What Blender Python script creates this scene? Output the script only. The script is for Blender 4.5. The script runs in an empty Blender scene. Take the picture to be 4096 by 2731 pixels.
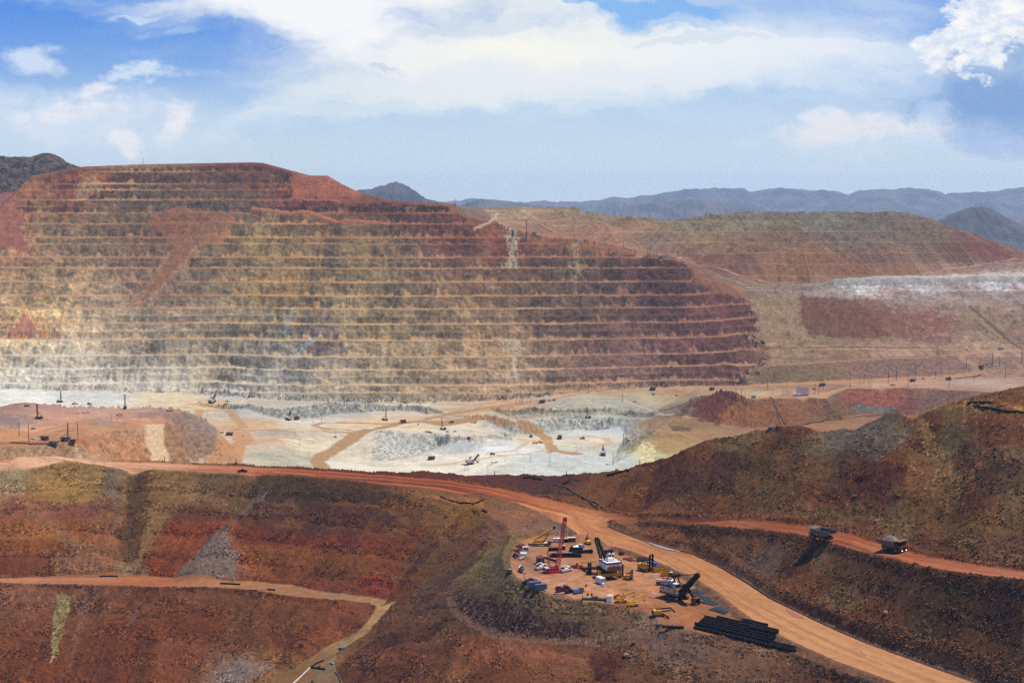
import bpy, math, random
import numpy as np
from mathutils import Vector, Matrix
from mathutils.geometry import delaunay_2d_cdt

random.seed(7)
rng = np.random.default_rng(11)
SC = bpy.context.scene
COL = SC.collection

# ------------------------------------------------------------------ camera
# Survey frame: photograph coordinates (u, v) on a 4096 x 2731 sheet, metres in the world, camera at the origin looking along +Y.
FPX, CX, CY = 5688.9, 2048.0, 1365.5
PITCH = math.atan((CY - 800.0) / FPX)
CP, SP = math.cos(PITCH), math.sin(PITCH)
cam = bpy.data.cameras.new("camera")
cam.lens, cam.sensor_width = 50.0, 36.0
cam.clip_start, cam.clip_end = 1.0, 120000.0
cam_ob = bpy.data.objects.new("camera", cam)
COL.objects.link(cam_ob)
cam_ob.rotation_euler = (math.pi / 2 - PITCH, 0, 0)
SC.camera = cam_ob

# ------------------------------------------------------------------ light
SUN_EL, SUN_AZ = math.radians(68), math.radians(82)      # azimuth clockwise from +Y
sun = bpy.data.lights.new("sun", 'SUN')
sun.energy, sun.angle, sun.color = 5.0, math.radians(0.53), (1.0, 0.93, 0.82)
sun_ob = bpy.data.objects.new("sun", sun)
COL.objects.link(sun_ob)
sdir = Vector((math.cos(SUN_EL) * math.sin(SUN_AZ), math.cos(SUN_EL) * math.cos(SUN_AZ), math.sin(SUN_EL)))
sun_ob.rotation_euler = (-sdir).to_track_quat('-Z', 'Y').to_euler()
SC.view_settings.view_transform = 'Standard'
SC.view_settings.look = 'None'
SC.view_settings.gamma = 1.0
SC.view_settings.exposure = 0.0
SC.render.engine = 'CYCLES'
SC.cycles.use_denoising = False
SC.cycles.max_bounces = 6
SC.cycles.diffuse_bounces = 2
SC.cycles.glossy_bounces = 2
SC.cycles.volume_bounces = 1
SC.cycles.use_adaptive_sampling = True
SC.cycles.adaptive_threshold = 0.01


def lin(c):
    c = np.asarray(c, float) / 255.0
    return np.where(c <= 0.04045, c / 12.92, ((c + 0.055) / 1.055) ** 2.4)


# ------------------------------------------------------------------ sky: Nishita air with procedural clouds
world = bpy.data.worlds.new("World")
SC.world = world
world.use_nodes = True
wt = world.node_tree
wt.nodes.clear()


class NB:
    """tiny builder of node maths"""
    def __init__(s, tree):
        s.t = tree

    def n(s, typ, **kw):
        nd = s.t.nodes.new(typ)
        for k, v in kw.items():
            setattr(nd, k, v)
        return nd

    def put(s, sock, v):
        if hasattr(v, 'is_output'):
            s.t.links.new(v, sock)
        else:
            sock.default_value = v

    def m(s, op, a, b=0.0, c=0.0, clamp=False):
        nd = s.n('ShaderNodeMath', operation=op, use_clamp=clamp)
        s.put(nd.inputs[0], a)
        s.put(nd.inputs[1], b)
        s.put(nd.inputs[2], c)
        return nd.outputs[0]

    def ramp(s, x, lo, hi):
        nd = s.n('ShaderNodeMapRange', interpolation_type='SMOOTHSTEP')
        s.put(nd.inputs['Value'], x)
        nd.inputs['From Min'].default_value = lo
        nd.inputs['From Max'].default_value = hi
        return nd.outputs['Result']

    def mix(s, f, a, b, typ='MIX'):
        nd = s.n('ShaderNodeMix', data_type='RGBA', blend_type=typ)
        s.put(nd.inputs[0], f)
        s.put(nd.inputs[6], a)
        s.put(nd.inputs[7], b)
        return nd.outputs[2]

    def noise(s, vec, scale, detail=4.0, rough=0.55, dist=0.0):
        nd = s.n('ShaderNodeTexNoise')
        s.put(nd.inputs['Vector'], vec)
        nd.inputs['Scale'].default_value = scale
        nd.inputs['Detail'].default_value = detail
        nd.inputs['Roughness'].default_value = rough
        nd.inputs['Distortion'].default_value = dist
        return nd.outputs['Fac']

    def comb(s, x, y, z):
        nd = s.n('ShaderNodeCombineXYZ')
        s.put(nd.inputs[0], x)
        s.put(nd.inputs[1], y)
        s.put(nd.inputs[2], z)
        return nd.outputs[0]


b = NB(wt)
sky = b.n('ShaderNodeTexSky', sky_type='NISHITA', sun_disc=False, sun_elevation=SUN_EL, sun_rotation=SUN_AZ)
sky.air_density, sky.dust_density, sky.ozone_density, sky.altitude = 1.0, 0.6, 1.6, 1500
SKY_STRENGTH = 0.10
tc = b.n('ShaderNodeTexCoord')
sep = b.n('ShaderNodeSeparateXYZ')
wt.links.new(tc.outputs['Generated'], sep.inputs[0])
dx, dy, dz = sep.outputs
den = b.m('MAXIMUM', dy, 0.12)
A = b.m('DIVIDE', dx, den)          # bearing
E = b.m('DIVIDE', dz, den)          # elevation
P0 = b.comb(A, b.m('MULTIPLY', E, 1.6), 0.0)
wn = b.n('ShaderNodeTexNoise')
b.put(wn.inputs['Vector'], P0)
wn.inputs['Scale'].default_value, wn.inputs['Detail'].default_value, wn.inputs['Roughness'].default_value = 16.0, 7.0, 0.62
wsep = b.n('ShaderNodeSeparateColor')
wt.links.new(wn.outputs['Color'], wsep.inputs[0])
A0, E0 = A, E
A = b.m('ADD', A, b.m('MULTIPLY', b.m('SUBTRACT', wsep.outputs[0], .5), .07))
E = b.m('ADD', E, b.m('MULTIPLY', b.m('SUBTRACT', wsep.outputs[1], .5), .045))
P = b.comb(A0, b.m('MULTIPLY', E0, 1.6), 0.0)
PS = b.comb(b.m('MULTIPLY', A, 0.45), b.m('MULTIPLY', E, 2.4), 3.7)
n_soft = b.noise(PS, 9.0, 6.0, 0.55, 0.4)
n_puff = b.noise(P, 26.0, 8.0, 0.60, 0.1)
n_fine = b.noise(P, 60.0, 6.0, 0.62)
n_big = b.noise(P, 5.0, 4.0, 0.5, 0.3)
k10 = lambda c: tuple(float(x) / SKY_STRENGTH for x in lin(c)) + (1.0,)


def bank(u, v, ru, rv, nz, kn, s, tilt=0.0):
    """cloud bank: soft ellipse in bearing / elevation broken by noise"""
    a0, e0, ra, re = (u - 2048) / 5689, (800 - v) / 5689, ru / 5689, rv / 5689
    x = b.m('SUBTRACT', A, a0)
    y = b.m('SUBTRACT', b.m('SUBTRACT', E, e0), b.m('MULTIPLY', x, tilt))
    q = b.m('SQRT', b.m('ADD', b.m('POWER', b.m('ABSOLUTE', b.m('DIVIDE', x, ra)), 2.0),
                        b.m('POWER', b.m('ABSOLUTE', b.m('DIVIDE', y, re)), 2.0)))
    d = b.m('ADD', b.m('SUBTRACT', 1.0, q), b.m('MULTIPLY', b.m('SUBTRACT', nz, 0.5), kn * 2.4))
    return b.ramp(d, 0.0, s)


col = sky.outputs[0]
# deep blue of the open sky, then the thin high veil
col = b.mix(0.8, col, b.mix(b.ramp(E0, 0.0, 0.15), k10((190, 220, 240)), k10((48, 132, 232))))
low = b.m('SUBTRACT', 1.0, b.ramp(E0, 0.0, 0.10))
col = b.mix(b.m('MULTIPLY', low, 0.85), col, k10((216, 229, 233)))
veil = bank(2500, 240, 2300, 640, n_soft, 0.7, 0.85)
col = b.mix(b.m('MULTIPLY', veil, 0.86), col, k10((208, 228, 244)))
vleft = bank(250, 500, 1100, 260, n_soft, 0.9, 0.8)
col = b.mix(b.m('MULTIPLY', vleft, 0.6), col, k10((214, 230, 245)))
core = bank(1950, 170, 1500, 420, n_soft, 0.75, 1.0, -0.02)
col = b.mix(b.m('MULTIPLY', core, 0.97), col, k10((255, 253, 240)))
core2 = bank(1350, 60, 640, 230, n_soft, 0.9, 0.6, -0.15)
col = b.mix(b.m('MULTIPLY', core2, 0.95), col, k10((252, 252, 252)))
core3 = bank(3150, 230, 900, 260, n_soft, 0.8, 1.0)
col = b.mix(b.m('MULTIPLY', core3, 0.75), col, k10((240, 244, 248)))
hole = bank(2650, 50, 480, 75, n_soft, 1.9, 0.6, -0.03)
col = b.mix(b.m('MULTIPLY', hole, 0.85), col, k10((112, 176, 240)))
grey = bank(2000, 330, 900, 90, n_soft, 1.6, 0.9)
col = b.mix(b.m('MULTIPLY', grey, 0.55), col, k10((226, 234, 244)))
wisp = bank(1560, 272, 90, 14, n_puff, 1.2, 0.6)
col = b.mix(b.m('MULTIPLY', wisp, 0.45), col, k10((168, 196, 226)))
wisp = bank(2780, 165, 260, 16, n_soft, 2.0, 0.6)
col = b.mix(b.m('MULTIPLY', wisp, 0.3), col, k10((180, 204, 232)))
# left fair-weather clouds
for (u, v, ru, rv, kn, op, c) in ((130, 245, 190, 62, 1.4, .65, (238, 245, 252)), (560, 300, 300, 46, 1.8, .75, (232, 242, 251)),
                                  (330, 480, 560, 150, 1.5, .75, (226, 234, 244)), (760, 560, 300, 170, 1.6, .55, (222, 232, 244)),
                                  (600, 75, 120, 16, 1.6, .7, (210, 230, 250)), (720, 140, 150, 26, 1.8, .35, (200, 225, 250))):
    col = b.mix(b.m('MULTIPLY', bank(u, v, ru, rv, n_puff, kn * .9, 1.0), op), col, k10(c))
for (u, v, ru, rv, kn) in ((420, 350, 130, 50, 1.3), (330, 430, 240, 70, 1.7), (720, 440, 100, 58, 1.5), (540, 560, 70, 80, 1.7), (700, 500, 100, 70, 1.7)):
    col = b.mix(b.m('MULTIPLY', bank(u, v, ru, rv, n_puff, kn * .9, 1.0), 0.72), col, k10((252, 248, 246)))
# right low cumulus line
for (u, v, ru, rv, op, c) in ((3450, 580, 620, 130, .55, (224, 232, 242)), (3330, 540, 330, 75, .8, (244, 240, 240)), (3260, 475, 130, 48, .75, (236, 240, 246)),
                              (3600, 520, 260, 90, .6, (240, 238, 240)), (3830, 470, 260, 120, .65, (222, 232, 246))):
    col = b.mix(b.m('MULTIPLY', bank(u, v, ru, rv, n_puff, 1.2, 0.9), op), col, k10(c))
# big cumulus on the right: shaded base, sunlit top
tw = bank(4120, 310, 520, 330, n_puff, 0.55, 0.3, 0.15)
col = b.mix(tw, col, b.mix(b.ramp(n_puff, 0.35, 0.7), k10((150, 180, 218)), k10((182, 204, 234))))
rim = b.m('MULTIPLY', b.m('MULTIPLY', b.m('MULTIPLY', tw, b.m('SUBTRACT', 1.0, tw)), 2.6), b.ramp(E0, .075, .10))
col = b.mix(b.m('MINIMUM', rim, .8), col, k10((246, 248, 252)))
base = bank(4020, 400, 430, 150, n_puff, 0.6, 0.6)
col = b.mix(b.m('MULTIPLY', base, 0.85), col, k10((124, 162, 214)))
for (u, v, ru, rv) in ((3800, 190, 170, 95), (4010, 120, 240, 120), (3920, 40, 190, 70)):
    lit = bank(u, v, ru, rv, n_puff, 1.5, 0.35, 0.3)
    shade = b.ramp(n_fine, 0.36, 0.62)
    col = b.mix(b.m('MULTIPLY', lit, 0.93), col, b.mix(shade, k10((214, 226, 246)), k10((255, 254, 250))))
bg = b.n('ShaderNodeBackground')
wt.links.new(col, bg.inputs['Color'])
bg.inputs['Strength'].default_value = SKY_STRENGTH
wo = b.n('ShaderNodeOutputWorld')
wt.links.new(bg.outputs[0], wo.inputs['Surface'])
world.cycles.sampling_method = 'MANUAL'
world.cycles.sample_map_resolution = 512

# ------------------------------------------------------------------ tileable noise fields
def tile(n, beta, seed, lo=1.0):
    r = np.random.default_rng(seed)
    w = np.fft.rfft2(r.standard_normal((n, n)))
    fy = np.fft.fftfreq(n)[:, None] * n
    fx = np.fft.rfftfreq(n)[None, :] * n
    k = np.sqrt(fx * fx + fy * fy)
    k[0, 0] = 1.0
    amp = np.where(k < lo, 0.0, k ** (-beta / 2.0))
    amp[0, 0] = 0
    t = np.fft.irfft2(w * amp, s=(n, n))
    t = t / t.std()
    return t.astype(np.float32)


T_F = [tile(1024, 2.6, s, 6.0) for s in (1, 2, 3)]      # fractal
T_W = tile(1024, 0.6, 9, 40.0)                          # near-white speckle
T_S = tile(512, 3.2, 5, 4.0)                            # smooth


def smp(t, x, y):
    """bilinear lookup of a periodic tile, one tile unit per cell"""
    n = t.shape[0]
    x0 = np.floor(x)
    y0 = np.floor(y)
    fx = (x - x0).astype(np.float32)
    fy = (y - y0).astype(np.float32)
    i = np.mod(x0, n).astype(np.int32)
    j = np.mod(y0, n).astype(np.int32)
    i1 = np.where(i + 1 == n, 0, i + 1)
    j1 = np.where(j + 1 == n, 0, j + 1)
    a = t[j, i] * (1 - fx) + t[j, i1] * fx
    c = t[j1, i] * (1 - fx) + t[j1, i1] * fx
    return a * (1 - fy) + c * fy


def fbm(k, x, y, wavelength):
    """fractal noise, coarsest features about one wavelength (m), std about 1"""
    s = (1024 / 6.0) / wavelength * 0.5
    return smp(T_F[k], x * s + 31 * k, y * s + 17 * k)


def white(x, y, cell):
    return smp(T_W, x / cell, y / cell)


def sstep(x, a, c):
    t = np.clip((x - a) / (c - a), 0, 1)
    return t * t * (3 - 2 * t)


def hsh(*a):
    h = np.zeros_like(np.asarray(a[0], np.float64))
    for i, q in enumerate(a):
        h = h + np.asarray(q, np.float64) * (12.9898, 78.233, 37.719)[i]
    h = np.sin(h) * 43758.5453
    return h - np.floor(h)
# ------------------------------------------------------------------ survey lines of the ground
def mv(v):
    return (FPX * SP + (v - CY) * CP) / (FPX * CP - (v - CY) * SP)      # fall of the sight line per metre forward


def denv(v):
    return FPX * CP - (v - CY) * SP


class Line:
    def __init__(s, uv, y, z):
        s.u = np.array([p[0] for p in uv], float)
        s.v = np.array([p[1] for p in uv], float)
        s.y = np.array(y, float)
        s.z = np.array(z, float)
        s.x = (s.u - CX) / denv(s.v) * s.y

    def at(s, u):
        o = np.argsort(s.u)
        return np.interp(u, s.u[o], s.y[o]), np.interp(u, s.u[o], s.z[o])

    def pts(s):
        return list(zip(s.x, s.y, s.z))


def LZ(*p, z=None):
    zz = [q[2] if len(q) > 2 else z for q in p]
    if any(q is None for q in zz):
        k = [i for i, q in enumerate(zz) if q is not None]
        zz = np.interp(range(len(zz)), k, [zz[i] for i in k])
    return Line([q[:2] for q in p], [-a / mv(q[1]) for a, q in zip(zz, p)], zz)


def LD(*p, d=None):
    dd = [q[2] if len(q) > 2 else d for q in p]
    if any(q is None for q in dd):
        k = [i for i, q in enumerate(dd) if q is not None]
        dd = np.interp(range(len(dd)), k, [dd[i] for i in k])
    return Line([q[:2] for q in p], dd, [-a * mv(q[1]) for a, q in zip(dd, p)])


def LR(L, slope, *p):
    """line reached from line L by ground of the given slope (rise per metre away from the camera)"""
    yy, zz = [], []
    for q in p:
        t = q[2] if len(q) > 2 else slope
        y0, z0 = L.at(q[0])
        m = mv(q[1])
        y = (z0 - t * y0) / (-m - t)
        yy.append(float(y))
        zz.append(float(-m * y))
    return Line([q[:2] for q in p], yy, zz)


def LH(*p):
    """hidden line: (u bearing, y, z)"""
    L = Line([(q[0], 800) for q in p], [q[1] for q in p], [q[2] for q in p])
    L.x = (L.u - CX) / FPX * L.y
    return L


LN = {}
# --- foreground: haul road on the ridge, basin, repair yard, right hill
LN['RAF'] = RAF = LZ((-600, 1849, -205), (0, 1848), (222, 1845), (472, 1846), (613, 1850), (802, 1860), (1000, 1866), (1330, 1885), (1566, 1902, -205), (1802, 1922, -208),
    (2000, 1955, -211), (2166, 1992, -214), (2310, 2028, -217), (2420, 2048, -218), (2553, 2062, -216), (2719, 2073, -210), (2940, 2076, -203), (3161, 2097, -197),
    (3300, 2111, -193), (3450, 2147, -191), (3735, 2232, -186), (3905, 2263, -183), (4096, 2286, -180), (4700, 2340, -174))
LN['RAN'] = RAN = LZ((-600, 1886, -205), (0, 1888), (102, 1885), (273, 1869), (415, 1868), (625, 1877), (852, 1891), (1000, 1897), (1170, 1902), (1398, 1922), (1568, 1942, -205),
    (1739, 1956, -207.5), (1909, 1975, -210), (2000, 1992, -212), (2072, 2012, -213), (2149, 2045, -215), (2210, 2078, -216), (2265, 2100, -218), (2332, 2133, -221), (2387, 2156, -224))
LN['BC'] = BC = LR(RAF, .35, (-600, 1839), (0, 1838), (222, 1837), (472, 1839), (613, 1843), (802, 1853), (1000, 1856), (1330, 1875), (1566, 1885), (1755, 1889, .15), (1873, 1897, .12),
    (1991, 1906, .08), (2094, 1900, .06), (2189, 1906, .06), (2344, 1904, .08), (2378, 1891, .12), (2434, 1883, .2), (2519, 1873, .28), (2566, 1857, .32), (2637, 1829, .38), (2708, 1807, .4),
    (2765, 1791, .42), (2821, 1767, .43), (2849, 1755, .43), (2897, 1753, .43), (2944, 1739, .43), (3015, 1715, .44), (3067, 1714, .44), (3138, 1700, .45), (3279, 1688, .46), (3374, 1660, .48),
    (3411, 1667, .48), (3609, 1640, .5), (3704, 1617, .5), (3770, 1609, .5), (3978, 1600, .52), (4034, 1573, .54), (4096, 1547, .55), (4700, 1440, .58))
LN['BK'] = LH(*[(u, y + 110 + 0.2 * max(0, z + 200), z - 150) for u, y, z in zip(BC.u, BC.y, BC.z)])
LN['BB'] = LH((-900, 1560, -520), (2000, 1560, -520), (5000, 1560, -520))
LN['BBF'] = BBF = LZ((-600, 2322, -264), (0, 2314, -264), (227, 2303), (511, 2294, -263), (682, 2311), (909, 2323), (1000, 2323), (1170, 2340, -261), (1318, 2371), (1477, 2382), (1585, 2396, -259))
LN['BBN'] = BBN = LZ((-600, 2342, -265), (0, 2334, -265), (341, 2341), (625, 2349), (852, 2352, -264), (1023, 2364), (1170, 2388), (1341, 2403, -262), (1477, 2409), (1506, 2426, -262))
LN['GL'] = LZ((1506, 2426, -262), (1477, 2476, -266), (1437, 2522, -270), (1364, 2556, -276), (1284, 2601, -280), (1210, 2652, -286), (1159, 2681, -290), (1114, 2709, -294), (1000, 2790, -303), (800, 2890, -313))
LN['GR'] = LZ((1585, 2396, -259), (1551, 2437, -263), (1511, 2482, -267), (1472, 2530, -270.5), (1449, 2545, -271.5), (1392, 2584, -275), (1341, 2618, -278), (1335, 2652, -280), (1347, 2692, -282),
    (1369, 2726, -284), (1420, 2830, -290))
LN['FB'] = LR(BBN, .72, (-600, 2900), (0, 2900), (341, 2900), (560, 2900))
LN['FC'] = FC = LZ((1640, 1952, -206.3), (1720, 1974, -208.5), (1818, 2010, -212), (1898, 2030, -213), (1960, 2062, -216), (2030, 2107, -218.5), (2040, 2164, -219.5), (2006, 2235, -220), (2020, 2300, -221.5),
    (2056, 2347, -222), (2100, 2361, -222.5), (2166, 2382, -223), (2221, 2387, -223.5), (2332, 2401, -223.8), (2420, 2409, -224), (2497, 2428), (2553, 2439), (2619, 2460, -224.3), (2640, 2492, -224.6),
    (2680, 2514, -225), (2757, 2523, -225), (2884, 2542), (3050, 2580), (3161, 2609), (3300, 2666), (3473, 2726), (3620, 2800, -225))
LN['YB'] = LZ((2062, 2194, -223.2), (2138, 2152, -223.6), (2249, 2148, -224), (2332, 2149, -224), (2387, 2156, -224))
LN['YL'] = LZ((2062, 2194, -223.2), (2042, 2240, -223.4), (2046, 2300, -223.6), (2080, 2338, -223.8), (2120, 2352, -223.9))
LN['R2L'] = LZ((2387, 2156, -224), (2470, 2194), (2553, 2219), (2663, 2266), (2774, 2316), (2862, 2371), (2940, 2437), (2995, 2476), (3078, 2526), (3172, 2572), (3337, 2647), (3473, 2694), (3564, 2728), (3700, 2790, -224))
LN['R2R'] = R2R = LZ((2430, 2101, -222), (2497, 2130, -223), (2580, 2161, -224), (2691, 2194), (2774, 2214), (2884, 2267), (2995, 2333), (3078, 2389), (3161, 2429), (3300, 2496), (3450, 2562), (3621, 2625), (3791, 2687),
    (3916, 2732), (4080, 2800, -224))
LN['UN'] = UN = LZ((2440, 2086, -220.5), (2553, 2087, -219), (2719, 2097, -213), (2940, 2114, -205), (3161, 2136, -198), (3252, 2160, -195), (3337, 2181, -193), (3450, 2215, -191), (3564, 2243, -189), (3735, 2280, -186),
    (3905, 2303, -183), (4096, 2323, -180), (4700, 2380, -174))
LN['DT'] = LZ((1795, 2385, -240), (1818, 2442, -242), (1886, 2502, -243), (2000, 2545, -243), (2221, 2565, -242), (2360, 2565, -240), (2470, 2543, -235), (2580, 2505, -228))
LN['SB'] = LZ((1420, 2880, -294), (1700, 2880, -276), (2000, 2880, -267), (2360, 2880, -262), (2600, 2880, -257), (2900, 2880, -250), (3200, 2880, -246), (3420, 2880, -241), (3640, 2880, -232))
LN['SR'] = LZ((4160, 2880, -226), (4700, 2880, -216))
# --- left mound between the ridge and the pit
LN['LMF'] = LMF = LZ((-700, 1776, -368), (0, 1781, -370), (87, 1783), (195, 1781), (239, 1772), (325, 1762, -371), (430, 1729, -372), (520, 1713), (585, 1704), (655, 1701, -372))
LN['LMT'] = LR(LMF, .66, (-700, 1885), (0, 1888), (195, 1888), (325, 1886), (430, 1882), (520, 1866), (600, 1856, .12), (700, 1858, .11))
LN['LS'] = LS = LZ((637, 1629, -370), (672, 1636, -372), (742, 1650, -376), (801, 1671, -386), (859, 1708, -400), (883, 1755, -413), (894, 1783, -422), (883, 1792, -426), (801, 1838, -438), (770, 1872, -446))
LN['LB'] = LB = LZ((-700, 1641, -372), (0, 1638, -372), (87, 1627, -370), (130, 1622, -368), (217, 1621, -368), (282, 1629, -370), (500, 1633, -371), (637, 1629, -370))
LN['LBB'] = LH((-700, 2680, -450), (0, 2660, -452), (300, 2660, -455), (600, 2690, -456), (780, 2720, -460), (900, 2660, -466), (950, 2560, -472), (945, 2440, -476), (880, 2280, -486), (700, 2080, -490))
# --- pit floor
LN['WT'] = WT = LZ((-700, 1548, -432), (0, 1552, -432), (300, 1562), (500, 1566), (800, 1571, -444), (1000, 1590), (1200, 1601), (1400, 1607, -455), (1700, 1607, -455), (2000, 1598, -449), (2200, 1583), (2400, 1563, -439), (2600, 1549, -436),
    (2800, 1543), (2950, 1539, -432))
LN['FL0'] = LZ((-700, 1612, -449), (0, 1614, -450), (400, 1614, -452), (760, 1612, -453))
LN['F2T'] = F2T = LZ((900, 1641, -462), (1012, 1670, -468), (1140, 1677, -470), (1199, 1675), (1281, 1668), (1398, 1653), (1514, 1645), (1664, 1645, -470), (1710, 1656, -470))
LN['F2C'] = LR(F2T, .9, (905, 1624), (1012, 1650), (1117, 1639), (1187, 1629), (1327, 1617), (1468, 1616), (1550, 1622), (1664, 1622), (1720, 1634))
LN['RD'] = RD = LZ((1640, 1688, -470), (1790, 1656, -463), (1944, 1633, -456), (2170, 1604, -448), (2400, 1575, -442), (2600, 1558, -437.5), (2800, 1550, -433), (3000, 1545, -430), (3300, 1532, -426), (3500, 1522, -423), (3800, 1508, -420),
    (4000, 1510, -420), (4700, 1500, -418))
LN['BT1'] = BT1 = LZ((1480, 1845, -496), (1617, 1840), (1687, 1814), (1757, 1801), (1851, 1803), (1898, 1805), (1968, 1797), (2038, 1783), (2062, 1742), (2167, 1734), (2237, 1722), (2377, 1720), (2494, 1724, -496))
LN['BC1'] = BC1 = LZ((1500, 1733, -471), (1547, 1731, -470), (1734, 1740, -470), (1781, 1749), (1851, 1761), (1886, 1766), (1921, 1770), (1968, 1754), (1995, 1735, -473))
LN['BC2'] = BC2 = LR(BT1, .8, (2062, 1704), (2100, 1682), (2214, 1677), (2354, 1677), (2480, 1690))
LN['T2T'] = T2T = LR(BC2, .04, (2062, 1674), (2260, 1665), (2424, 1667), (2590, 1671))
LN['T2C'] = LR(T2T, 1.0, (2058, 1644), (2143, 1634), (2260, 1643), (2400, 1645), (2590, 1652))
LN['SPR'] = LZ((2600, 1722, -456), (2640, 1713, -455), (2740, 1663, -452), (2880, 1696, -462), (3000, 1719, -470), (3300, 1760, -480))
LN['SPN'] = LZ((2600, 1722, -456), (2570, 1763, -470), (2545, 1802, -481), (2515, 1866, -496))
LN['SPT'] = LZ((2720, 1890, -502), (3000, 1890, -502), (3400, 1890, -502))
LN['SPF'] = LZ((2440, 1872, -496), (2468, 1806, -496), (2494, 1760, -496), (2494, 1724, -496))
LN['BF'] = BF = LZ((2790, 1601, -434), (2830, 1599, -432), (3000, 1599, -430), (3200, 1593, -430), (3300, 1580, -428), (3370, 1557, -426), (3500, 1549, -425), (3700, 1552, -425), (3850, 1562, -424.5), (4096, 1572, -424), (4700, 1585, -424))
LN['BFT'] = LR(BF, .55, (2960, 1712), (3200, 1708), (3370, 1660), (3500, 1655), (3700, 1665), (4096, 1690), (4700, 1700))
LN['PB'] = LH((-900, 1980, -480), (900, 1950, -500), (1500, 2400, -498), (2100, 2400, -498), (2300, 2350, -500), (2900, 2300, -505), (5000, 2300, -505))
# --- right side: rising dumps
LN['L1'] = L1 = LR(RD, .5, (2960, 1481), (3100, 1463), (3300, 1441), (3500, 1429), (3700, 1421), (3850, 1426), (4096, 1427), (4700, 1427))
LN['L2'] = L2 = LR(L1, .25, (2950, 1421), (3100, 1406), (3300, 1401), (3500, 1396), (3800, 1389), (4096, 1391), (4700, 1391))
LN['L3'] = L3 = LR(L2, .3, (2980, 1371), (3100, 1361), (3300, 1353), (3600, 1361), (3900, 1372), (4096, 1378), (4700, 1378))
LN['L4'] = L4 = LR(L3, .7, (3010, 1196), (3100, 1181), (3200, 1177), (3300, 1186), (3500, 1196), (3700, 1211), (3900, 1223), (4096, 1241), (4700, 1262))
LN['L5'] = L5 = LR(L4, .5, (3040, 1170), (3180, 1151), (3290, 1141), (3400, 1148), (3650, 1141), (3800, 1134), (4096, 1129), (4700, 1124))
LN['L6'] = L6 = LR(L5, .75, (3290, 1136), (3340, 1119), (3400, 1114), (3700, 1107), (4096, 1099), (4700, 1092))
LN['R1B'] = R1B = LD((2600, 1003, 3960), (2750, 1022, 3935), (2900, 1066, 3905), (3100, 1126, 3870), (3290, 1129, 3860), (3500, 1103, 3885), (3650, 1091, 3905), (3900, 1062, 3985), (4096, 1014, 4150), (4700, 1004, 4200))
LN['R1C'] = LR(R1B, .55, (2705, 876), (2850, 856), (3000, 849), (3550, 844), (3600, 866), (3710, 868), (3760, 895), (3800, 900), (3840, 928), (3900, 950), (3960, 984), (4010, 986), (4050, 1000), (4096, 1006), (4700, 998))
LN['R2C'] = LD((1860, 827, 4120), (1950, 829), (2100, 825), (2300, 827), (2330, 845), (2400, 853), (2550, 868), (2640, 876, 4115))
LN['R2B'] = LD((2010, 889, 3860), (2150, 922), (2300, 942), (2500, 976, 3905))
LN['WC'] = WC = LD((-700, 800, 3990), (0, 776, 3985), (60, 766), (130, 703, 3965), (320, 667), (560, 657, 3950), (1000, 649), (1050, 651, 3950), (1240, 702, 3900), (1310, 702), (1370, 737), (1440, 773, 3850), (1560, 802), (1790, 813, 3790),
    (1870, 866), (2000, 897, 3755), (2050, 915), (2190, 950, 3720), (2300, 956), (2500, 990, 3680), (2540, 1014), (2700, 1028, 3640), (2790, 1062, 3665), (2850, 1112, 3690), (2960, 1142, 3722))
wb = [(u, y + 220, z - 8 - 82 * min(1, max(0, (1600 - u) / 300))) for u, y, z in zip(WC.u, WC.y, WC.z) if u < 1800]
LN['WB'] = LH(*wb)
LN['RB'] = LH((1860, 4500, -120), (2600, 4500, -190), (3000, 4600, -170), (3550, 4600, -170), (4000, 4550, -230), (4700, 4500, -230))
LN['END'] = LH((-1200, 5600, -260), (2000, 5600, -330), (5300, 5600, -330))
LN['L0'] = LH((-1000, 560, -330), (-1000, 1000, -300), (-1000, 1560, -520), (-1000, 2300, -440), (-1000, 3300, -432), (-1000, 4000, 10), (-1200, 5600, -260))
LN['L9'] = LH((5100, 560, -235), (5100, 1000, -190), (5100, 1560, -520), (5100, 2300, -505), (5100, 3300, -425), (5100, 4200, -170), (5300, 5600, -330))
LN['N0'] = LH((-1000, 560, -330), (1000, 560, -330), (2000, 560, -320), (3600, 560, -250), (5100, 560, -235))

# --- constrained triangulation of the survey
V2, VZ, ED, key = [], [], [], {}
for nm, L in LN.items():
    prev = None
    for x, y, z in L.pts():
        k = (round(x, 1), round(y, 1))
        if k not in key:
            key[k] = len(V2)
            V2.append(Vector((x, y)))
            VZ.append(z)
        i = key[k]
        if prev is not None and prev != i:
            ED.append((prev, i))
        prev = i
rv, re_, rf, ov, oe, of_ = delaunay_2d_cdt(V2, ED, [], 0, 0.01)
rz = np.full(len(rv), np.nan)
for i, o in enumerate(ov):
    if len(o):
        rz[i] = VZ[o[0]]
bad = np.where(np.isnan(rz))[0]
P2 = np.array([tuple(q) for q in rv])
if len(bad):
    PV = np.array([tuple(q) for q in V2])
    for i in bad:
        # a crossing of two lines: height from the original edges through it
        best = []
        for (a, c) in ED:
            pa, pc = PV[a], PV[c]
            d = pc - pa
            t = np.dot(P2[i] - pa, d) / (np.dot(d, d) + 1e-9)
            if -.001 <= t <= 1.001 and np.linalg.norm(pa + t * d - P2[i]) < 0.2:
                best.append(VZ[a] + t * (VZ[c] - VZ[a]))
        rz[i] = np.mean(best) if best else -300
    print("survey crossings:", [(int((x / y * FPX) + CX), int(y)) for x, y in P2[bad]])

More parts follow.
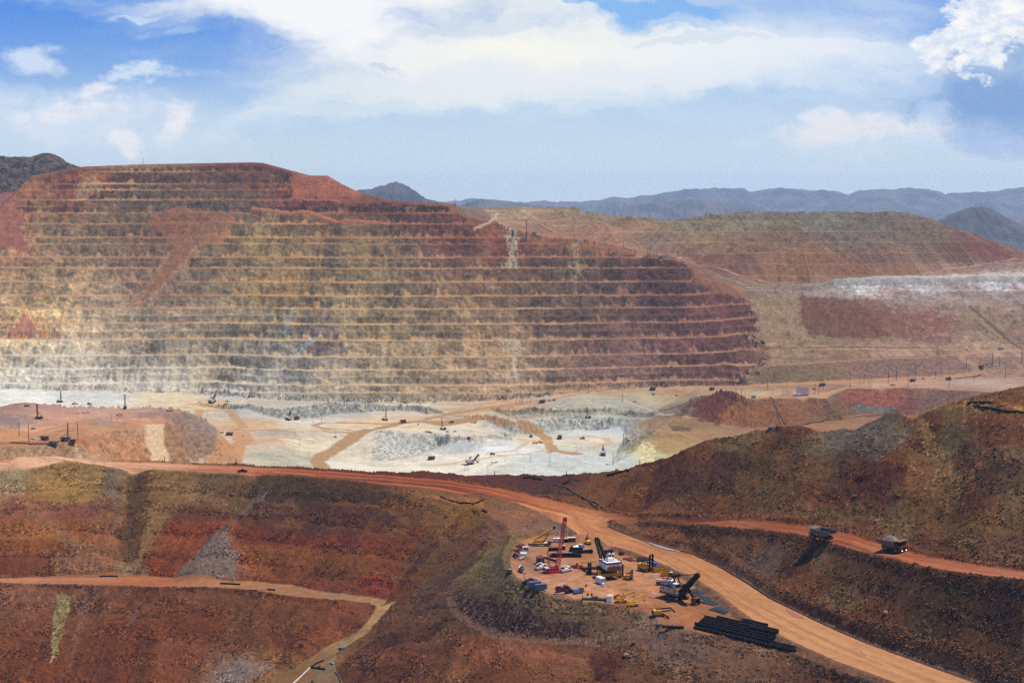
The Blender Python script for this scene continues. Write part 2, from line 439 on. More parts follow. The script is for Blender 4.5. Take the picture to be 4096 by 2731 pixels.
# --- grid of the ground: columns of equal bearing, rows spaced for even detail
def rows_():
    ys = [560.0]
    while ys[-1] < 5600:
        y = ys[-1]
        if y < 1150:
            s = y / 1350
        elif y < 2080:
            s = 16
        elif y < 3050:
            s = y / 850
        elif y < 4230:
            s = y / 1500
        else:
            s = 24
        ys.append(y + s)
    return np.array(ys)


YR = rows_()
av = np.arange(-0.47, 0.4701, 0.00074)
AV = np.where(np.abs(av) < 0.375, av, av)
NR, NC = len(YR), len(AV)
GX = (AV[None, :] * YR[:, None]).astype(np.float64)
GY = np.repeat(YR[:, None], NC, 1)
H = np.full((NR, NC), np.nan)
for f in rf:
    p = P2[list(f)]
    z = rz[list(f)]
    if len(f) != 3:
        continue
    y0, y1 = p[:, 1].min(), p[:, 1].max()
    aa = p[:, 0] / p[:, 1]
    r0, r1 = np.searchsorted(YR, y0 - 1e-6), np.searchsorted(YR, y1 + 1e-6)
    c0, c1 = np.searchsorted(AV, aa.min() - 1e-6), np.searchsorted(AV, aa.max() + 1e-6)
    if r1 <= r0 or c1 <= c0:
        continue
    X, Y = GX[r0:r1, c0:c1], GY[r0:r1, c0:c1]
    d = (p[1, 1] - p[2, 1]) * (p[0, 0] - p[2, 0]) + (p[2, 0] - p[1, 0]) * (p[0, 1] - p[2, 1])
    if abs(d) < 1e-9:
        continue
    w0 = ((p[1, 1] - p[2, 1]) * (X - p[2, 0]) + (p[2, 0] - p[1, 0]) * (Y - p[2, 1])) / d
    w1 = ((p[2, 1] - p[0, 1]) * (X - p[2, 0]) + (p[0, 0] - p[2, 0]) * (Y - p[2, 1])) / d
    w2 = 1 - w0 - w1
    ins = (w0 > -1e-6) & (w1 > -1e-6) & (w2 > -1e-6)
    H[r0:r1, c0:c1][ins] = (w0 * z[0] + w1 * z[1] + w2 * z[2])[ins]
print("grid", NR, NC, "holes", int(np.isnan(H).sum()))
nanm = np.isnan(H)
if nanm.any():
    H[nanm] = np.interp(np.flatnonzero(nanm), np.flatnonzero(~nanm), H[~nanm])
HB = H.copy()                                   # smooth survey surface


def hit(u, v, S=None):
    """first ground point seen along the photograph ray (u, v)"""
    S = HB if S is None else S
    a = (u - CX) / denv(v)
    c = int(np.clip(round((a - AV[0]) / (AV[1] - AV[0])), 0, NC - 1))
    r = S[:, c] / YR
    k = np.argmax(r >= -mv(v))
    if r[k] < -mv(v):
        k = NR - 1
    y = YR[k]
    if k > 0:
        ra, rb = r[k - 1], r[k]
        t = (-mv(v) - ra) / (rb - ra + 1e-12)
        y = YR[k - 1] + t * (YR[k] - YR[k - 1])
    return Vector((a * y, y, -mv(v) * y))


def ground(x, y, S=None):
    S = H if S is None else S
    fr = np.interp(y, YR, np.arange(NR))
    fc = (x / y - AV[0]) / (AV[1] - AV[0])
    i, j = int(np.clip(fr, 0, NR - 2)), int(np.clip(fc, 0, NC - 2))
    p, q = fr - i, fc - j
    return float((S[i, j] * (1 - q) + S[i, j + 1] * q) * (1 - p) + (S[i + 1, j] * (1 - q) + S[i + 1, j + 1] * q) * p)


def poly_px(pts):
    return np.array([tuple(hit(u, v))[:2] for u, v in pts])


def poly_ln(*ls):
    out = []
    for L, rev in ls:
        q = [(x, y) for x, y, z in L.pts()]
        out += q[::-1] if rev else q
    return np.array(out)


def inside(poly, jx=None, jy=None):
    """(slice, mask) of grid points in a plan polygon, the outline roughened by jx, jy"""
    r0, r1 = np.searchsorted(YR, poly[:, 1].min() - 12), np.searchsorted(YR, poly[:, 1].max() + 12)
    aa = poly[:, 0] / poly[:, 1]
    c0, c1 = np.searchsorted(AV, aa.min() - .012), np.searchsorted(AV, aa.max() + .012)
    sl = (slice(r0, max(r1, r0 + 1)), slice(c0, max(c1, c0 + 1)))
    X, Y = GX[sl], GY[sl]
    if jx is not None:
        X = X + jx[sl]
        Y = Y + jy[sl]
    m = np.zeros(X.shape, bool)
    n = len(poly)
    for i in range(n):
        xa, ya = poly[i]
        xb, yb = poly[(i + 1) % n]
        if ya == yb:
            continue
        c = ((ya > Y) != (yb > Y))
        m ^= c & (X < (xb - xa) * (Y - ya) / (yb - ya) + xa)
    return sl, m


def dist_line(P):
    """distance (m, plan) of grid points near a polyline; (slice, distance)"""
    P = np.asarray(P, float)
    r0, r1 = np.searchsorted(YR, P[:, 1].min() - 60), np.searchsorted(YR, P[:, 1].max() + 60)
    aa = P[:, 0] / P[:, 1]
    g = 60 / P[:, 1].min()
    c0, c1 = np.searchsorted(AV, aa.min() - g), np.searchsorted(AV, aa.max() + g)
    sl = (slice(r0, max(r1, r0 + 1)), slice(c0, max(c1, c0 + 1)))
    X, Y = GX[sl], GY[sl]
    D = np.full(X.shape, 1e9)
    for a, c in zip(P[:-1], P[1:]):
        d = c - a
        t = np.clip(((X - a[0]) * d[0] + (Y - a[1]) * d[1]) / (d @ d + 1e-9), 0, 1)
        D = np.minimum(D, (X - a[0] - t * d[0]) ** 2 + (Y - a[1] - t * d[1]) ** 2)
    return sl, np.sqrt(D)


def ridge(P, amp, width):
    sl, D = dist_line(P)
    H[sl] += amp * np.exp(-(D / width) ** 2)
# ------------------------------------------------------------------ small landforms
def px_line(*p):
    return np.array([tuple(hit(u, v))[:2] for u, v in p])


def bump(u, v, amp, w, S=None):
    p = hit(u, v)
    sl, D = dist_line(np.array([[p.x - .1, p.y], [p.x + .1, p.y]]))
    H[sl] += amp * np.exp(-(D / w) ** 2)


# pit floor: spoil heaps, berms and broken rock
for (u, v, a, w) in ((1300, 1745, 9, 55), (1210, 1752, 8, 40), (1120, 1775, 7, 35), (1060, 1800, 8, 40), (1180, 1810, 6, 30), (1130, 1835, 9, 35), (1640, 1700, 4, 40), (1330, 1640, 3, 30),
                     (1880, 1696, 7, 30), (1950, 1700, 9, 34), (2020, 1706, 8, 34), (1100, 1690, 6, 30), (1050, 1684, 5, 26), (940, 1660, 8, 50), (990, 1668, 7, 40), (1040, 1655, 5, 40),
                     (2150, 1860, 6, 50), (2250, 1850, 8, 60), (2330, 1862, 6, 60), (2080, 1872, 6, 50), (1460, 1740, 6, 60), (1560, 1760, 5, 40), (1640, 1800, 6, 30), (1530, 1810, 8, 40), (1450, 1790, 7, 50),
                     (2060, 1762, 4, 30), (2440, 1660, 6, 40), (2300, 1600, 6, 40), (2420, 1610, 8, 40), (2520, 1600, 6, 40), (2470, 1700, 6, 35), (2540, 1710, 8, 35)):
    bump(u, v, a, w)
# left mound: ridges and spoil on its top
for (u, v, a, w) in ((60, 1660, 12, 60), (110, 1650, 8, 50), (20, 1690, 9, 50), (380, 1690, 5, 26), (430, 1695, 5, 22), (520, 1690, 6, 24), (660, 1672, 6, 30), (715, 1680, 5, 34), (300, 1730, 7, 30), (360, 1722, 6, 26),
                     (20, 1750, 8, 34), (-40, 1740, 12, 40), (760, 1760, -6, 30)):
    bump(u, v, a, w)
ridge(px_line((330, 1705), (420, 1702), (500, 1700), (560, 1694)), 4, 8)
ridge(px_line((180, 1700), (330, 1690), (450, 1672), (560, 1655)), 2.5, 7)
# red rock crag on the right shoulder of the pit
for (u, v, a, w) in ((2900, 1600, 14, 18), (2945, 1596, 10, 10), (2860, 1625, 14, 20), (2830, 1650, 10, 18), (2880, 1650, 9, 20), (2800, 1680, 7, 14), (2890, 1690, 6, 14), (2975, 1592, 7, 7), (2915, 1578, 6, 8)):
    bump(u, v, a, w)
for (u, v, a, w) in ((3330, 1640, -12, 36), (3380, 1665, -9, 30), (3270, 1660, -6, 24), (3120, 1640, 4, 40), (3450, 1610, 5, 30)):
    bump(u, v, a, w)
# foreground: berms along the haul roads, the rim of the yard, gullies and spurs of the right hill
ridge(np.array([(x, y) for x, y, z in LN['R2R'].pts()]) + np.array([3.0, 4.0]), 1.6, 3.0)
ridge(np.array([(x, y) for x, y, z in LN['R2L'].pts()])[1:] - np.array([2.0, 2.5]), 2.2, 3.2)
ridge(np.array([(x, y) for x, y, z in UN.pts()])[1:] - np.array([0, 2.0]), 1.5, 2.0)
ridge(np.array([(x, y) for x, y, z in RAN.pts()])[:12] - np.array([0, 1.5]), 1.0, 2.0)
ridge(np.array([(x, y) for x, y, z in RAF.pts()])[10:] + np.array([0, 2.0]), 1.4, 2.2)
ridge(np.array([(x, y) for x, y, z in BBN.pts()]), 0.9, 1.6)
ridge(px_line((2070, 2172), (2040, 2210), (2024, 2250), (2030, 2300), (2062, 2342), (2110, 2362), (2166, 2378)), 3.2, 4.5)
ridge(px_line((2060, 2172), (2120, 2140), (2200, 2130)), 3.0, 5)
ridge(px_line((2010, 2260), (1990, 2330), (2010, 2400), (2080, 2440)), 2.5, 9)
for (u, v, a, w) in ((330, 1862, 5, 9), (250, 1865, 6, 10), (180, 1868, 6, 10), (110, 1872, 6, 10), (60, 1876, 5, 9), (400, 1862, 3, 7)):
    bump(u, v, a, w)
ridge(px_line((3640, 1650), (3700, 1760), (3770, 1880), (3800, 1990), (3810, 2080)), -5.5, 13)
ridge(px_line((3560, 1660), (3480, 1760), (3420, 1850), (3380, 1950)), 1.5, 22)
ridge(px_line((3120, 1790), (3150, 1850), (3180, 1960)), 2, 18)
ridge(px_line((3300, 1960), (3500, 2010), (3640, 2080)), -4, 12)
ridge(px_line((2640, 1850), (2600, 1950), (2560, 2020)), -3, 14)
ridge(px_line((2790, 1840), (2760, 1900), (2700, 2010)), 1.5, 14)
ridge(px_line((2950, 1770), (2960, 1900), (2940, 2020)), -2, 12)
ridge(px_line((3900, 1700), (3960, 1850), (4000, 2000)), 2, 20)
ridge(px_line((525, 1885), (500, 2000), (500, 2120), (505, 2220)), -5.0, 9)         # gully down the basin wall
ridge(px_line((1010, 1910), (980, 2000), (930, 2090)), -2.0, 6)
ridge(px_line((900, 2140), (870, 2220), (820, 2300)), 4.0, 11)
ridge(px_line((905, 2135), (840, 2230), (760, 2300)), 2.0, 9)
ridge(px_line((60, 2010), (200, 2100), (330, 2200), (450, 2290)), 1.6, 5)
ridge(px_line((1790, 1990), (1700, 2150), (1560, 2360)), -1.5, 20)
ridge(px_line((2000, 2110), (1800, 2250), (1600, 2440)), 2.5, 10)
ridge(px_line((1480, 2600), (1600, 2640), (1800, 2560)), 2, 14)

# ------------------------------------------------------------------ zones
Z = np.zeros((NR, NC), np.int8)             # 0 ground, 1 wall, 2 pit floor, 3 dumps, 4 hillside, 5 haul road, 6 yard, 7 bench road, 8 left mound
J = np.zeros_like(H)


def zone(k, poly, rough=0.0):
    if rough:
        sl, m = inside(poly, JX * rough, JY * rough)
    else:
        sl, m = inside(poly)
    Z[sl][m] = k
    return sl, m


JX = np.zeros((NR, NC), np.float32)
JY = np.zeros((NR, NC), np.float32)
near = YR < 1250
JX[:] = fbm(0, GX, GY, 30.0) * 0.5 + fbm(1, GX, GY, 6.0) * 0.25
JY[:] = fbm(1, GX + 300, GY, 30.0) * 0.5 + fbm(2, GX, GY + 90, 6.0) * 0.25
Z[YR > 1700, :] = 2
zone(8, poly_ln((LMF, 0), (LS, 1), (LB, 1)))
zone(8, poly_ln((LN['LMT'], 0), (LS, 1), (LN['LMF'], 1)))
zone(3, poly_ln((RD, 0), (L1, 1)))
zone(2, poly_ln((RD, 0), (L1, 1)))
zone(3, poly_ln((L1, 0), (LN['RB'], 1)))
zone(3, np.array([(x, y) for x, y, z in WC.pts()][15:] + [(x, y) for x, y, z in L1.pts()][:1] + [(x, y) for x, y, z in LN['R1B'].pts()[:6]] + [(x, y) for x, y, z in LN['RB'].pts()][::-1]))
WPOLY = np.array([(x, y) for x, y, z in WT.pts()] + [tuple(hit(u, v))[:2] for u, v in ((3000, 1500), (3060, 1440), (3070, 1390), (3010, 1340), (3030, 1290), (3000, 1230), (2985, 1180))] + [(x, y) for x, y, z in WC.pts()][::-1])
zone(1, WPOLY, 14.0)
Z[(YR > 3700)[:, None] & (AV < (1800 - CX) / FPX)[None, :] & (Z != 1)] = 1
zone(4, poly_ln((Line([(2344, 1904)], [BC.at(2344)[0]], [0]), 0), (RAF, 0), (BC, 1)))
zone(4, np.array([(x, y) for x, y, z in RAF.pts() if x > 60] + [(x, y) for x, y, z in BC.pts() if x > 60][::-1]))
pr = [(x, y) for x, y, z in RAF.pts()]
ROADP = [np.array(pr[:14] + [(x, y) for x, y, z in RAN.pts()][::-1]),
         np.array(pr[12:] + [(x, y) for x, y, z in UN.pts()][::-1] + [(x, y) for x, y, z in R2R.pts()][:1] + [(x, y) for x, y, z in RAN.pts()][-2:][::-1]),
         poly_ln((LN['R2L'], 0), (R2R, 1))]
YARDP = np.array([(x, y) for x, y, z in LN['YL'].pts()][::-1] + [(x, y) for x, y, z in LN['YB'].pts()] + [(x, y) for x, y, z in LN['R2L'].pts()] + [(x, y) for x, y, z in FC.pts() if x > 10 and y < 800][::-1])
zone(6, YARDP, 0.8)
for q in ROADP:
    zone(5, q, 0.7)
zone(7, poly_ln((BBF, 0), (BBN, 1)), 0.6)
zone(7, poly_ln((LN['GL'], 0), (LN['GR'], 1)), 0.6)

# ------------------------------------------------------------------ benches of the pit wall
HBEN = 29.4
wall = Z == 1
rw = np.where(wall.any(1))[0]
R0, R1 = rw.min(), rw.max() + 1
SLW = (slice(R0, R1), slice(0, NC))
wx, wy, wz = GX[SLW], GY[SLW], H[SLW].copy()
# where slides, ramps and waste piles have buried the benches
BURY = np.zeros_like(wz)


def bury(pts, val=1.0, rough=6.0):
    sl, m = inside(poly_px(pts), JX * rough, JY * rough)
    r0 = max(sl[0].start, R0)
    r1 = min(sl[0].stop, R1)
    if r1 > r0:
        sub = BURY[r0 - R0:r1 - R0, sl[1]]
        mm = m[r0 - sl[0].start:r1 - sl[0].start]
        sub[mm] = np.maximum(sub[mm], val)
    return sl, m


PILE = [(-200, 770), (20, 757), (45, 775), (75, 830), (95, 880), (75, 905), (118, 1000), (-200, 1010)]
SLIDE = [(720, 960), (800, 975), (790, 1010), (740, 1060), (690, 1110), (640, 1160), (560, 1222), (500, 1225), (560, 1170), (610, 1100), (650, 1040), (690, 985)]
SLIDE2 = [(600, 850), (700, 820), (940, 850), (910, 930), (880, 980), (760, 985), (690, 960), (600, 905)]
bury(PILE, .97)
bury(SLIDE, .9)
bury([(1000, 822), (1150, 842), (1330, 872), (1560, 888), (1560, 900), (1330, 890), (1150, 858), (1000, 836)], .92, 2)
bury(SLIDE2, .55)
bury([(1160, 790), (1230, 690), (1310, 690), (1440, 765), (1560, 795), (1720, 812), (1500, 815), (1300, 800)], .9, 10)
bury([(100, 1245), (130, 1290), (190, 1335), (30, 1335), (75, 1290)], .9)
bury([(2760, 1040), (2860, 1110), (2960, 1130), (2990, 1200), (2830, 1150), (2770, 1110)], .8, 8)
bury([(2140, 915), (2260, 930), (2540, 990), (2560, 1020), (2300, 1005), (2200, 985), (2100, 960)], .75, 8)
bury([(1840, 830), (1900, 870), (2060, 905), (2180, 940), (1990, 935), (1880, 900)], .6, 8)
sl_, D_ = dist_line(np.array([(x, y) for x, y, z in WC.pts()]))
cr0, cr1 = max(sl_[0].start, R0), min(sl_[0].stop, R1)
BURY[cr0 - R0:cr1 - R0, sl_[1]] = np.maximum(BURY[cr0 - R0:cr1 - R0, sl_[1]], 1 - sstep(D_[cr0 - sl_[0].start:cr1 - sl_[0].start], 5, 16))
BURY[(wy > np.interp(AV, [x / y for x, y, z in WC.pts()], WC.y)[None, :])] = 1
wig = fbm(0, wx, wy * .5 + wz, 150) * 2.6 + fbm(1, wx, wz * 2, 46) * 1.2 + fbm(2, wx, wz * 3, 15) * 0.25
hr = np.random.default_rng(4)
hts = np.where(hr.random(60) < .2, hr.uniform(14, 18, 60), hr.uniform(25, 35, 60))
LEV = np.concatenate([[0], np.cumsum(hts)]) - 640
zq = wz + wig + 3.0 * fbm(2, wx, wz * .3, 420)
ki = np.clip(np.searchsorted(LEV, zq) - 1, 0, 59)
k = ki.astype(float)
hk = hts[ki]
fr = np.clip((zq - LEV[ki]) / hk, 0, 1)
wf = 0.27 + 0.07 * smp(T_S, wx * .7 + k * 91, k * 31) + .03 * smp(T_S, wx * 2.5, k * 51)
wf = np.clip(wf, 0.12, 0.48)
t = np.clip((fr - wf) / (1 - wf), 0, 1)
single = (hsh(k, k * 0 + 3) > 0.45) & (hk > 20)
g = np.where(single, np.interp(t, [0, .10, .44, .60, 1], [0, .10, .50, .55, 1]), np.interp(t, [0, .12, 1], [0, .12, 1]))
cx_ = wx / 26.0 + 7.31 * k + .35 * smp(T_S, wx * .8, k * 9.0)
cc_ = np.floor(cx_)
ap_ = cx_ - cc_ - .5 - .35 * (hsh(cc_, k) - .5)
cone = np.clip(hsh(cc_, k + 40) ** 1.6 * 1.15 * (1 - np.abs(ap_) * 2.1), 0, 1)
cone = np.maximum(cone, .10 + .06 * smp(T_S, wx * .5, k * 30.0))
tal = np.clip((fr - wf * (1 - .75 * cone)) / (1 - wf) * 0.66, 0, 0.62 * cone)
g = np.maximum(g, tal)
is_tal = (tal >= g - 1e-6) & (tal > 0.01)
is_flat = (fr < wf) & ~is_tal
zt = LEV[ki] + hk * g + np.where(is_flat, 0.6 * fr / wf, 0)
face = (~is_flat) & (~is_tal)
rock = np.abs(smp(T_S, wx * 1.1, wz * 4.0)) * 1.6 + np.abs(smp(T_S, wx * 3.0 + 90, wz * 8.0)) * .8
mw = wall[SLW] * (1 - BURY)
H[SLW] = np.where(wall[SLW], wz + (zt - wz) * (1 - BURY), H[SLW])
DYW = np.where(face, -(rock - 1.5) * .55, 0) * mw
FR_FACE, FR_TAL, FR_FLAT = face * (BURY < .5), is_tal * (BURY < .5), is_flat * (BURY < .5)

# lifts of the far dumps
dm = Z == 3
rd = np.where(dm.any(1))[0]
SLD = (slice(rd.min(), rd.max() + 1), slice(0, NC))
dz0 = H[SLD].copy()
dq = (dz0 + fbm(0, GX[SLD], GY[SLD], 160) * 1.5 + 33) / 29.0
dk = np.floor(dq)
df = dq - dk
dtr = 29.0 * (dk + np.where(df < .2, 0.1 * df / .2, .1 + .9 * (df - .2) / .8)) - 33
far_d = dm[SLD] & (GY[SLD] > 3690)
H[SLD] = np.where(far_d, dtr, H[SLD])

# ------------------------------------------------------------------ flow of the slopes: foot point of each spot, for rills and spill streaks
gr = np.gradient(HB, YR, axis=0)
gx = np.gradient(HB, AV, axis=1) / GY
gy = gr - AV[None, :] * gx
gl = np.sqrt(gx * gx + gy * gy) + 1e-6


def smooth(a, n):
    for _ in range(n):
        a = (a + np.roll(a, 1, 0) + np.roll(a, -1, 0) + np.roll(a, 1, 1) + np.roll(a, -1, 1)) / 5
    return a


gxs, gys = smooth(np.where(gl > .12, gx / gl, 0), 6).astype(np.float32), smooth(np.where(gl > .12, gy / gl, 0), 6).astype(np.float32)


def flow(sl, step, n):
    X, Y = GX[sl].copy(), GY[sl].copy()
    for _ in range(n):
        i = np.clip(np.searchsorted(YR, Y), 0, NR - 1)
        j = np.clip(((X / Y - AV[0]) / (AV[1] - AV[0])).astype(np.int32), 0, NC - 1)
        X -= gxs[i, j] * step
        Y -= gys[i, j] * step
    return X, Y


FXP, FYP = GX.copy(), GY.copy()
r_near = np.searchsorted(YR, 1180)
sl = (slice(0, r_near), slice(0, NC))
FXP[sl], FYP[sl] = flow(sl, 5.0, 11)
r_far = np.searchsorted(YR, 3250)
sl = (slice(r_far, NR), slice(0, NC))
FXP[sl], FYP[sl] = flow(sl, 14.0, 9)

# tipped lifts of the near dump: a narrow ledge at each level
LIFT = 12.2
nlz = HB + JX * .9
nlf = (nlz + 400) / LIFT - np.floor((nlz + 400) / LIFT)
nst = sstep(gl, .35, .55) * np.isin(Z, (0,)) * (GY < 1250) * (HB > -262) * (AV < (1560 - CX) / FPX)[None, :]
H += nst * LIFT * (np.where(nlf < .16, .25 * nlf / .16, .25 + .75 * (nlf - .16) / .84) - nlf) * .55
# roughness of the ground
loose = np.isin(Z, (0, 4)) & (GY < 1300)
rgh = np.where(loose, 1.0, np.where(np.isin(Z, (5, 6, 7)), 0.10, 0.0))
rill = fbm(0, FXP, FYP, 16.0) * 0.6 + fbm(1, FXP, FYP, 7.0) * 0.2
nearN = fbm(1, GX, GY, 50) * 0.35 + rill * 0.28 + fbm(2, GX, GY, 7) * .10 + white(GX, GY, 1.2) * .07
H += np.where(GY < 1300, nearN * rgh, 0)
H += np.where(Z == 4, np.minimum(np.abs(fbm(0, GX, GY, 60)), 2) * .5 - .4 + fbm(2, GX, GY, 30) * .2, 0)
pit = (Z == 2) | (Z == 8)
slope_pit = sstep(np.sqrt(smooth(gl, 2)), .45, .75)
rub = np.abs(fbm(0, GX, GY, 30)) * 3.0 + fbm(1, GX, GY, 9) * 1.2 + white(GX, GY, 2.0) * .35
rub *= np.where(Z == 8, .35, 1.0) * np.where((AV > (2560 - CX) / FPX)[None, :] & (GY > 2500), .22, 1.0)
H += np.where(pit, rub * slope_pit + fbm(2, GX, GY, 60) * 0.5, 0)
H += np.where(Z == 3, fbm(1, FXP, FYP, 40) * .5 + fbm(2, GX, GY, 14) * .15, 0)
ym = (GY > 2800) & (np.hypot(GX - hit(2870, 1640).x, GY - hit(2870, 1640).y) < 75)
H += np.where(ym, np.abs(fbm(0, GX, GY, 16)) * 3.5 + fbm(1, GX, GY, 6) * 1.4, 0)
# ------------------------------------------------------------------ rock and earth colours (albedo per ground point)
C = np.zeros((NR, NC, 3), np.float32)
RUB = np.full((NR, NC), .35, np.float32)            # how stony the surface is
warpx = GX + JX * 30
ALB = {}


def idw(sl, pts, L, p=3.0, zs=1.0, wob=1.0):
    """blend survey colours (u, v, sRGB as photographed in light L) over the ground by distance"""
    Q = np.array([tuple(hit(q[0], q[1])) for q in pts])
    A_ = np.array([lin(q[2]) for q in pts]) / L
    X = GX[sl] + JX[sl] * 26 * wob
    Y = GY[sl] + JY[sl] * 26 * wob
    Zz = HB[sl] * zs + JX[sl] * 10 * wob
    ws = np.zeros(X.shape, np.float32)
    out = np.zeros(X.shape + (3,), np.float32)
    for (x, y, z), c in zip(Q, A_):
        w = (1.0 / ((X - x) ** 2 + (Y - y) ** 2 + ((Zz - z * zs)) ** 2 + 9.0) ** (p / 2)).astype(np.float32)
        ws += w
        out += w[..., None] * c.astype(np.float32)
    return out / ws[..., None]


def patch(pts, c, L, rough=2.0, f=1.0, px=True, soft=None):
    sl, m = inside(poly_px(pts) if px else np.asarray(pts), JX * rough, JY * rough)
    c = (lin(c) / L).astype(np.float32)
    w = (m * f).astype(np.float32)
    if soft:
        w = smooth(w, soft)
    C[sl] = C[sl] * (1 - w[..., None]) + c * w[..., None]
    return sl, m


def mixin(sl, w, c, L):
    c = (lin(c) / L).astype(np.float32)
    C[sl] = C[sl] * (1 - w[..., None]) + c * w[..., None].astype(np.float32)


def band(P, width, c, L, f=1.0, px=True):
    P = px_line(*P) if px else np.asarray(P)
    sl, D = dist_line(P)
    D = D + JX[sl] * 1.2 * min(1, width / 6)
    w = np.clip((width / 2 - D) / (width * .15) + .5, 0, 1) * f
    mixin(sl, w, c, L)


# --- pit wall
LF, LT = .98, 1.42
FACE = [(300, 730, (105, 62, 44)), (350, 700, (120, 68, 46)), (700, 700, (80, 58, 44)), (1000, 690, (78, 56, 44)), (1200, 770, (104, 58, 44)), (1500, 835, (82, 54, 42)), (1750, 850, (78, 48, 38)),
        (150, 800, (135, 92, 62)), (600, 800, (84, 72, 56)), (900, 850, (84, 74, 60)), (300, 950, (108, 90, 68)), (600, 980, (112, 86, 66)), (100, 1000, (150, 112, 80)),
        (1000, 950, (116, 96, 64)), (1400, 950, (104, 86, 60)), (1800, 950, (92, 58, 48)), (2020, 960, (110, 66, 50)), (200, 1150, (160, 136, 100)), (700, 1150, (106, 88, 74)), (1100, 1150, (140, 116, 76)), (1500, 1100, (118, 102, 72)),
        (1900, 1100, (108, 82, 62)), (2300, 1100, (86, 68, 54)), (2600, 1080, (76, 50, 42)), (100, 1300, (205, 170, 118)), (500, 1300, (160, 142, 116)), (1000, 1300, (138, 126, 102)), (1500, 1300, (142, 124, 90)),
        (1900, 1300, (128, 106, 80)), (2300, 1250, (96, 76, 60)), (2700, 1250, (90, 60, 54)), (2900, 1250, (92, 58, 50)), (100, 1420, (190, 172, 138)), (600, 1420, (150, 140, 124)), (1100, 1400, (126, 122, 108)),
        (1250, 1380, (112, 96, 94)), (1600, 1400, (148, 130, 100)), (2000, 1400, (144, 118, 90)), (2400, 1380, (106, 78, 70)), (2800, 1380, (96, 62, 54)), (100, 1510, (226, 216, 196)), (600, 1500, (172, 162, 146)),
        (1100, 1540, (146, 146, 138)), (1500, 1540, (152, 140, 116)), (2000, 1500, (148, 126, 102)), (2500, 1490, (112, 84, 74)), (2850, 1480, (104, 70, 60))]
FLAT = [(300, 700, (158, 88, 58)), (1000, 690, (140, 80, 54)), (1500, 830, (140, 78, 52)), (1300, 740, (196, 110, 76)), (100, 850, (176, 118, 80)), (400, 730, (200, 160, 110)), (700, 900, (160, 108, 72)), (1100, 950, (196, 148, 92)), (1500, 1000, (188, 138, 86)), (1900, 950, (160, 92, 62)),
        (2300, 970, (176, 112, 74)), (200, 1100, (200, 150, 100)), (700, 1150, (176, 124, 84)), (1200, 1150, (204, 152, 92)), (1800, 1150, (196, 146, 92)), (2300, 1150, (176, 126, 84)), (2700, 1150, (150, 98, 72)), (100, 1300, (216, 160, 110)),
        (700, 1330, (204, 160, 112)), (1300, 1320, (206, 166, 112)), (1900, 1330, (200, 156, 106)), (2500, 1320, (160, 114, 86)), (2850, 1320, (164, 112, 84)), (100, 1480, (232, 214, 186)), (700, 1480, (214, 194, 162)), (1300, 1500, (214, 186, 144)), (1900, 1500, (208, 170, 124)),
        (2500, 1480, (176, 130, 102)), (2900, 1450, (180, 134, 98)), (300, 1550, (240, 230, 212)), (1000, 1570, (230, 208, 176)), (2000, 1570, (222, 176, 126)), (2500, 1540, (206, 156, 114))]
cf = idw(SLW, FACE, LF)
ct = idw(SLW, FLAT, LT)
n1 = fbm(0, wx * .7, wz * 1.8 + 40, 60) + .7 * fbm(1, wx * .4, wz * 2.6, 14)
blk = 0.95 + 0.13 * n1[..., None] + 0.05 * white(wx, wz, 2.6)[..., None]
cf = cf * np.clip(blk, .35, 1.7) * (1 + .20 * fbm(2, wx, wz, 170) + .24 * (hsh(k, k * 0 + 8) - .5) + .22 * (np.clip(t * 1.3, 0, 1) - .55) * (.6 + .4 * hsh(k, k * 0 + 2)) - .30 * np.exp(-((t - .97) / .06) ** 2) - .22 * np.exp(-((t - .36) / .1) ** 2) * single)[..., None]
cf = cf * np.array([1.06, .965, .85], np.float32)
# pale streaks of fines spilling over the faces
spill = sstep(fbm(2, wx * 1.5, wz * .3, 34) + .5 * fbm(0, wx * 2, wz * .5, 16), 1.5, 2.6)[..., None] * .7 * (.4 + .6 * (1 - t[..., None]))
cf = cf * (1 - spill) + ct * .85 * spill
ct_t = ct * (.92 + .08 * n1[..., None]) * .92 + cf * .10
CW = np.where(FR_FACE[..., None] > 0, cf, np.where(FR_TAL[..., None] > 0, ct_t, ct * (.90 + .05 * white(wx, wy, 4) + .13 * smp(T_S, wx * .6, k * 37.0))[..., None]))
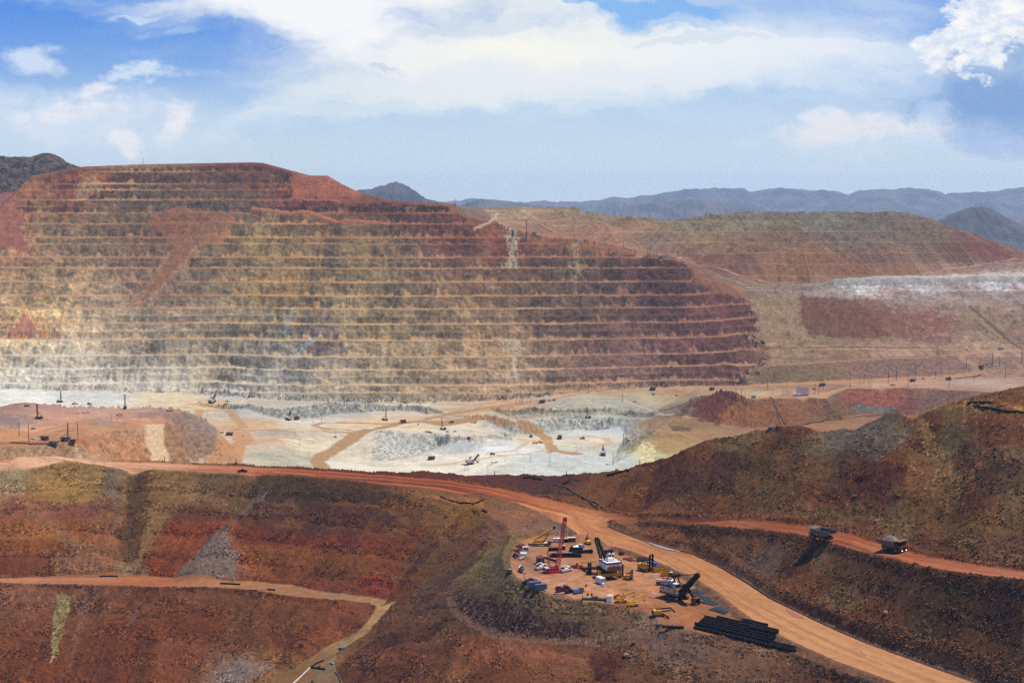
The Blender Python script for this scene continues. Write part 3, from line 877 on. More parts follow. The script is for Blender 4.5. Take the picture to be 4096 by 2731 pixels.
# buried ground
st = fbm(0, FXP[SLW], FYP[SLW], 26) + .5 * fbm(1, FXP[SLW], FYP[SLW], 9)
cb = (ct * .62 + .16 * lin((150, 92, 64))) * (1 + .13 * st[..., None])
CW = np.where(BURY[..., None] > .5, cb, CW)
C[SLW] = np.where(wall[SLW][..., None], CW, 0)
for pts, c, f in (([(2030, 880), (2060, 880), (2075, 960), (2060, 1010), (2088, 1066), (2010, 1070), (2036, 1000), (2020, 930)], (204, 192, 158), .55), ([(2010, 1330), (2060, 1325), (2105, 1385), (2060, 1400), (2095, 1492), (2030, 1500), (2050, 1420), (1995, 1390)], (206, 190, 150), .5),
                  ([(330, 695), (390, 700), (410, 760), (340, 800), (300, 770)], (190, 156, 104), .5), ([(1240, 1325), (1270, 1330), (1190, 1445), (1130, 1445)], (168, 178, 168), .5), ([(1140, 1250), (1175, 1250), (1165, 1340), (1120, 1340)], (150, 160, 150), .4), ([(2290, 960), (2312, 960), (2325, 1100), (2300, 1180), (2285, 1080)], (186, 164, 118), .45),
                  ([(130, 820), (200, 815), (230, 1000), (160, 1010)], (176, 150, 104), .35), ([(1060, 830), (1130, 830), (1080, 930), (1000, 1000), (960, 990)], (196, 160, 104), .4), ([(1700, 1380), (1720, 1380), (1735, 1500), (1700, 1500)], (196, 176, 134), .4), ([(-200, 1480), (500, 1490), (900, 1520), (1000, 1560), (500, 1560), (-200, 1550)], (222, 214, 198), .5), ([(-200, 1330), (250, 1370), (800, 1470), (1000, 1560), (-200, 1560)], (214, 200, 172), .35)):  # lower left patches: pale dusty haze painted into the wall colour
    sl, m = inside(poly_px(pts), JX * 9, JY * 9)
    w_ = (m * f * np.clip(.8 + .5 * fbm(1, FXP[sl], FYP[sl], 14), .1, 1.6)).astype(np.float32)
    mixin(sl, np.clip(w_, 0, 1), c, 1.3)
for pts, c, L, r in ((PILE, (164, 100, 76), 1.4, 5), (SLIDE, (158, 118, 84), 1.25, 6), ([(100, 1245), (130, 1290), (190, 1335), (30, 1335), (75, 1290)], (196, 128, 98), 1.35, 3),
                     ([(690, 960), (800, 965), (760, 1010), (650, 1130), (600, 1180), (560, 1215), (610, 1120), (680, 1030)], (146, 98, 66), 1.3, 5),
                     ([(1235, 700), (1320, 700), (1375, 737), (1445, 775), (1440, 800), (1330, 760), (1260, 730)], (176, 106, 76), 1.5, 6)):
    sl, m = patch(pts, c, L, r)
    s2 = (fbm(0, FXP[sl], FYP[sl], 24) + .6 * fbm(1, FXP[sl], FYP[sl], 8)) * .13
    C[sl] *= np.where(m, 1 + s2, 1)[..., None]
band(((0 + 1, 960), (1000, 828), (1150, 848), (1330, 880), (1560, 893)), 5, (190, 116, 84), 1.5, .0)
band(((1010, 830), (1150, 848), (1330, 880), (1560, 893)), 9, (196, 120, 86), 1.6, .9)
band(((2560, 1020), (2700, 1024), (2720, 1026)), 20, (196, 140, 100), 1.5, .8)
back = wall & (GY > 3960) & (AV < -0.02)[None, :]

# --- far dumps
DUMP = [(1900, 840, (176, 142, 100)), (2050, 850, (160, 132, 100)), (2150, 900, (150, 112, 84)), (2250, 960, (168, 108, 74)), (2450, 930, (150, 106, 80)), (2350, 860, (140, 118, 86)), (2560, 900, (150, 116, 82)), (2600, 980, (140, 110, 88)),
        (2750, 900, (128, 112, 84)), (3000, 870, (130, 116, 92)), (3300, 870, (122, 112, 92)), (3500, 870, (110, 96, 76)), (2800, 960, (140, 110, 74)), (3100, 950, (128, 96, 64)), (3400, 950, (120, 100, 78)), (3700, 950, (116, 94, 70)),
        (2950, 1050, (124, 84, 66)), (2800, 1040, (128, 84, 64)), (3250, 1040, (140, 96, 60)), (3500, 1030, (130, 94, 68)), (3800, 1010, (120, 86, 62)), (3950, 1010, (120, 74, 58)), (3150, 1100, (150, 104, 66)), (3400, 1080, (146, 98, 66)), (3600, 1080, (140, 100, 70)),
        (3800, 1080, (150, 112, 88)), (4050, 1060, (150, 116, 94)), (3450, 1128, (206, 196, 184)), (3650, 1125, (200, 190, 182)), (3950, 1115, (206, 196, 190)), (4200, 1115, (206, 196, 190)), (3300, 1165, (150, 128, 112)), (3600, 1170, (160, 132, 116)), (3900, 1170, (158, 132, 118)),
        (4090, 1190, (156, 130, 116)), (3100, 1160, (140, 116, 92)), (3080, 1250, (152, 122, 86)), (3120, 1330, (156, 124, 90)), (3300, 1250, (118, 70, 54)), (3450, 1280, (124, 74, 56)), (3600, 1290, (140, 90, 68)), (3750, 1300, (144, 94, 74)), (3900, 1290, (150, 120, 90)),
        (4000, 1260, (150, 118, 92)), (4080, 1330, (150, 112, 88)), (3300, 1375, (150, 120, 84)), (3600, 1378, (156, 124, 92)), (3900, 1380, (170, 136, 104)), (3050, 1420, (150, 116, 84)), (3300, 1420, (146, 110, 80)), (3600, 1415, (168, 126, 100)), (3200, 1395, (140, 112, 80))]
sl = SLD
cd = idw(sl, DUMP, 1.35, 3.5)
seg = np.floor(FXP[sl] / 95 + dk * .37 + .4 * fbm(1, FXP[sl], FYP[sl], 60))
hv = hsh(seg, dk)[..., None]
cd = cd * (0.84 + 0.30 * hv) * (1 + .14 * (fbm(0, FXP[sl], FYP[sl], 34) + .7 * fbm(1, FXP[sl], FYP[sl], 11))[..., None] + .12 * white(GX[sl], GY[sl], 2.5)[..., None])
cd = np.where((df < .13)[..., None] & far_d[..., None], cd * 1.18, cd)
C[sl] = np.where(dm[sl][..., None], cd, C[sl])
for pts, c, L, r in (([(3290, 1131), (3340, 1117), (3400, 1113), (3700, 1107), (4130, 1099), (4130, 1090), (3800, 1098), (3400, 1105)], (214, 192, 172), 1.6, .6),
                     ([(3325, 1128), (3400, 1114), (3700, 1107), (4130, 1100), (4130, 1126), (3800, 1131), (3690, 1137), (3400, 1145), (3330, 1138)], (178, 168, 156), 1.65, .6),
                     ([(3203, 1186), (3300, 1190), (3420, 1197), (3570, 1345), (3330, 1352), (3240, 1330), (3205, 1290)], (116, 76, 52), 1.25, 4), ([(3440, 1198), (3520, 1203), (3690, 1345), (3590, 1345)], (134, 90, 66), 1.3, 5), ([(3060, 1488), (3130, 1482), (3250, 1492), (3380, 1508), (3370, 1517), (3200, 1519), (3090, 1513)], (94, 78, 58), 1.2, 2), ([(3060, 1528), (3160, 1531), (3220, 1538), (3080, 1541)], (108, 90, 64), 1.2, 2),
                     ([(3010, 1200), (3195, 1186), (3200, 1300), (3260, 1360), (3100, 1370), (3020, 1330)], (158, 126, 92), 1.35, 6),
                     ([(3895, 986), (4010, 985), (4060, 1010), (3960, 1035), (3900, 1010)], (124, 74, 58), 1.3, 4)):
    sl, m = patch(pts, c, L, r, .85)
    C[sl] *= np.where(m, 1 + .13 * (fbm(0, FXP[sl], FYP[sl], 30) + .6 * fbm(1, FXP[sl], FYP[sl], 10)) + .05 * white(GX[sl], GY[sl], 2.5), 1)[..., None]
for P_, w_, c_ in ((((2640, 1020), (2760, 1034), (2900, 1074), (3060, 1125)), 7, (206, 150, 108)), (((3660, 1096), (3780, 1076), (3900, 1060), (4090, 1030)), 9, (176, 144, 124)), (((3880, 1226), (3990, 1320), (4096, 1395)), 7, (120, 92, 70)),
                   (((3860, 1230), (3970, 1322), (4070, 1393)), 6, (170, 138, 100)), (((3010, 1395), (3300, 1396), (3600, 1398), (3870, 1392)), 5, (196, 150, 118)), (((1900, 915), (1960, 890), (1990, 850)), 8, (206, 170, 134))):
    band(P_, w_, c_, 1.5)
# dark cut edges of the benches on the right
for P_, w_, c_ in ((((3320, 1386), (3500, 1390), (3700, 1392), (3850, 1390)), 5, (86, 62, 48)), (((3000, 1392), (3150, 1394), (3300, 1392)), 6, (104, 62, 50)), (((3060, 1430), (3200, 1436), (3330, 1434)), 9, (98, 86, 58)), (((3000, 1142), (3100, 1143), (3200, 1142)), 6, (110, 86, 60))):
    band(P_, w_, c_, 1.1, .85)

# --- pit floor and left mound
FLOOR = [(100, 1600, (246, 238, 220)), (350, 1590, (222, 216, 204)), (300, 1615, (240, 228, 208)), (700, 1600, (236, 210, 168)), (850, 1610, (232, 196, 146)), (900, 1590, (206, 198, 184)), (1050, 1660, (196, 192, 180)), (1200, 1655, (206, 196, 178)), (1100, 1620, (206, 190, 166)), (1350, 1640, (190, 186, 174)), (1250, 1690, (236, 222, 196)), (1000, 1700, (226, 178, 126)),
         (1450, 1690, (238, 202, 156)), (1600, 1640, (224, 206, 178)), (1600, 1720, (240, 214, 176)), (1250, 1720, (232, 206, 166)), (1150, 1730, (190, 176, 160)), (1080, 1770, (224, 178, 140)), (1200, 1790, (236, 216, 180)), (1150, 1830, (196, 186, 160)), (1500, 1780, (228, 206, 176)), (1640, 1790, (196, 190, 176)), (1850, 1785, (200, 198, 188)), (1560, 1830, (236, 220, 190)), (1700, 1850, (250, 234, 204)), (1900, 1840, (252, 236, 206)),
         (2000, 1800, (246, 240, 228)), (1900, 1720, (246, 220, 186)), (2000, 1705, (190, 190, 180)), (2150, 1770, (248, 226, 190)), (2200, 1850, (214, 214, 202)), (2350, 1850, (208, 208, 196)), (2400, 1760, (234, 214, 182)), (2300, 1730, (226, 224, 212)), (2200, 1695, (190, 188, 176)), (2350, 1700, (182, 180, 168)), (2500, 1710, (176, 180, 178)), (2200, 1660, (228, 214, 188)), (2400, 1665, (214, 206, 186)), (2300, 1650, (160, 154, 136)),
         (2500, 1655, (170, 160, 138)), (2150, 1640, (190, 150, 116)), (2350, 1620, (196, 182, 152)), (2500, 1630, (178, 174, 154)), (2500, 1580, (190, 164, 126)), (2600, 1600, (196, 176, 140)), (2700, 1580, (190, 150, 108)), (1900, 1660, (206, 176, 136)), (2050, 1620, (214, 172, 126)), (2480, 1790, (206, 204, 190)), (2480, 1830, (214, 214, 200)), (2560, 1800, (210, 196, 140)), (2640, 1780, (186, 146, 82)), (2700, 1740, (166, 128, 78)), (2800, 1730, (170, 126, 84)),
         (2750, 1700, (146, 112, 66)), (2850, 1640, (96, 50, 36)), (2900, 1610, (100, 54, 38)), (2950, 1660, (176, 112, 60)), (3100, 1640, (172, 108, 58)), (3150, 1690, (176, 112, 66)), (3250, 1620, (166, 112, 64)), (3300, 1650, (150, 108, 66)), (3350, 1680, (190, 132, 86)), (3450, 1600, (140, 92, 68)), (3600, 1600, (150, 88, 66)), (3750, 1600, (160, 116, 88)), (3900, 1590, (166, 124, 96)), (4050, 1570, (160, 122, 94)), (3000, 1580, (206, 176, 126)), (3200, 1575, (200, 152, 118)),
         (3500, 1540, (206, 156, 122)), (3700, 1535, (200, 152, 122)), (3900, 1530, (190, 160, 136)), (3300, 1500, (164, 128, 88)), (3100, 1500, (150, 118, 84)), (3500, 1480, (166, 124, 100)), (3700, 1470, (170, 128, 104)), (3900, 1450, (176, 132, 108)), (4050, 1460, (180, 136, 110)), (4000, 1480, (190, 150, 120)), (2900, 1540, (180, 130, 96)), (2600, 1690, (176, 132, 84))]
MOUND = [(60, 1650, (176, 132, 112)), (150, 1640, (180, 138, 118)), (250, 1650, (200, 148, 124)), (450, 1650, (206, 156, 128)), (600, 1640, (196, 148, 124)), (300, 1680, (220, 160, 122)), (400, 1690, (176, 150, 134)), (550, 1690, (226, 160, 114)), (30, 1700, (150, 126, 116)), (120, 1720, (224, 164, 122)), (200, 1770, (190, 120, 76)), (60, 1760, (196, 140, 92)), (300, 1745, (196, 140, 94)), (350, 1760, (200, 140, 92)), (480, 1730, (186, 140, 96)), (550, 1740, (196, 142, 100)),
         (400, 1780, (206, 140, 102)), (500, 1800, (206, 142, 96)), (450, 1830, (190, 140, 88)), (100, 1820, (190, 150, 104)), (30, 1820, (186, 142, 96)), (250, 1820, (176, 136, 92)), (350, 1825, (196, 166, 130)), (660, 1660, (160, 128, 114)), (700, 1660, (150, 124, 112)), (760, 1700, (164, 132, 112)), (820, 1720, (154, 130, 116)), (720, 1740, (166, 124, 98)), (700, 1800, (176, 130, 92)), (780, 1780, (170, 130, 98)), (840, 1780, (160, 130, 106))]
sl = (slice(np.searchsorted(YR, 1700), np.searchsorted(YR, 3560)), slice(0, NC))
cfl = idw(sl, FLOOR, 1.55, 3.5, 1.0, .8)
cmo = idw(sl, MOUND, 1.5, 3.5, 1.0, .8)
cc = np.where((Z[sl] == 8)[..., None], cmo, cfl)
tex = 1 + (.07 * fbm(0, GX[sl] * .5, GY[sl] * 1.3, 60) + .05 * fbm(1, GX[sl] * .6, GY[sl] * 1.5, 18))[..., None] + .05 * white(GX[sl] * .5, GY[sl], 3)[..., None]
rocky = (slope_pit[sl] * (.13 * fbm(1, GX[sl], HB[sl] * 2, 10) + .16 * white(GX[sl], GY[sl], 2.2)))[..., None]
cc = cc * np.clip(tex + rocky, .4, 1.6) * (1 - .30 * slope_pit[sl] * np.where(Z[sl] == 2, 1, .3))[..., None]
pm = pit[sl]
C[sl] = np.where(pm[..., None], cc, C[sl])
# blasted faces of the pit benches
def strip(*Ls):
    a_, b_ = Ls
    return np.array([(x, y) for L in a_ for x, y, z in L.pts()] + [(x, y) for L in b_ for x, y, z in L.pts()][::-1])


for P_, c_, f_ in ((strip([BT1], [BC1, LN['BC2']]), (176, 172, 158), .75), (strip([T2T], [LN['T2C']]), (126, 116, 96), .85), (strip([F2T], [LN['F2C']]), (150, 146, 134), .8)):
    s_, m_ = inside(P_, JX * 5, JY * 5)
    w_ = m_ * f_
    mixin(s_, w_.astype(np.float32), c_, 1.25)
    C[s_] *= np.where(m_, np.clip(1 + .24 * fbm(1, GX[s_], GY[s_] * 2, 14) + .22 * white(GX[s_], GY[s_], 2.2), .4, 1.7), 1)[..., None]
    RUB[s_] = np.where(m_, .9, RUB[s_])
# worn haul tracks across the pit
for P_, w_, c_, f_ in ((((1290, 1872), (1270, 1848), (1290, 1825), (1340, 1800), (1400, 1775), (1440, 1745), (1480, 1722), (1560, 1704), (1700, 1694), (1800, 1692), (1900, 1694)), 30, (200, 156, 106), .9),
                       (((1400, 1735), (1370, 1722), (1290, 1712), (1255, 1700), (1290, 1690), (1400, 1690), (1560, 1696), (1700, 1690)), 17, (204, 160, 112), .85),
                       (((1640, 1690), (1720, 1672), (1790, 1658), (1944, 1634), (2170, 1603), (2400, 1573), (2600, 1557), (2800, 1549), (3000, 1545), (3300, 1532), (3500, 1522), (3780, 1508), (3900, 1496)), 15, (222, 168, 122), .95),
                       (((1700, 1672), (1800, 1652), (1950, 1628), (2170, 1598)), 9, (190, 138, 100), .7),
                       (((2000, 1703), (2080, 1706), (2150, 1722), (2185, 1750), (2190, 1775), (2210, 1800), (2260, 1810), (2310, 1812)), 24, (206, 160, 108), .9), (((2210, 1800), (2190, 1815), (2240, 1822), (2320, 1815)), 11, (200, 152, 104), .8),
                       (((1900, 1690), (2000, 1704)), 12, (204, 150, 104), .9), (((2190, 1800), (2120, 1812), (1950, 1830), (1750, 1862)), 10, (240, 206, 160), .7), (((2160, 1770), (2060, 1800), (1950, 1815)), 10, (232, 198, 156), .6),
                       (((2320, 1745), (2420, 1750), (2440, 1770), (2380, 1790)), 16, (240, 196, 150), .7), (((2100, 1762), (2180, 1765)), 40, (240, 196, 140), .6),
                       (((700, 1650), (800, 1640), (900, 1650), (960, 1690), (975, 1710), (930, 1720), (880, 1716)), 18, (218, 170, 118), .8), (((930, 1722), (1100, 1718), (1300, 1745), (1390, 1748)), 13, (214, 158, 110), .9),
                       (((760, 1615), (900, 1626), (1000, 1620)), 22, (232, 190, 138), .6), (((985, 1764), (950, 1785), (900, 1815), (860, 1832), (840, 1860)), 34, (226, 172, 124), .95), (((960, 1730), (970, 1760)), 40, (228, 172, 122), .8),
                       (((620, 1700), (615, 1740), (620, 1780), (640, 1810), (680, 1860)), 30, (255, 224, 184), .97), (((300, 1696), (450, 1690), (560, 1694), (660, 1690)), 18, (226, 158, 112), .8),
                       (((90, 1750), (180, 1722), (300, 1692), (420, 1672), (560, 1650)), 17, (222, 158, 116), .8), (((0, 1775), (150, 1772), (300, 1758), (330, 1760)), 22, (196, 116, 72), .8),
                       (((2740, 1664), (2690, 1680), (2640, 1712), (2600, 1720)), 12, (214, 164, 104), .95), (((2740, 1664), (2800, 1682), (2880, 1697), (3000, 1716)), 11, (220, 168, 116), .95), (((2640, 1722), (2710, 1730), (2760, 1745), (2810, 1765)), 8, (206, 160, 92), .9),
                       (((2050, 1668), (2250, 1660), (2500, 1650)), 7, (226, 216, 196), .8), (((2500, 1612), (2600, 1638), (2690, 1660)), 8, (224, 212, 190), .9), (((2380, 1598), (2500, 1606)), 10, (228, 196, 152), .8),
                       (((2830, 1594), (3000, 1592), (3200, 1588), (3400, 1552), (3700, 1548), (3850, 1556)), 10, (224, 176, 134), .8), (((3200, 1592), (3300, 1575), (3390, 1550)), 14, (222, 176, 134), .7),
                       (((3890, 1494), (3930, 1478), (3890, 1455), (3850, 1435), (3850, 1415), (3920, 1408), (4096, 1401)), 16, (206, 166, 134), .9), (((3920, 1470), (3900, 1440), (3890, 1425)), 10, (190, 140, 108), .8), (((3900, 1480), (3960, 1500), (4050, 1508), (4090, 1490), (4075, 1460), (4060, 1450)), 13, (200, 158, 128), .8),
                       (((3100, 1462), (3350, 1446), (3600, 1432), (3820, 1420)), 6, (206, 160, 128), .8), (((2400, 1560), (2300, 1573), (2220, 1582)), 9, (226, 178, 128), .8), (((1740, 1618), (1900, 1618), (2030, 1606)), 12, (232, 172, 118), .9), (((1000, 1604), (1300, 1606), (1700, 1612)), 7, (222, 196, 160), .6)):
    band(P_, w_, tuple(np.array(c_) * (.94, .90, .84)), 1.6, f_)
# drill pattern and pale pads
for pts, c in (([(1730, 1728), (1900, 1732), (1976, 1738), (1900, 1756), (1820, 1748)], (240, 214, 190)), ([(1520, 1662), (1720, 1660), (1690, 1676), (1540, 1680)], (228, 184, 150)), ([(1300, 1842), (1420, 1850), (1560, 1875), (1400, 1885), (1320, 1868)], (250, 238, 212)), ([(1895, 1758), (1950, 1752), (1960, 1760), (1910, 1770)], (246, 228, 200)),
               ([(2280, 1719), (2480, 1720), (2520, 1745), (2400, 1748)], (228, 226, 214))):
    sl, m = patch(pts, c, 1.55, 2.0, .7)
    hx = np.cos(GX[sl] * 2 * np.pi / 9) * np.cos(GY[sl] * 2 * np.pi / 26)
    C[sl] *= np.where(m, 1 + .10 * hx, 1)[..., None]
for pts, c, L in (([(2800, 1690), (2770, 1660), (2800, 1620), (2840, 1600), (2890, 1600), (2900, 1640), (2880, 1680), (2850, 1692)], (92, 46, 34), 1.05), ([(2860, 1590), (2900, 1566), (2950, 1572), (2960, 1592), (2900, 1606)], (98, 50, 36), 1.05), ([(2850, 1690), (2890, 1680), (2885, 1700), (2855, 1704)], (100, 54, 40), 1.05),
                  ([(3350, 1580), (3390, 1560), (3600, 1555), (3640, 1590), (3600, 1626), (3450, 1622), (3360, 1600)], (146, 82, 58), 1.3), ([(3400, 1630), (3450, 1622), (3600, 1626), (3560, 1645), (3420, 1650)], (104, 98, 92), 1.2), ([(3230, 1620), (3330, 1640), (3300, 1655), (3235, 1640)], (112, 66, 46), 1.2),
                  ([(2670, 1700), (2760, 1708), (2765, 1725), (2690, 1722)], (92, 72, 48), 1.2), ([(2545, 1802), (2570, 1765), (2620, 1780), (2650, 1830), (2560, 1850)], (220, 202, 146), 1.45)):
    sl, m = patch(pts, c, L, 4.0, .85)
    C[sl] *= np.where(m, 1 + .22 * white(GX[sl], GY[sl], 2.0) + .14 * fbm(1, FXP[sl], FYP[sl], 14), 1)[..., None]

# --- foreground
FORE = [(60, 1905, (150, 130, 96)), (250, 1930, (146, 116, 66)), (400, 1900, (146, 132, 92)), (420, 1960, (124, 104, 72)), (300, 1980, (138, 106, 62)), (560, 1960, (120, 86, 54)), (700, 1960, (142, 112, 68)), (800, 1980, (128, 102, 66)), (900, 1930, (110, 88, 60)), (100, 2050, (132, 86, 66)), (250, 2050, (126, 82, 64)), (60, 2130, (150, 98, 58)), (150, 2150, (150, 96, 48)), (330, 2120, (140, 92, 56)), (430, 2100, (132, 80, 58)),
        (120, 2220, (140, 84, 46)), (60, 2280, (122, 72, 46)), (300, 2270, (138, 96, 66)), (230, 2240, (110, 72, 48)), (540, 2100, (100, 70, 44)), (620, 2060, (136, 104, 62)), (560, 2220, (124, 92, 62)), (750, 2060, (100, 62, 48)), (850, 2010, (106, 74, 50)), (700, 2130, (128, 58, 30)), (800, 2130, (130, 62, 32)), (680, 2190, (132, 76, 44)), (780, 2190, (130, 72, 42)), (620, 2260, (126, 58, 34)), (720, 2260, (120, 62, 38)), (870, 2240, (128, 112, 108)),
        (1000, 2000, (74, 58, 40)), (1150, 1980, (66, 52, 36)), (1300, 2000, (74, 54, 38)), (1100, 2060, (82, 58, 44)), (1300, 2060, (76, 54, 42)), (1500, 2050, (84, 58, 42)), (1000, 2150, (118, 62, 36)), (1150, 2160, (120, 60, 32)), (1350, 2180, (106, 54, 32)), (1000, 2220, (134, 72, 42)), (1150, 2240, (126, 72, 46)), (1300, 2260, (110, 62, 40)), (1100, 2300, (116, 62, 38)), (1250, 2320, (112, 60, 38)), (1520, 2330, (126, 56, 30)), (1400, 2320, (100, 58, 40)), (1550, 2180, (112, 58, 34)),
        (1650, 2100, (98, 66, 40)), (1700, 1985, (110, 78, 50)), (1850, 2060, (116, 82, 38)), (1750, 2120, (96, 68, 42)), (1900, 2120, (88, 62, 48)), (1700, 2250, (100, 74, 44)), (1600, 2300, (92, 62, 44)), (1800, 2230, (84, 60, 46)), (1980, 2080, (124, 84, 60)), (2080, 2080, (126, 88, 62)), (2150, 2110, (120, 90, 68)), (1930, 2250, (112, 98, 62)), (1970, 2330, (104, 92, 58)), (2050, 2420, (100, 88, 56)), (2200, 2440, (92, 82, 52)), (2350, 2430, (94, 80, 54)), (2450, 2450, (112, 88, 70)), (1750, 2340, (84, 62, 50)),
        (1600, 2440, (94, 66, 48)), (1700, 2450, (90, 64, 50)), (1850, 2420, (66, 48, 40)), (1950, 2480, (62, 44, 38)), (2150, 2500, (66, 46, 38)), (2300, 2520, (74, 54, 44)), (2450, 2520, (104, 84, 64)), (2600, 2500, (116, 92, 76)), (1560, 2560, (92, 60, 42)), (1450, 2650, (96, 60, 42)), (1600, 2650, (100, 58, 36)), (1750, 2560, (108, 72, 50)), (1850, 2600, (116, 70, 44)), (2000, 2600, (126, 78, 50)), (2150, 2620, (120, 74, 46)), (2000, 2700, (104, 60, 36)), (2300, 2680, (112, 72, 46)), (2430, 2660, (94, 52, 30)),
        (2550, 2600, (120, 86, 62)), (2700, 2600, (112, 86, 68)), (2900, 2620, (110, 80, 62)), (3100, 2680, (104, 74, 56)), (2600, 2700, (106, 72, 48)), (2850, 2700, (108, 76, 56)), (3300, 2720, (90, 56, 40)), (3000, 2560, (116, 82, 62)),
        (100, 2400, (124, 82, 60)), (40, 2550, (112, 64, 38)), (150, 2650, (112, 64, 36)), (350, 2400, (110, 72, 50)), (600, 2420, (106, 64, 42)), (500, 2550, (104, 58, 34)), (800, 2500, (106, 60, 36)), (700, 2680, (104, 60, 36)), (950, 2400, (104, 64, 42)), (1000, 2550, (108, 66, 40)), (1200, 2450, (104, 62, 38)), (1150, 2550, (100, 56, 32)), (1350, 2450, (110, 64, 40)), (1300, 2520, (118, 66, 40)), (1050, 2650, (120, 78, 48)), (300, 2700, (106, 58, 34)), (950, 2690, (140, 116, 100)), (1100, 2730, (130, 92, 56)), (1250, 2700, (132, 98, 60)),
        (2300, 2030, (120, 80, 54)), (2250, 2120, (116, 92, 76)), (2650, 2150, (100, 66, 42)), (2800, 2170, (96, 66, 40)), (2700, 2200, (116, 76, 50)), (3000, 2200, (98, 66, 42)), (2950, 2270, (100, 76, 60)), (3050, 2260, (96, 72, 58)), (3150, 2280, (96, 68, 44)), (3250, 2260, (104, 76, 52)), (3200, 2350, (104, 76, 40)), (3400, 2300, (92, 62, 38)), (3350, 2400, (118, 92, 56)), (3500, 2420, (100, 66, 46)), (3200, 2430, (94, 56, 38)), (3600, 2350, (86, 60, 36)), (3800, 2400, (84, 58, 36)), (4000, 2400, (76, 52, 34)), (3600, 2500, (94, 66, 42)),
        (3800, 2550, (90, 64, 42)), (4000, 2600, (88, 62, 42)), (3900, 2690, (92, 70, 52)), (3700, 2600, (104, 84, 64)), (3500, 2540, (96, 66, 46)), (4050, 2500, (78, 54, 36))]
HILL = [(2200, 1930, (70, 42, 28)), (1900, 1905, (78, 44, 28)), (1600, 1893, (86, 46, 28)), (1300, 1880, (92, 50, 30)), (1000, 1862, (104, 62, 40)), (600, 1848, (150, 96, 66)), (300, 1843, (176, 124, 90)), (2450, 1920, (92, 60, 34)), (2450, 1980, (100, 62, 34)), (2600, 1880, (84, 52, 30)), (2700, 1850, (86, 56, 32)), (2600, 1980, (108, 68, 38)), (2750, 1950, (72, 46, 30)), (2800, 2020, (80, 54, 34)), (2700, 2030, (112, 80, 50)), (2900, 1850, (76, 50, 32)), (2950, 1980, (84, 60, 36)),
        (3000, 1760, (100, 86, 58)), (3050, 1800, (92, 62, 36)), (3150, 1740, (76, 54, 36)), (3200, 1850, (80, 54, 36)), (3100, 1950, (96, 72, 44)), (3300, 1720, (96, 90, 70)), (3400, 1720, (104, 98, 76)), (3500, 1720, (94, 86, 70)), (3350, 1800, (84, 66, 46)), (3500, 1800, (66, 60, 48)), (3550, 1850, (96, 64, 34)), (3300, 1900, (96, 64, 40)), (3450, 1890, (98, 56, 40)), (3500, 1930, (86, 44, 32)), (3350, 1980, (92, 54, 38)), (3550, 1980, (84, 60, 42)), (3450, 2020, (96, 72, 44)), (3580, 2050, (124, 98, 62)),
        (3300, 2040, (92, 64, 40)), (3150, 2060, (110, 76, 48)), (3450, 2110, (112, 70, 48)), (3700, 1720, (100, 60, 40)), (3750, 1780, (108, 82, 46)), (3800, 1760, (112, 98, 60)), (3680, 1850, (122, 82, 50)), (3780, 1900, (124, 92, 52)), (3900, 1720, (106, 66, 42)), (3900, 1800, (92, 66, 46)), (4000, 1750, (120, 80, 54)), (4050, 1850, (96, 76, 56)), (4000, 1950, (90, 72, 50)), (3900, 2000, (92, 62, 38)), (4050, 2050, (104, 80, 52)), (3900, 2120, (106, 76, 44)), (4050, 2180, (96, 68, 46)), (3750, 2180, (90, 60, 38)), (3850, 1640, (120, 90, 56)), (4060, 1620, (116, 74, 46))]
sl = (slice(0, np.searchsorted(YR, 1400)), slice(0, NC))
c4 = idw(sl, FORE, 1.18, 4.0, 1.5, .12)
c5 = idw(sl, HILL, 1.08, 4.0, 1.5, .15)
hillm = (Z[sl] == 4) | ((GY[sl] > np.interp(AV, [x / y for x, y, z in RAF.pts()], RAF.y)[None, :] + 2))
cc = np.where(hillm[..., None], c5, c4)
# tipped lifts: each level of the dump is a run of loads with its own colour
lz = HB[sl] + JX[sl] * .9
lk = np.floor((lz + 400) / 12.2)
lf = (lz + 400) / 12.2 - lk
fx_, fy_ = FXP[sl], FYP[sl]
along = fx_ - .35 * fy_ + 2.2 * fbm(1, fx_, fy_, 20)
seg = np.floor(along / 26 + lk * .41)
h1, h2 = hsh(seg, lk), hsh(lk, seg + 5)
TINT = np.array([lin((140, 66, 32)), lin((104, 60, 42)), lin((122, 92, 56)), lin((98, 66, 46)), lin((136, 84, 44)), lin((88, 58, 42))]) / 1.35
tint = TINT[(h1 * 6).astype(int) % 6]
steep = sstep(gl[sl], .35, .55)
am = (steep * (.10 + .22 * h2) * np.where(HB[sl] > -262, 1.0, .35))[..., None]
cc = cc * (1 - am) + tint * am
streak = fbm(0, fx_, fy_, 18) * .6 + fbm(1, fx_, fy_, 7) * .4
cc *= np.clip(1 + np.where(HB[sl] > -262, .12, .20) * streak * steep + .06 * fbm(1, GX[sl], GY[sl], 24), .5, 1.6)[..., None]
# rubble gathers low on each lift
rubm = np.clip((.75 - lf) * 1.2 + .35 * fbm(2, GX[sl], GY[sl], 30), .12, 1) * (.35 + .65 * steep)
sp = white(GX[sl], GY[sl], .9) * .55 + white(GX[sl] + 40, GY[sl], 1.9) * .55
cc *= np.clip(1 + .36 * rubm * sp, .3, 2.2)[..., None]
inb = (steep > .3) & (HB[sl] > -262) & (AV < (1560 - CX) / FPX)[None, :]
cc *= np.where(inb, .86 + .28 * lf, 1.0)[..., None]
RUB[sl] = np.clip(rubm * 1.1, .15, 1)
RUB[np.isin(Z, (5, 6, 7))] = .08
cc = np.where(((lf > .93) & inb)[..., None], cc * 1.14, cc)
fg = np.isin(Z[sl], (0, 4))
C[sl] = np.where(fg[..., None], cc, C[sl])

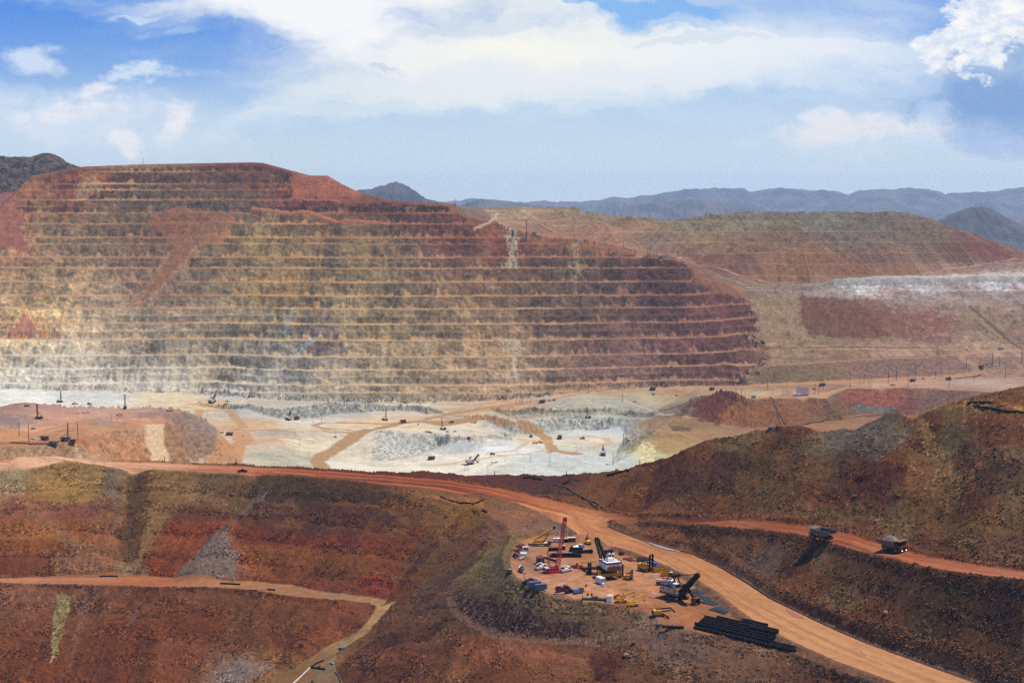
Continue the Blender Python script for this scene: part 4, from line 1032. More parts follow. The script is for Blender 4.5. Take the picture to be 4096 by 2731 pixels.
# haul road: dry edges, damp wheel lanes
ROAD = [(0, 1868, (232, 176, 134)), (300, 1858, (236, 182, 140)), (600, 1862, (228, 166, 122)), (900, 1876, (196, 124, 82)), (1200, 1890, (170, 88, 48)), (1500, 1920, (162, 84, 46)), (1800, 1940, (160, 80, 42)), (2000, 1975, (176, 96, 54)), (2200, 2020, (186, 112, 66)), (2350, 2080, (200, 134, 84)), (2500, 2075, (160, 92, 54)),
        (2800, 2095, (166, 94, 56)), (3100, 2118, (160, 84, 48)), (3350, 2150, (164, 90, 54)), (3600, 2230, (170, 94, 58)), (3850, 2280, (176, 104, 68)), (4090, 2305, (176, 110, 74)), (2450, 2160, (206, 142, 90)), (2700, 2250, (206, 144, 92)), (2900, 2350, (204, 144, 92)), (3100, 2480, (208, 150, 98)), (3300, 2570, (210, 152, 100)), (3600, 2680, (208, 150, 100)), (3800, 2720, (206, 148, 98))]
sl = (slice(0, np.searchsorted(YR, 1250)), slice(0, NC))
cr = idw(sl, ROAD, 1.66, 3.0, 1.0, .2)
# lanes: distance from the road edge drives the damp stripes
rm = Z[sl] == 5
dlane = np.full(rm.shape, 1e9)
for Lx in (RAF, R2R):
    s2, D = dist_line(np.array([(x, y) for x, y, z in Lx.pts()]))
    a0, a1 = s2[0].start, min(s2[0].stop, sl[0].stop)
    if a1 > a0:
        dlane[a0:a1, s2[1]] = np.minimum(dlane[a0:a1, s2[1]], D[:a1 - a0])
dl = dlane + .8 * fbm(1, GX[sl], GY[sl], 40)
lane = smp(T_S, dl * 5.0, GX[sl] * .10 + 50) * .5 + smp(T_S, dl * 14, GX[sl] * .22) * .35
damp = np.clip(np.interp(GX[sl] / GY[sl] * FPX + CX, [700, 1100, 2000, 2350, 4096], [.25, 1, 1, .6, .8]), 0, 1) * (GY[sl] > np.interp(AV, [x / y for x, y, z in R2R.pts()], R2R.y)[None, :] + 6)
cr *= np.clip(1 + lane * (.18 + .30 * damp) + .05 * fbm(2, GX[sl], GY[sl], 8) + .03 * white(GX[sl], GY[sl], 1.2), .4, 1.7)[..., None]
C[sl] = np.where(rm[..., None], cr, C[sl])
YARD = [(2100, 2200, (170, 130, 96)), (2200, 2180, (190, 126, 84)), (2300, 2200, (196, 134, 90)), (2150, 2260, (186, 130, 92)), (2200, 2330, (206, 148, 106)), (2400, 2350, (214, 154, 106)), (2550, 2330, (204, 144, 98)), (2500, 2230, (196, 136, 92)), (2650, 2400, (190, 126, 80)), (2750, 2450, (180, 116, 72)), (2850, 2510, (176, 112, 68)), (2620, 2450, (170, 112, 72)), (2950, 2540, (170, 120, 84)), (2080, 2330, (190, 140, 112))]
cy = idw(sl, YARD, 1.72, 3.0, 1.0, .25)
rut = smp(T_S, (GX[sl] * .8 + GY[sl] * .35) * 4, (GY[sl] * .8 - GX[sl] * .5) * .8) * .07
cy *= np.clip(1 + rut + .09 * fbm(0, GX[sl], GY[sl] * 1.2, 22) + .07 * fbm(1, GX[sl], GY[sl], 6) + .06 * white(GX[sl], GY[sl], 1.1), .4, 1.6)[..., None]
C[sl] = np.where((Z[sl] == 6)[..., None], cy, C[sl])
BR = [(0, 2325, (190, 130, 88)), (300, 2322, (182, 120, 82)), (600, 2335, (176, 108, 66)), (900, 2340, (170, 116, 76)), (1200, 2368, (170, 120, 80)), (1400, 2390, (166, 126, 86)), (1560, 2405, (180, 136, 88)), (1480, 2480, (170, 130, 88)), (1400, 2560, (170, 138, 90)), (1280, 2620, (160, 114, 70)), (1340, 2660, (150, 126, 90)), (1360, 2720, (156, 116, 76)), (1180, 2690, (150, 110, 60))]
cb2 = idw(sl, BR, 1.55, 3.0, 1.0, .2)
cb2 *= np.clip(1 + .10 * smp(T_S, GY[sl] * 6, GX[sl] * .4) + .06 * fbm(1, GX[sl], GY[sl], 6) + .05 * white(GX[sl], GY[sl], 1), .4, 1.6)[..., None]
C[sl] = np.where((Z[sl] == 7)[..., None], cb2, C[sl])

# rubble berms at the road edges
for Lx, off, wd, c_ in (('R2L', (-2.0, -2.5), 8.5, (122, 86, 62)), ('UN', (0, -2.5), 4.5, (104, 68, 44)), ('RAF', (0, 3.0), 4.0, (112, 66, 40)), ('R2R', (3.5, 4.5), 5.0, (112, 74, 50))):
    q_ = np.array([(x, y) for x, y, z in LN[Lx].pts()])
    q_ = q_[1:] if Lx in ('R2L', 'UN') else q_[9:] if Lx == 'RAF' else q_
    q_ = q_ + np.array(off)
    s_, D_ = dist_line(q_)
    D_ = D_ + JX[s_] * 1.0 + white(GX[s_], GY[s_], 1.5) * .5
    w_ = np.clip((wd / 2 - D_) / .8 + .5, 0, 1)
    mixin(s_, w_ * .92, c_, 1.35)
    C[s_] *= np.where(w_ > .5, 1 + .25 * white(GX[s_], GY[s_], 1.0), 1)[..., None]
    RUB[s_] = np.where(w_ > .5, .8, RUB[s_])
# patches of the foreground with an outline of their own
LOADS = [([(102, 1890), (273, 1869), (415, 1868), (405, 1990), (110, 1997)], (150, 120, 66)), ([(415, 1868), (505, 1872), (482, 2000), (455, 2150), (400, 2010)], (112, 96, 74)), ([(75, 2012), (400, 1992), (405, 2060), (240, 2070), (170, 2022)], (126, 82, 64)), ([(410, 1985), (445, 1982), (452, 2110), (408, 2120)], (138, 74, 50)),
         ([(0, 2082), (150, 2070), (190, 2150), (180, 2168), (-300, 2175), (-300, 2085)], (152, 102, 58)), ([(230, 2062), (310, 2055), (390, 2190), (360, 2175), (250, 2110)], (146, 92, 50)), ([(-300, 2178), (240, 2165), (262, 2205), (-300, 2248)], (134, 68, 36)), ([(-300, 2252), (200, 2216), (226, 2300), (-300, 2314)], (108, 62, 40)), ([(222, 2215), (322, 2210), (462, 2290), (232, 2298)], (140, 102, 72)),
         ([(622, 1880), (790, 1905), (762, 1985), (700, 2030), (620, 2180), (562, 2230), (578, 2100), (602, 1990)], (138, 108, 66)), ([(790, 1905), (1040, 1910), (960, 2000), (800, 1985)], (106, 84, 56)), ([(712, 2035), (930, 2045), (882, 2090), (680, 2086)], (102, 64, 48)), ([(680, 2089), (915, 2100), (862, 2155), (640, 2141)], (134, 60, 28)), ([(630, 2146), (856, 2158), (800, 2215), (600, 2192)], (136, 76, 42)), ([(575, 2205), (790, 2216), (690, 2306), (562, 2270)], (130, 60, 34)),
         ([(1090, 1936), (1420, 1952), (1640, 1990), (1600, 2022), (1400, 2004), (1040, 1996)], (66, 54, 38)), ([(1040, 2000), (1170, 2000), (1190, 2050), (960, 2056)], (110, 78, 58)), ([(1182, 2002), (1400, 2022), (1600, 2062), (1640, 2112), (1350, 2102), (1212, 2062)], (78, 54, 42)), ([(958, 2060), (1190, 2062), (1330, 2116), (1500, 2138), (950, 2110)], (82, 54, 40)), ([(1122, 2120), (1400, 2140), (1570, 2172), (1560, 2202), (1300, 2182), (1130, 2162)], (118, 52, 26)),
         ([(938, 2112), (1112, 2118), (1122, 2166), (938, 2172)], (116, 54, 30)), ([(938, 2175), (1180, 2180), (1480, 2252), (1720, 2272), (1690, 2310), (1300, 2282), (1000, 2242)], (130, 70, 40)), ([(1098, 2246), (1300, 2286), (1450, 2312), (1420, 2332), (1080, 2302)], (116, 60, 34)), ([(1462, 2306), (1670, 2326), (1620, 2366), (1432, 2346)], (124, 50, 24)), ([(1167, 2062), (1232, 2116), (1080, 2116)], (116, 80, 52)), ([(1850, 2032), (1960, 2066), (1900, 2110), (1790, 2112)], (120, 84, 36)),
         ([(1552, 1988), (1660, 2010), (1700, 2060), (1560, 2052), (1480, 2022)], (108, 74, 40)), ([(1000, 2400), (1030, 2405), (905, 2560), (832, 2640), (824, 2630)], (128, 88, 56)), ([(560, 2370), (600, 2370), (525, 2500), (484, 2560)], (114, 78, 62)), ([(1240, 2420), (1270, 2424), (1130, 2590), (1090, 2620)], (120, 76, 46)), ([(740, 2365), (770, 2368), (690, 2500), (640, 2590)], (120, 78, 50)), ([(60, 2370), (90, 2370), (80, 2560), (60, 2660)], (124, 76, 54)),
         ([(1702, 2170), (1760, 2162), (1560, 2402), (1502, 2432)], (76, 52, 40)), ([(1832, 2172), (1880, 2172), (1602, 2442), (1542, 2472)], (116, 78, 48)), ([(1900, 2200), (1930, 2230), (1720, 2400), (1660, 2440)], (84, 60, 46)), ([(1640, 2110), (1700, 2120), (1560, 2300), (1520, 2330)], (110, 62, 34)), ([(1500, 2560), (1700, 2520), (1780, 2470), (1800, 2500), (1700, 2570), (1520, 2610)], (78, 50, 36)), ([(1470, 2640), (1640, 2610), (1900, 2650), (1900, 2670), (1640, 2650), (1480, 2680)], (126, 82, 54)),
         ([(1900, 2600), (2200, 2600), (2360, 2640), (2340, 2660), (2150, 2630), (1900, 2625)], (140, 94, 66)), ([(2560, 2540), (2800, 2545), (2860, 2640), (2620, 2660)], (118, 96, 80)), ([(2620, 2110), (2800, 2120), (2760, 2190), (2680, 2190)], (112, 74, 46)), ([(3150, 2170), (3260, 2180), (3230, 2290), (3120, 2300)], (96, 62, 38)), ([(3460, 2240), (3650, 2290), (3560, 2400), (3430, 2380)], (88, 62, 38)), ([(3700, 2320), (3850, 2340), (3780, 2470), (3640, 2430)], (96, 68, 44)), ([(3900, 2350), (4100, 2370), (4100, 2500), (3880, 2480)], (74, 50, 32)),
         ([(3150, 2395), (3260, 2440), (3420, 2520), (3600, 2600), (3580, 2610), (3400, 2540), (3240, 2470), (3130, 2415)], (84, 48, 32)), ([(2640, 1850), (2740, 1830), (2700, 1980), (2560, 2030), (2600, 1930)], (84, 54, 32)), ([(2480, 1960), (2600, 1960), (2560, 2040), (2470, 2030)], (112, 70, 36)), ([(2860, 1800), (2960, 1790), (2940, 1960), (2820, 1990)], (74, 48, 30)), ([(3040, 1900), (3200, 1890), (3180, 2030), (3000, 2040)], (104, 78, 46)), ([(3200, 2032), (3580, 2040), (3560, 2075), (3200, 2060)], (118, 92, 54)),
         ([(3440, 1860), (3640, 1850), (3620, 1930), (3420, 1930)], (94, 54, 34)), ([(3880, 1700), (4100, 1720), (4100, 1800), (3960, 1800)], (104, 66, 40)), ([(3900, 1880), (4100, 1860), (4100, 1990), (3920, 2000)], (84, 64, 44)), ([(3640, 1950), (3780, 1960), (3760, 2100), (3620, 2060)], (116, 84, 46))]
for pts, c in LOADS:
    sl, m = patch(pts, np.array(c) * ((.94, 1.05, .95) if c[0] > 1.85 * c[1] else (1.0, .95, .98)), 1.45, 1.3, .74)
    C[sl] *= np.where(m, np.clip(1 + .20 * (fbm(0, FXP[sl], FYP[sl], 14) * .6 + fbm(1, FXP[sl], FYP[sl], 5) * .4) + .22 * RUB[sl] * white(GX[sl], GY[sl], 1.0), .4, 1.8), 1)[..., None]
for pts, c, L, r, f in (([(228, 2372), (262, 2374), (278, 2410), (268, 2470), (250, 2530), (235, 2590), (220, 2640), (206, 2660), (204, 2600), (210, 2500), (222, 2420)], (140, 126, 84), 1.3, 1.0, .9),
                        ([(320, 2400), (372, 2385), (370, 2420), (330, 2500), (300, 2580), (282, 2680), (276, 2680), (290, 2560), (322, 2480)], (128, 90, 74), 1.25, 1.5, .7),
                        ([(912, 2135), (940, 2200), (938, 2324), (680, 2312), (740, 2260), (830, 2180)], (112, 94, 84), 1.15, 3.0, .82), ([(1080, 1955), (1040, 2000), (960, 2060), (925, 2110), (905, 2130), (930, 2080), (1000, 2010)], (92, 84, 80), 1.0, 1.5, .8),
                        ([(500, 1880), (620, 1885), (600, 1960), (575, 2060), (560, 2220), (505, 2226), (480, 2150), (500, 2020)], (82, 58, 36), 1.2, 2.5, .75), ([(490, 2226), (560, 2226), (600, 2300), (480, 2296), (450, 2280)], (124, 104, 76), 1.3, 2.0, .7),
                        ([(40, 2010), (70, 2005), (240, 2120), (360, 2220), (480, 2290), (440, 2295), (310, 2210), (180, 2110)], (140, 98, 66), 1.3, 1.5, .8), ([(950, 2640), (1100, 2660), (1050, 2700), (900, 2731), (860, 2760), (900, 2690)], (136, 116, 104), 1.3, 2, .8),
                        ([(1090, 1905), (1400, 1935), (1420, 1965), (1100, 1960), (960, 1950), (1000, 1920)], (70, 54, 36), 1.2, 3, .6), ([(1700, 2440), (1800, 2430), (1830, 2480), (2000, 2540), (2330, 2560), (2340, 2470), (2230, 2450), (2000, 2430), (1850, 2380)], (58, 38, 32), 1.3, 1.5, .92),
                        ([(2370, 2620), (2460, 2630), (2450, 2710), (2370, 2715)], (84, 46, 26), 1.2, 1.5, .7), ([(1940, 2235), (2020, 2200), (2040, 2320), (2100, 2350), (2340, 2400), (2440, 2420), (2330, 2490), (2150, 2460), (1985, 2400), (1930, 2320)], (106, 88, 66), 1.3, 2.5, .6),
                        ([(3260, 2390), (3340, 2355), (3480, 2420), (3410, 2450), (3330, 2430)], (126, 98, 62), 1.3, 2.0, .5), ([(2960, 2230), (3040, 2200), (3160, 2250), (3100, 2300), (3040, 2330), (2960, 2270)], (98, 76, 66), 1.2, 2.5, .6),
                        ([(3200, 2010), (3420, 2000), (3560, 2010), (3540, 1960), (3200, 1930)], (96, 54, 38), 1.2, 2.0, .6), ([(3240, 1690), (3500, 1680), (3640, 1690), (3620, 1760), (3560, 1800), (3480, 1860), (3440, 1800), (3300, 1770)], (106, 94, 80), 1.22, 2.0, .6),
                        ([(3690, 1640), (3760, 1760), (3850, 1880), (3840, 1960), (3790, 1900), (3700, 1760), (3650, 1660)], (150, 112, 70), 1.25, 1.2, .85), ([(3760, 1740), (3840, 1720), (3880, 1760), (3800, 1840), (3760, 1790)], (128, 104, 72), 1.25, 2.0, .5),
                        ([(3630, 1640), (3700, 1615), (3780, 1608), (3978, 1600), (3960, 1625), (4096, 1655), (4200, 1670), (4200, 1660), (3900, 1632), (3800, 1630)], (176, 128, 74), 1.4, 1.0, .8), ([(1690, 1975), (1900, 1985), (1960, 2030), (1800, 2000), (1600, 1968)], (164, 104, 66), 1.4, 1.0, .6)):
    sl, m = patch(pts, c, L, r, f)
    C[sl] *= np.where(m, 1 + .16 * white(GX[sl], GY[sl], 1.0) + .10 * fbm(1, FXP[sl], FYP[sl], 5), 1)[..., None]
band([(x, y) for x, y, z in LN['DT'].pts()], 4.0, (132, 98, 78), 1.4, .8, px=False)
# tyre ruts and scraped arcs
for P_, w_, c_, f_ in ((((2470, 2170), (2560, 2195), (2650, 2235), (2740, 2290), (2800, 2330)), 1.1, (160, 100, 62), .6), (((2520, 2160), (2620, 2195), (2720, 2240), (2850, 2320), (2960, 2400)), 1.1, (166, 106, 66), .6), (((2640, 2215), (2690, 2222), (2720, 2240), (2700, 2250)), .9, (150, 94, 58), .6),
                       (((2900, 2380), (2980, 2420), (3060, 2470), (3180, 2530)), 1.0, (164, 106, 68), .6), (((2940, 2365), (3040, 2420), (3140, 2480), (3300, 2560), (3500, 2650)), 1.2, (172, 112, 72), .6), (((3100, 2440), (3240, 2510), (3400, 2590), (3600, 2680)), 1.4, (226, 168, 118), .5), (((3380, 2580), (3440, 2600), (3460, 2620)), .8, (150, 98, 62), .6),
                       (((2380, 2120), (2440, 2140), (2480, 2150), (2560, 2170)), 1.2, (156, 92, 54), .6), (((2330, 2090), (2420, 2120), (2520, 2140)), 1.2, (220, 160, 108), .5), (((2420, 2150), (2450, 2168), (2440, 2190)), .9, (150, 90, 52), .7), (((2150, 2250), (2200, 2230), (2290, 2240), (2340, 2260)), 1.0, (214, 154, 112), .5),
                       (((2110, 2300), (2200, 2310), (2320, 2330), (2430, 2370)), 1.0, (176, 118, 80), .5), (((2120, 2320), (2230, 2335), (2380, 2360), (2520, 2400)), 1.0, (224, 164, 120), .5), (((2540, 2330), (2580, 2360), (2570, 2400), (2600, 2440)), 1.1, (164, 106, 70), .5), (((2560, 2320), (2610, 2360), (2650, 2390)), 1.0, (222, 160, 114), .5),
                       (((2700, 2440), (2780, 2450), (2850, 2480)), 1.0, (206, 148, 104), .5), (((2600, 2430), (2700, 2460), (2740, 2500)), 1.0, (150, 98, 64), .5), (((2060, 2325), (2090, 2316), (2120, 2322)), 3.0, (150, 92, 74), .6), (((3000, 2100), (3200, 2124), (3420, 2165), (3620, 2235), (3900, 2284)), 1.3, (206, 140, 92), .5), (((2700, 2086), (2950, 2096), (3170, 2118), (3400, 2162)), 1.2, (134, 66, 36), .5),
                       (((1100, 1884), (1350, 1904), (1600, 1924), (1850, 1946), (2050, 1985)), 2.0, (206, 132, 82), .5), (((1300, 1893), (1600, 1914), (1900, 1945), (2150, 2008)), 1.6, (128, 62, 32), .5), (((900, 1880), (1100, 1888), (1250, 1898)), 3.0, (216, 150, 102), .5)):
    band(P_, w_, c_, 1.6, f_)
# overall tint: ground colours warmed to offset the blue skylight
nr_ = GY < 1300
C = np.where((nr_ & np.isin(Z, (0, 4)))[..., None], C * np.array([1.05, .965, .80], np.float32), np.where(nr_[..., None], C * np.array([.97, .92, .86], np.float32), C * np.array([.99, .985, .89], np.float32)))
dk_ = (C.sum(-1) < .05) & (GY > 3500)
C[dk_] = np.array([.17, .105, .065], np.float32)
C = np.clip(np.nan_to_num(C), 0.012, 0.78)
RUB[Z == 1] = .75
RUB[SLW][wall[SLW] & is_flat] = .12
RUB[SLW][wall[SLW] & is_tal] = .4
RUB[pit] = np.maximum(RUB, .15 + .85 * slope_pit)[pit]
RUB[Z == 3] = .6
C[Z == 0] = np.where((C[Z == 0].sum(-1) < .06)[:, None], np.array([.10, .06, .04], np.float32), C[Z == 0])


# ------------------------------------------------------------------ materials
def mat_ground(name, cell=1.0, amp=1.0, bump=.2, bdist=.5, det=.2, squash=1.0, dscale=.5, rough=0.95):
    """earth with stones: the surveyed colour broken into chips of lighter and darker rock, rough to the light"""
    m = bpy.data.materials.new(name)
    m.use_nodes = True
    t = m.node_tree
    nb = NB(t)
    bs = t.nodes['Principled BSDF']
    at = nb.n('ShaderNodeVertexColor', layer_name='earth')
    geo = nb.n('ShaderNodeNewGeometry')
    mp = nb.n('ShaderNodeMapping')
    t.links.new(geo.outputs['Position'], mp.inputs['Vector'])
    mp.inputs['Scale'].default_value = (1.0 / squash ** .5, 1.0 / squash ** .5, squash ** .5)
    pos = mp.outputs[0]
    f1 = nb.noise(pos, dscale, 6.0, 0.7)

    def chips(sc):
        vo = nb.n('ShaderNodeTexVoronoi', feature='F1')
        t.links.new(pos, vo.inputs['Vector'])
        vo.inputs['Scale'].default_value = sc
        sp = nb.n('ShaderNodeSeparateColor')
        t.links.new(vo.outputs['Color'], sp.inputs[0])
        return sp.outputs[0], vo.outputs['Distance']

    r1, d1 = chips(1.0 / cell)
    r2, d2 = chips(2.3 / cell)
    # most chips near the ground tone, a few pale, a few dark
    def tone(r):
        cv = nb.n('ShaderNodeFloatCurve')
        t.links.new(r, cv.inputs['Value'])
        c = cv.mapping.curves[0]
        pts = [(0, .05), (.2, .32), (.5, .44), (.8, .56), (.92, .75), (1, 1.0)]
        c.points[0].location, c.points[1].location = pts[0], pts[-1]
        for p in pts[1:-1]:
            c.points.new(*p)
        cv.mapping.update()
        return nb.m('SUBTRACT', cv.outputs[0], .46)

    ch = nb.m('ADD', nb.m('MULTIPLY', tone(r1), 1.0), nb.m('MULTIPLY', tone(r2), .8))
    k = nb.m('ADD', nb.m('MULTIPLY_ADD', nb.m('MULTIPLY', ch, at.outputs['Alpha']), amp, 1.0), nb.m('MULTIPLY_ADD', f1, det * 4, -det * 2))
    k = nb.m('MAXIMUM', k, .12)
    v = nb.n('ShaderNodeVectorMath', operation='SCALE')
    t.links.new(at.outputs['Color'], v.inputs[0])
    nb.put(v.inputs['Scale'], k)
    t.links.new(v.outputs[0], bs.inputs['Base Color'])
    bs.inputs['Roughness'].default_value = rough
    bs.inputs['Specular IOR Level'].default_value = 0.12
    bp = nb.n('ShaderNodeBump')
    bp.inputs['Strength'].default_value = bump
    bp.inputs['Distance'].default_value = bdist
    nb.put(bp.inputs['Height'], nb.m('ADD', f1, nb.m('MULTIPLY', nb.m('SUBTRACT', 1.0, d1), at.outputs['Alpha'])))
    t.links.new(bp.outputs[0], bs.inputs['Normal'])
    return m


GM = {'pit_wall': mat_ground('broken_rock', 4.5, .55, .25, 1.2, .16, 5.0, .12), 'pit_floor': mat_ground('pale_crushed_ore', 3.0, .45, .2, 1.0, .10, 1.0, .15), 'waste_dump': mat_ground('dumped_waste', 3.2, .7, .2, 1.0, .12, 1.0, .2),
      'hillside': mat_ground('stony_hill', 1.2, 2.2, .45, .5, .22), 'haul_road': mat_ground('graded_dirt', .8, .6, .1, .2, .08), 'yard_ground': mat_ground('packed_dirt', .8, .8, .1, .2, .10), 'bench_road': mat_ground('bench_dirt', .8, .8, .15, .2, .12),
      'ground': mat_ground('loose_spoil', 1.2, 2.2, .45, .5, .22), 'mound': mat_ground('pink_spoil', 2.4, .5, .2, .8, .12, 1.0, .2)}
ZN = {0: 'ground', 1: 'pit_wall', 2: 'pit_floor', 3: 'waste_dump', 4: 'hillside', 5: 'haul_road', 6: 'yard_ground', 7: 'bench_road', 8: 'mound'}

YD = GY.copy()
YD[SLW] += DYW
VX = GX.astype(np.float32)
VV = np.stack([GX, YD, H], -1).astype(np.float32).reshape(-1, 3)
qi = (np.arange(NR - 1)[:, None] * NC + np.arange(NC - 1)[None, :])
FZ = Z[:-1, :-1]
CF = C.reshape(-1, 3)
for kz, nm in ZN.items():
    idx = qi[FZ == kz].ravel()
    if not len(idx):
        continue
    q4 = np.stack([idx, idx + 1, idx + NC + 1, idx + NC], 1)
    used = np.zeros(NR * NC, bool)
    used[q4.ravel()] = True
    remap = np.cumsum(used) - 1
    q4 = remap[q4].astype(np.int32)
    vv = VV[used]
    me = bpy.data.meshes.new(nm)
    me.vertices.add(len(vv))
    me.vertices.foreach_set('co', vv.ravel())
    me.loops.add(q4.size)
    me.loops.foreach_set('vertex_index', q4.ravel())
    me.polygons.add(len(q4))
    me.polygons.foreach_set('loop_start', np.arange(0, q4.size, 4, dtype=np.int32))
    at = me.color_attributes.new('earth', 'FLOAT_COLOR', 'POINT')
    cc4 = np.ones((len(vv), 4), np.float32)
    cc4[:, :3] = CF[used]
    cc4[:, 3] = RUB.reshape(-1)[used]
    at.data.foreach_set('color', cc4.ravel())
    me.update(calc_edges=True)
    me.materials.append(GM[nm])
    o = bpy.data.objects.new(nm, me)
    o['kind'] = 'structure'
    COL.objects.link(o)
# ------------------------------------------------------------------ far plain, mountains
def mat_far(name, c, c2, sc):
    m = bpy.data.materials.new(name)
    m.use_nodes = True
    t = m.node_tree
    nb = NB(t)
    bs = t.nodes['Principled BSDF']
    geo = nb.n('ShaderNodeNewGeometry')
    f = nb.ramp(nb.noise(geo.outputs['Position'], sc, 8.0, .65), .38, .62)
    t.links.new(nb.mix(f, tuple(c) + (1,), tuple(c2) + (1,)), bs.inputs['Base Color'])
    bs.inputs['Roughness'].default_value = .95
    bs.inputs['Specular IOR Level'].default_value = .1
    return m


def add_mesh(name, V, F, mats, kind=None, smooth=False):
    me = bpy.data.meshes.new(name)
    me.from_pydata([tuple(v) for v in V], [], [tuple(f) for f in F])
    for m in (mats if isinstance(mats, (list, tuple)) else [mats]):
        me.materials.append(m)
    if smooth:
        me.polygons.foreach_set('use_smooth', [True] * len(me.polygons))
    o = bpy.data.objects.new(name, me)
    COL.objects.link(o)
    if kind:
        o['kind'] = kind
    return o


def mountain(name, sil, d, depth, mat, base_z, seed, amp, nu=260, nr=34):
    """range of hills: crest profile surveyed against the sky, flanks fall away on both sides with ridged spurs"""
    us = np.linspace(sil[0][0], sil[-1][0], nu)
    vs = np.interp(us, [s[0] for s in sil], [s[1] for s in sil])
    zc = np.array([-mv(v) * d for v in vs])
    xs = (us - CX) / FPX * d
    rr = np.linspace(-1, 1, nr)
    X = np.repeat(xs[None, :], nr, 0)
    Y = d + rr[:, None] * depth + np.zeros_like(X)
    n = fbm(seed % 3, X + seed * 97, Y * .8, amp * 9)
    n2 = fbm((seed + 1) % 3, X + seed * 57, Y, amp * 3)
    prof = (1 - np.abs(rr)) ** 1.15
    w = np.sin(np.clip(np.abs(rr), 0, 1) * np.pi)[:, None]
    Zz = base_z + (zc[None, :] - base_z) * prof[:, None] + w * (-np.abs(n) * amp * .55 + n2 * amp * .2) + (n2 * amp * .05)
    V = np.stack([X, Y, Zz], -1).reshape(-1, 3)
    F = [(i * nu + j, i * nu + j + 1, (i + 1) * nu + j + 1, (i + 1) * nu + j) for i in range(nr - 1) for j in range(nu - 1)]
    return add_mesh(name, V, F, mat, 'structure', True)


m_far = mat_far('far_range', (.085, .088, .098), (.14, .135, .128), .002)  # slightly blue tone stands in for some of the distance haze
m_mid = mat_far('near_peak', (.055, .058, .066), (.10, .095, .095), .006)  # bluish here too, part of the haze put into the colour
m_scrub = mat_far('scrub_hill', (.016, .02, .010), (.13, .075, .05), .045)
m_plain = mat_far('desert', (.16, .13, .09), (.24, .19, .13), .001)
mountain('mountains', [(-400, 800), (1500, 810), (1760, 806), (1900, 790), (2060, 803), (2300, 803), (2400, 800), (2420, 790), (2470, 782), (2500, 790), (2560, 780), (2680, 763), (2740, 752), (2850, 748), (2940, 750), (2960, 747), (3000, 766), (3030, 757), (3120, 744), (3230, 757), (3290, 753), (3380, 774), (3430, 755), (3560, 750), (3700, 748), (3770, 772), (3900, 764), (4030, 752), (4080, 742), (4200, 746), (4700, 735)], 24000, 3500, m_far, -420, 1, 170)
mountain('mountains', [(2300, 850), (2450, 826), (2600, 808), (2760, 792), (2880, 803), (2990, 820), (3100, 838), (3200, 850)], 15000, 1800, m_far, -420, 4, 90, 160)
mountain('mountains', [(3300, 850), (3420, 822), (3500, 812), (3580, 818), (3680, 840), (3760, 850), (4000, 860), (4500, 850)], 17000, 1700, m_far, -420, 2, 80, 160)
mountain('mountain', [(1380, 800), (1420, 754), (1500, 740), (1560, 722), (1585, 719), (1610, 724), (1660, 752), (1700, 784), (1760, 803), (1900, 830)], 11000, 1300, m_mid, -420, 5, 70, 140)
mountain('mountain', [(3640, 930), (3740, 880), (3830, 836), (3880, 821), (3920, 818), (3950, 826), (4020, 862), (4096, 905), (4250, 960), (4500, 1010)], 8600, 1100, m_mid, -430, 6, 28, 140)
mountain('mountain', [(1750, 860), (1800, 832), (1920, 790), (1970, 793), (2060, 806), (2200, 826), (2300, 850)], 13500, 1400, m_far, -420, 7, 60, 120)
mountain('scrub_hill', [(-700, 640), (-300, 600), (-50, 628), (0, 618), (60, 626), (120, 620), (180, 609), (215, 608), (250, 622), (290, 650), (330, 662), (380, 676), (600, 760), (800, 830)], 5300, 800, m_scrub, -260, 8, 45, 300, 70)
V = [(-32000, 5500, -330), (32000, 5500, -330), (32000, 30000, -430), (-32000, 30000, -430)]
add_mesh('desert_ground', V, [(0, 1, 2, 3)], m_plain, 'structure')
# ------------------------------------------------------------------ builders of things
def nmat(name, c, rough=.6, metal=0.0, dust=.25, dustc=(150, 104, 72), sc=.8, spec=.4, emit=None):
    m = bpy.data.materials.new(name)
    m.use_nodes = True
    t = m.node_tree
    nb = NB(t)
    bs = t.nodes['Principled BSDF']
    geo = nb.n('ShaderNodeTexCoord')
    f = nb.noise(geo.outputs['Object'], sc, 5.0, .65)
    ca, cb = tuple(float(x) for x in lin(c)) + (1,), tuple(float(x) for x in lin(dustc)) + (1,)
    t.links.new(nb.mix(nb.m('MULTIPLY', nb.ramp(f, .45, .75), dust), ca, cb), bs.inputs['Base Color'])
    bs.inputs['Roughness'].default_value = rough
    bs.inputs['Metallic'].default_value = metal
    bs.inputs['Specular IOR Level'].default_value = spec
    if emit:
        bs.inputs['Emission Color'].default_value = (1, .95, .85, 1)
        bs.inputs['Emission Strength'].default_value = emit
    return m


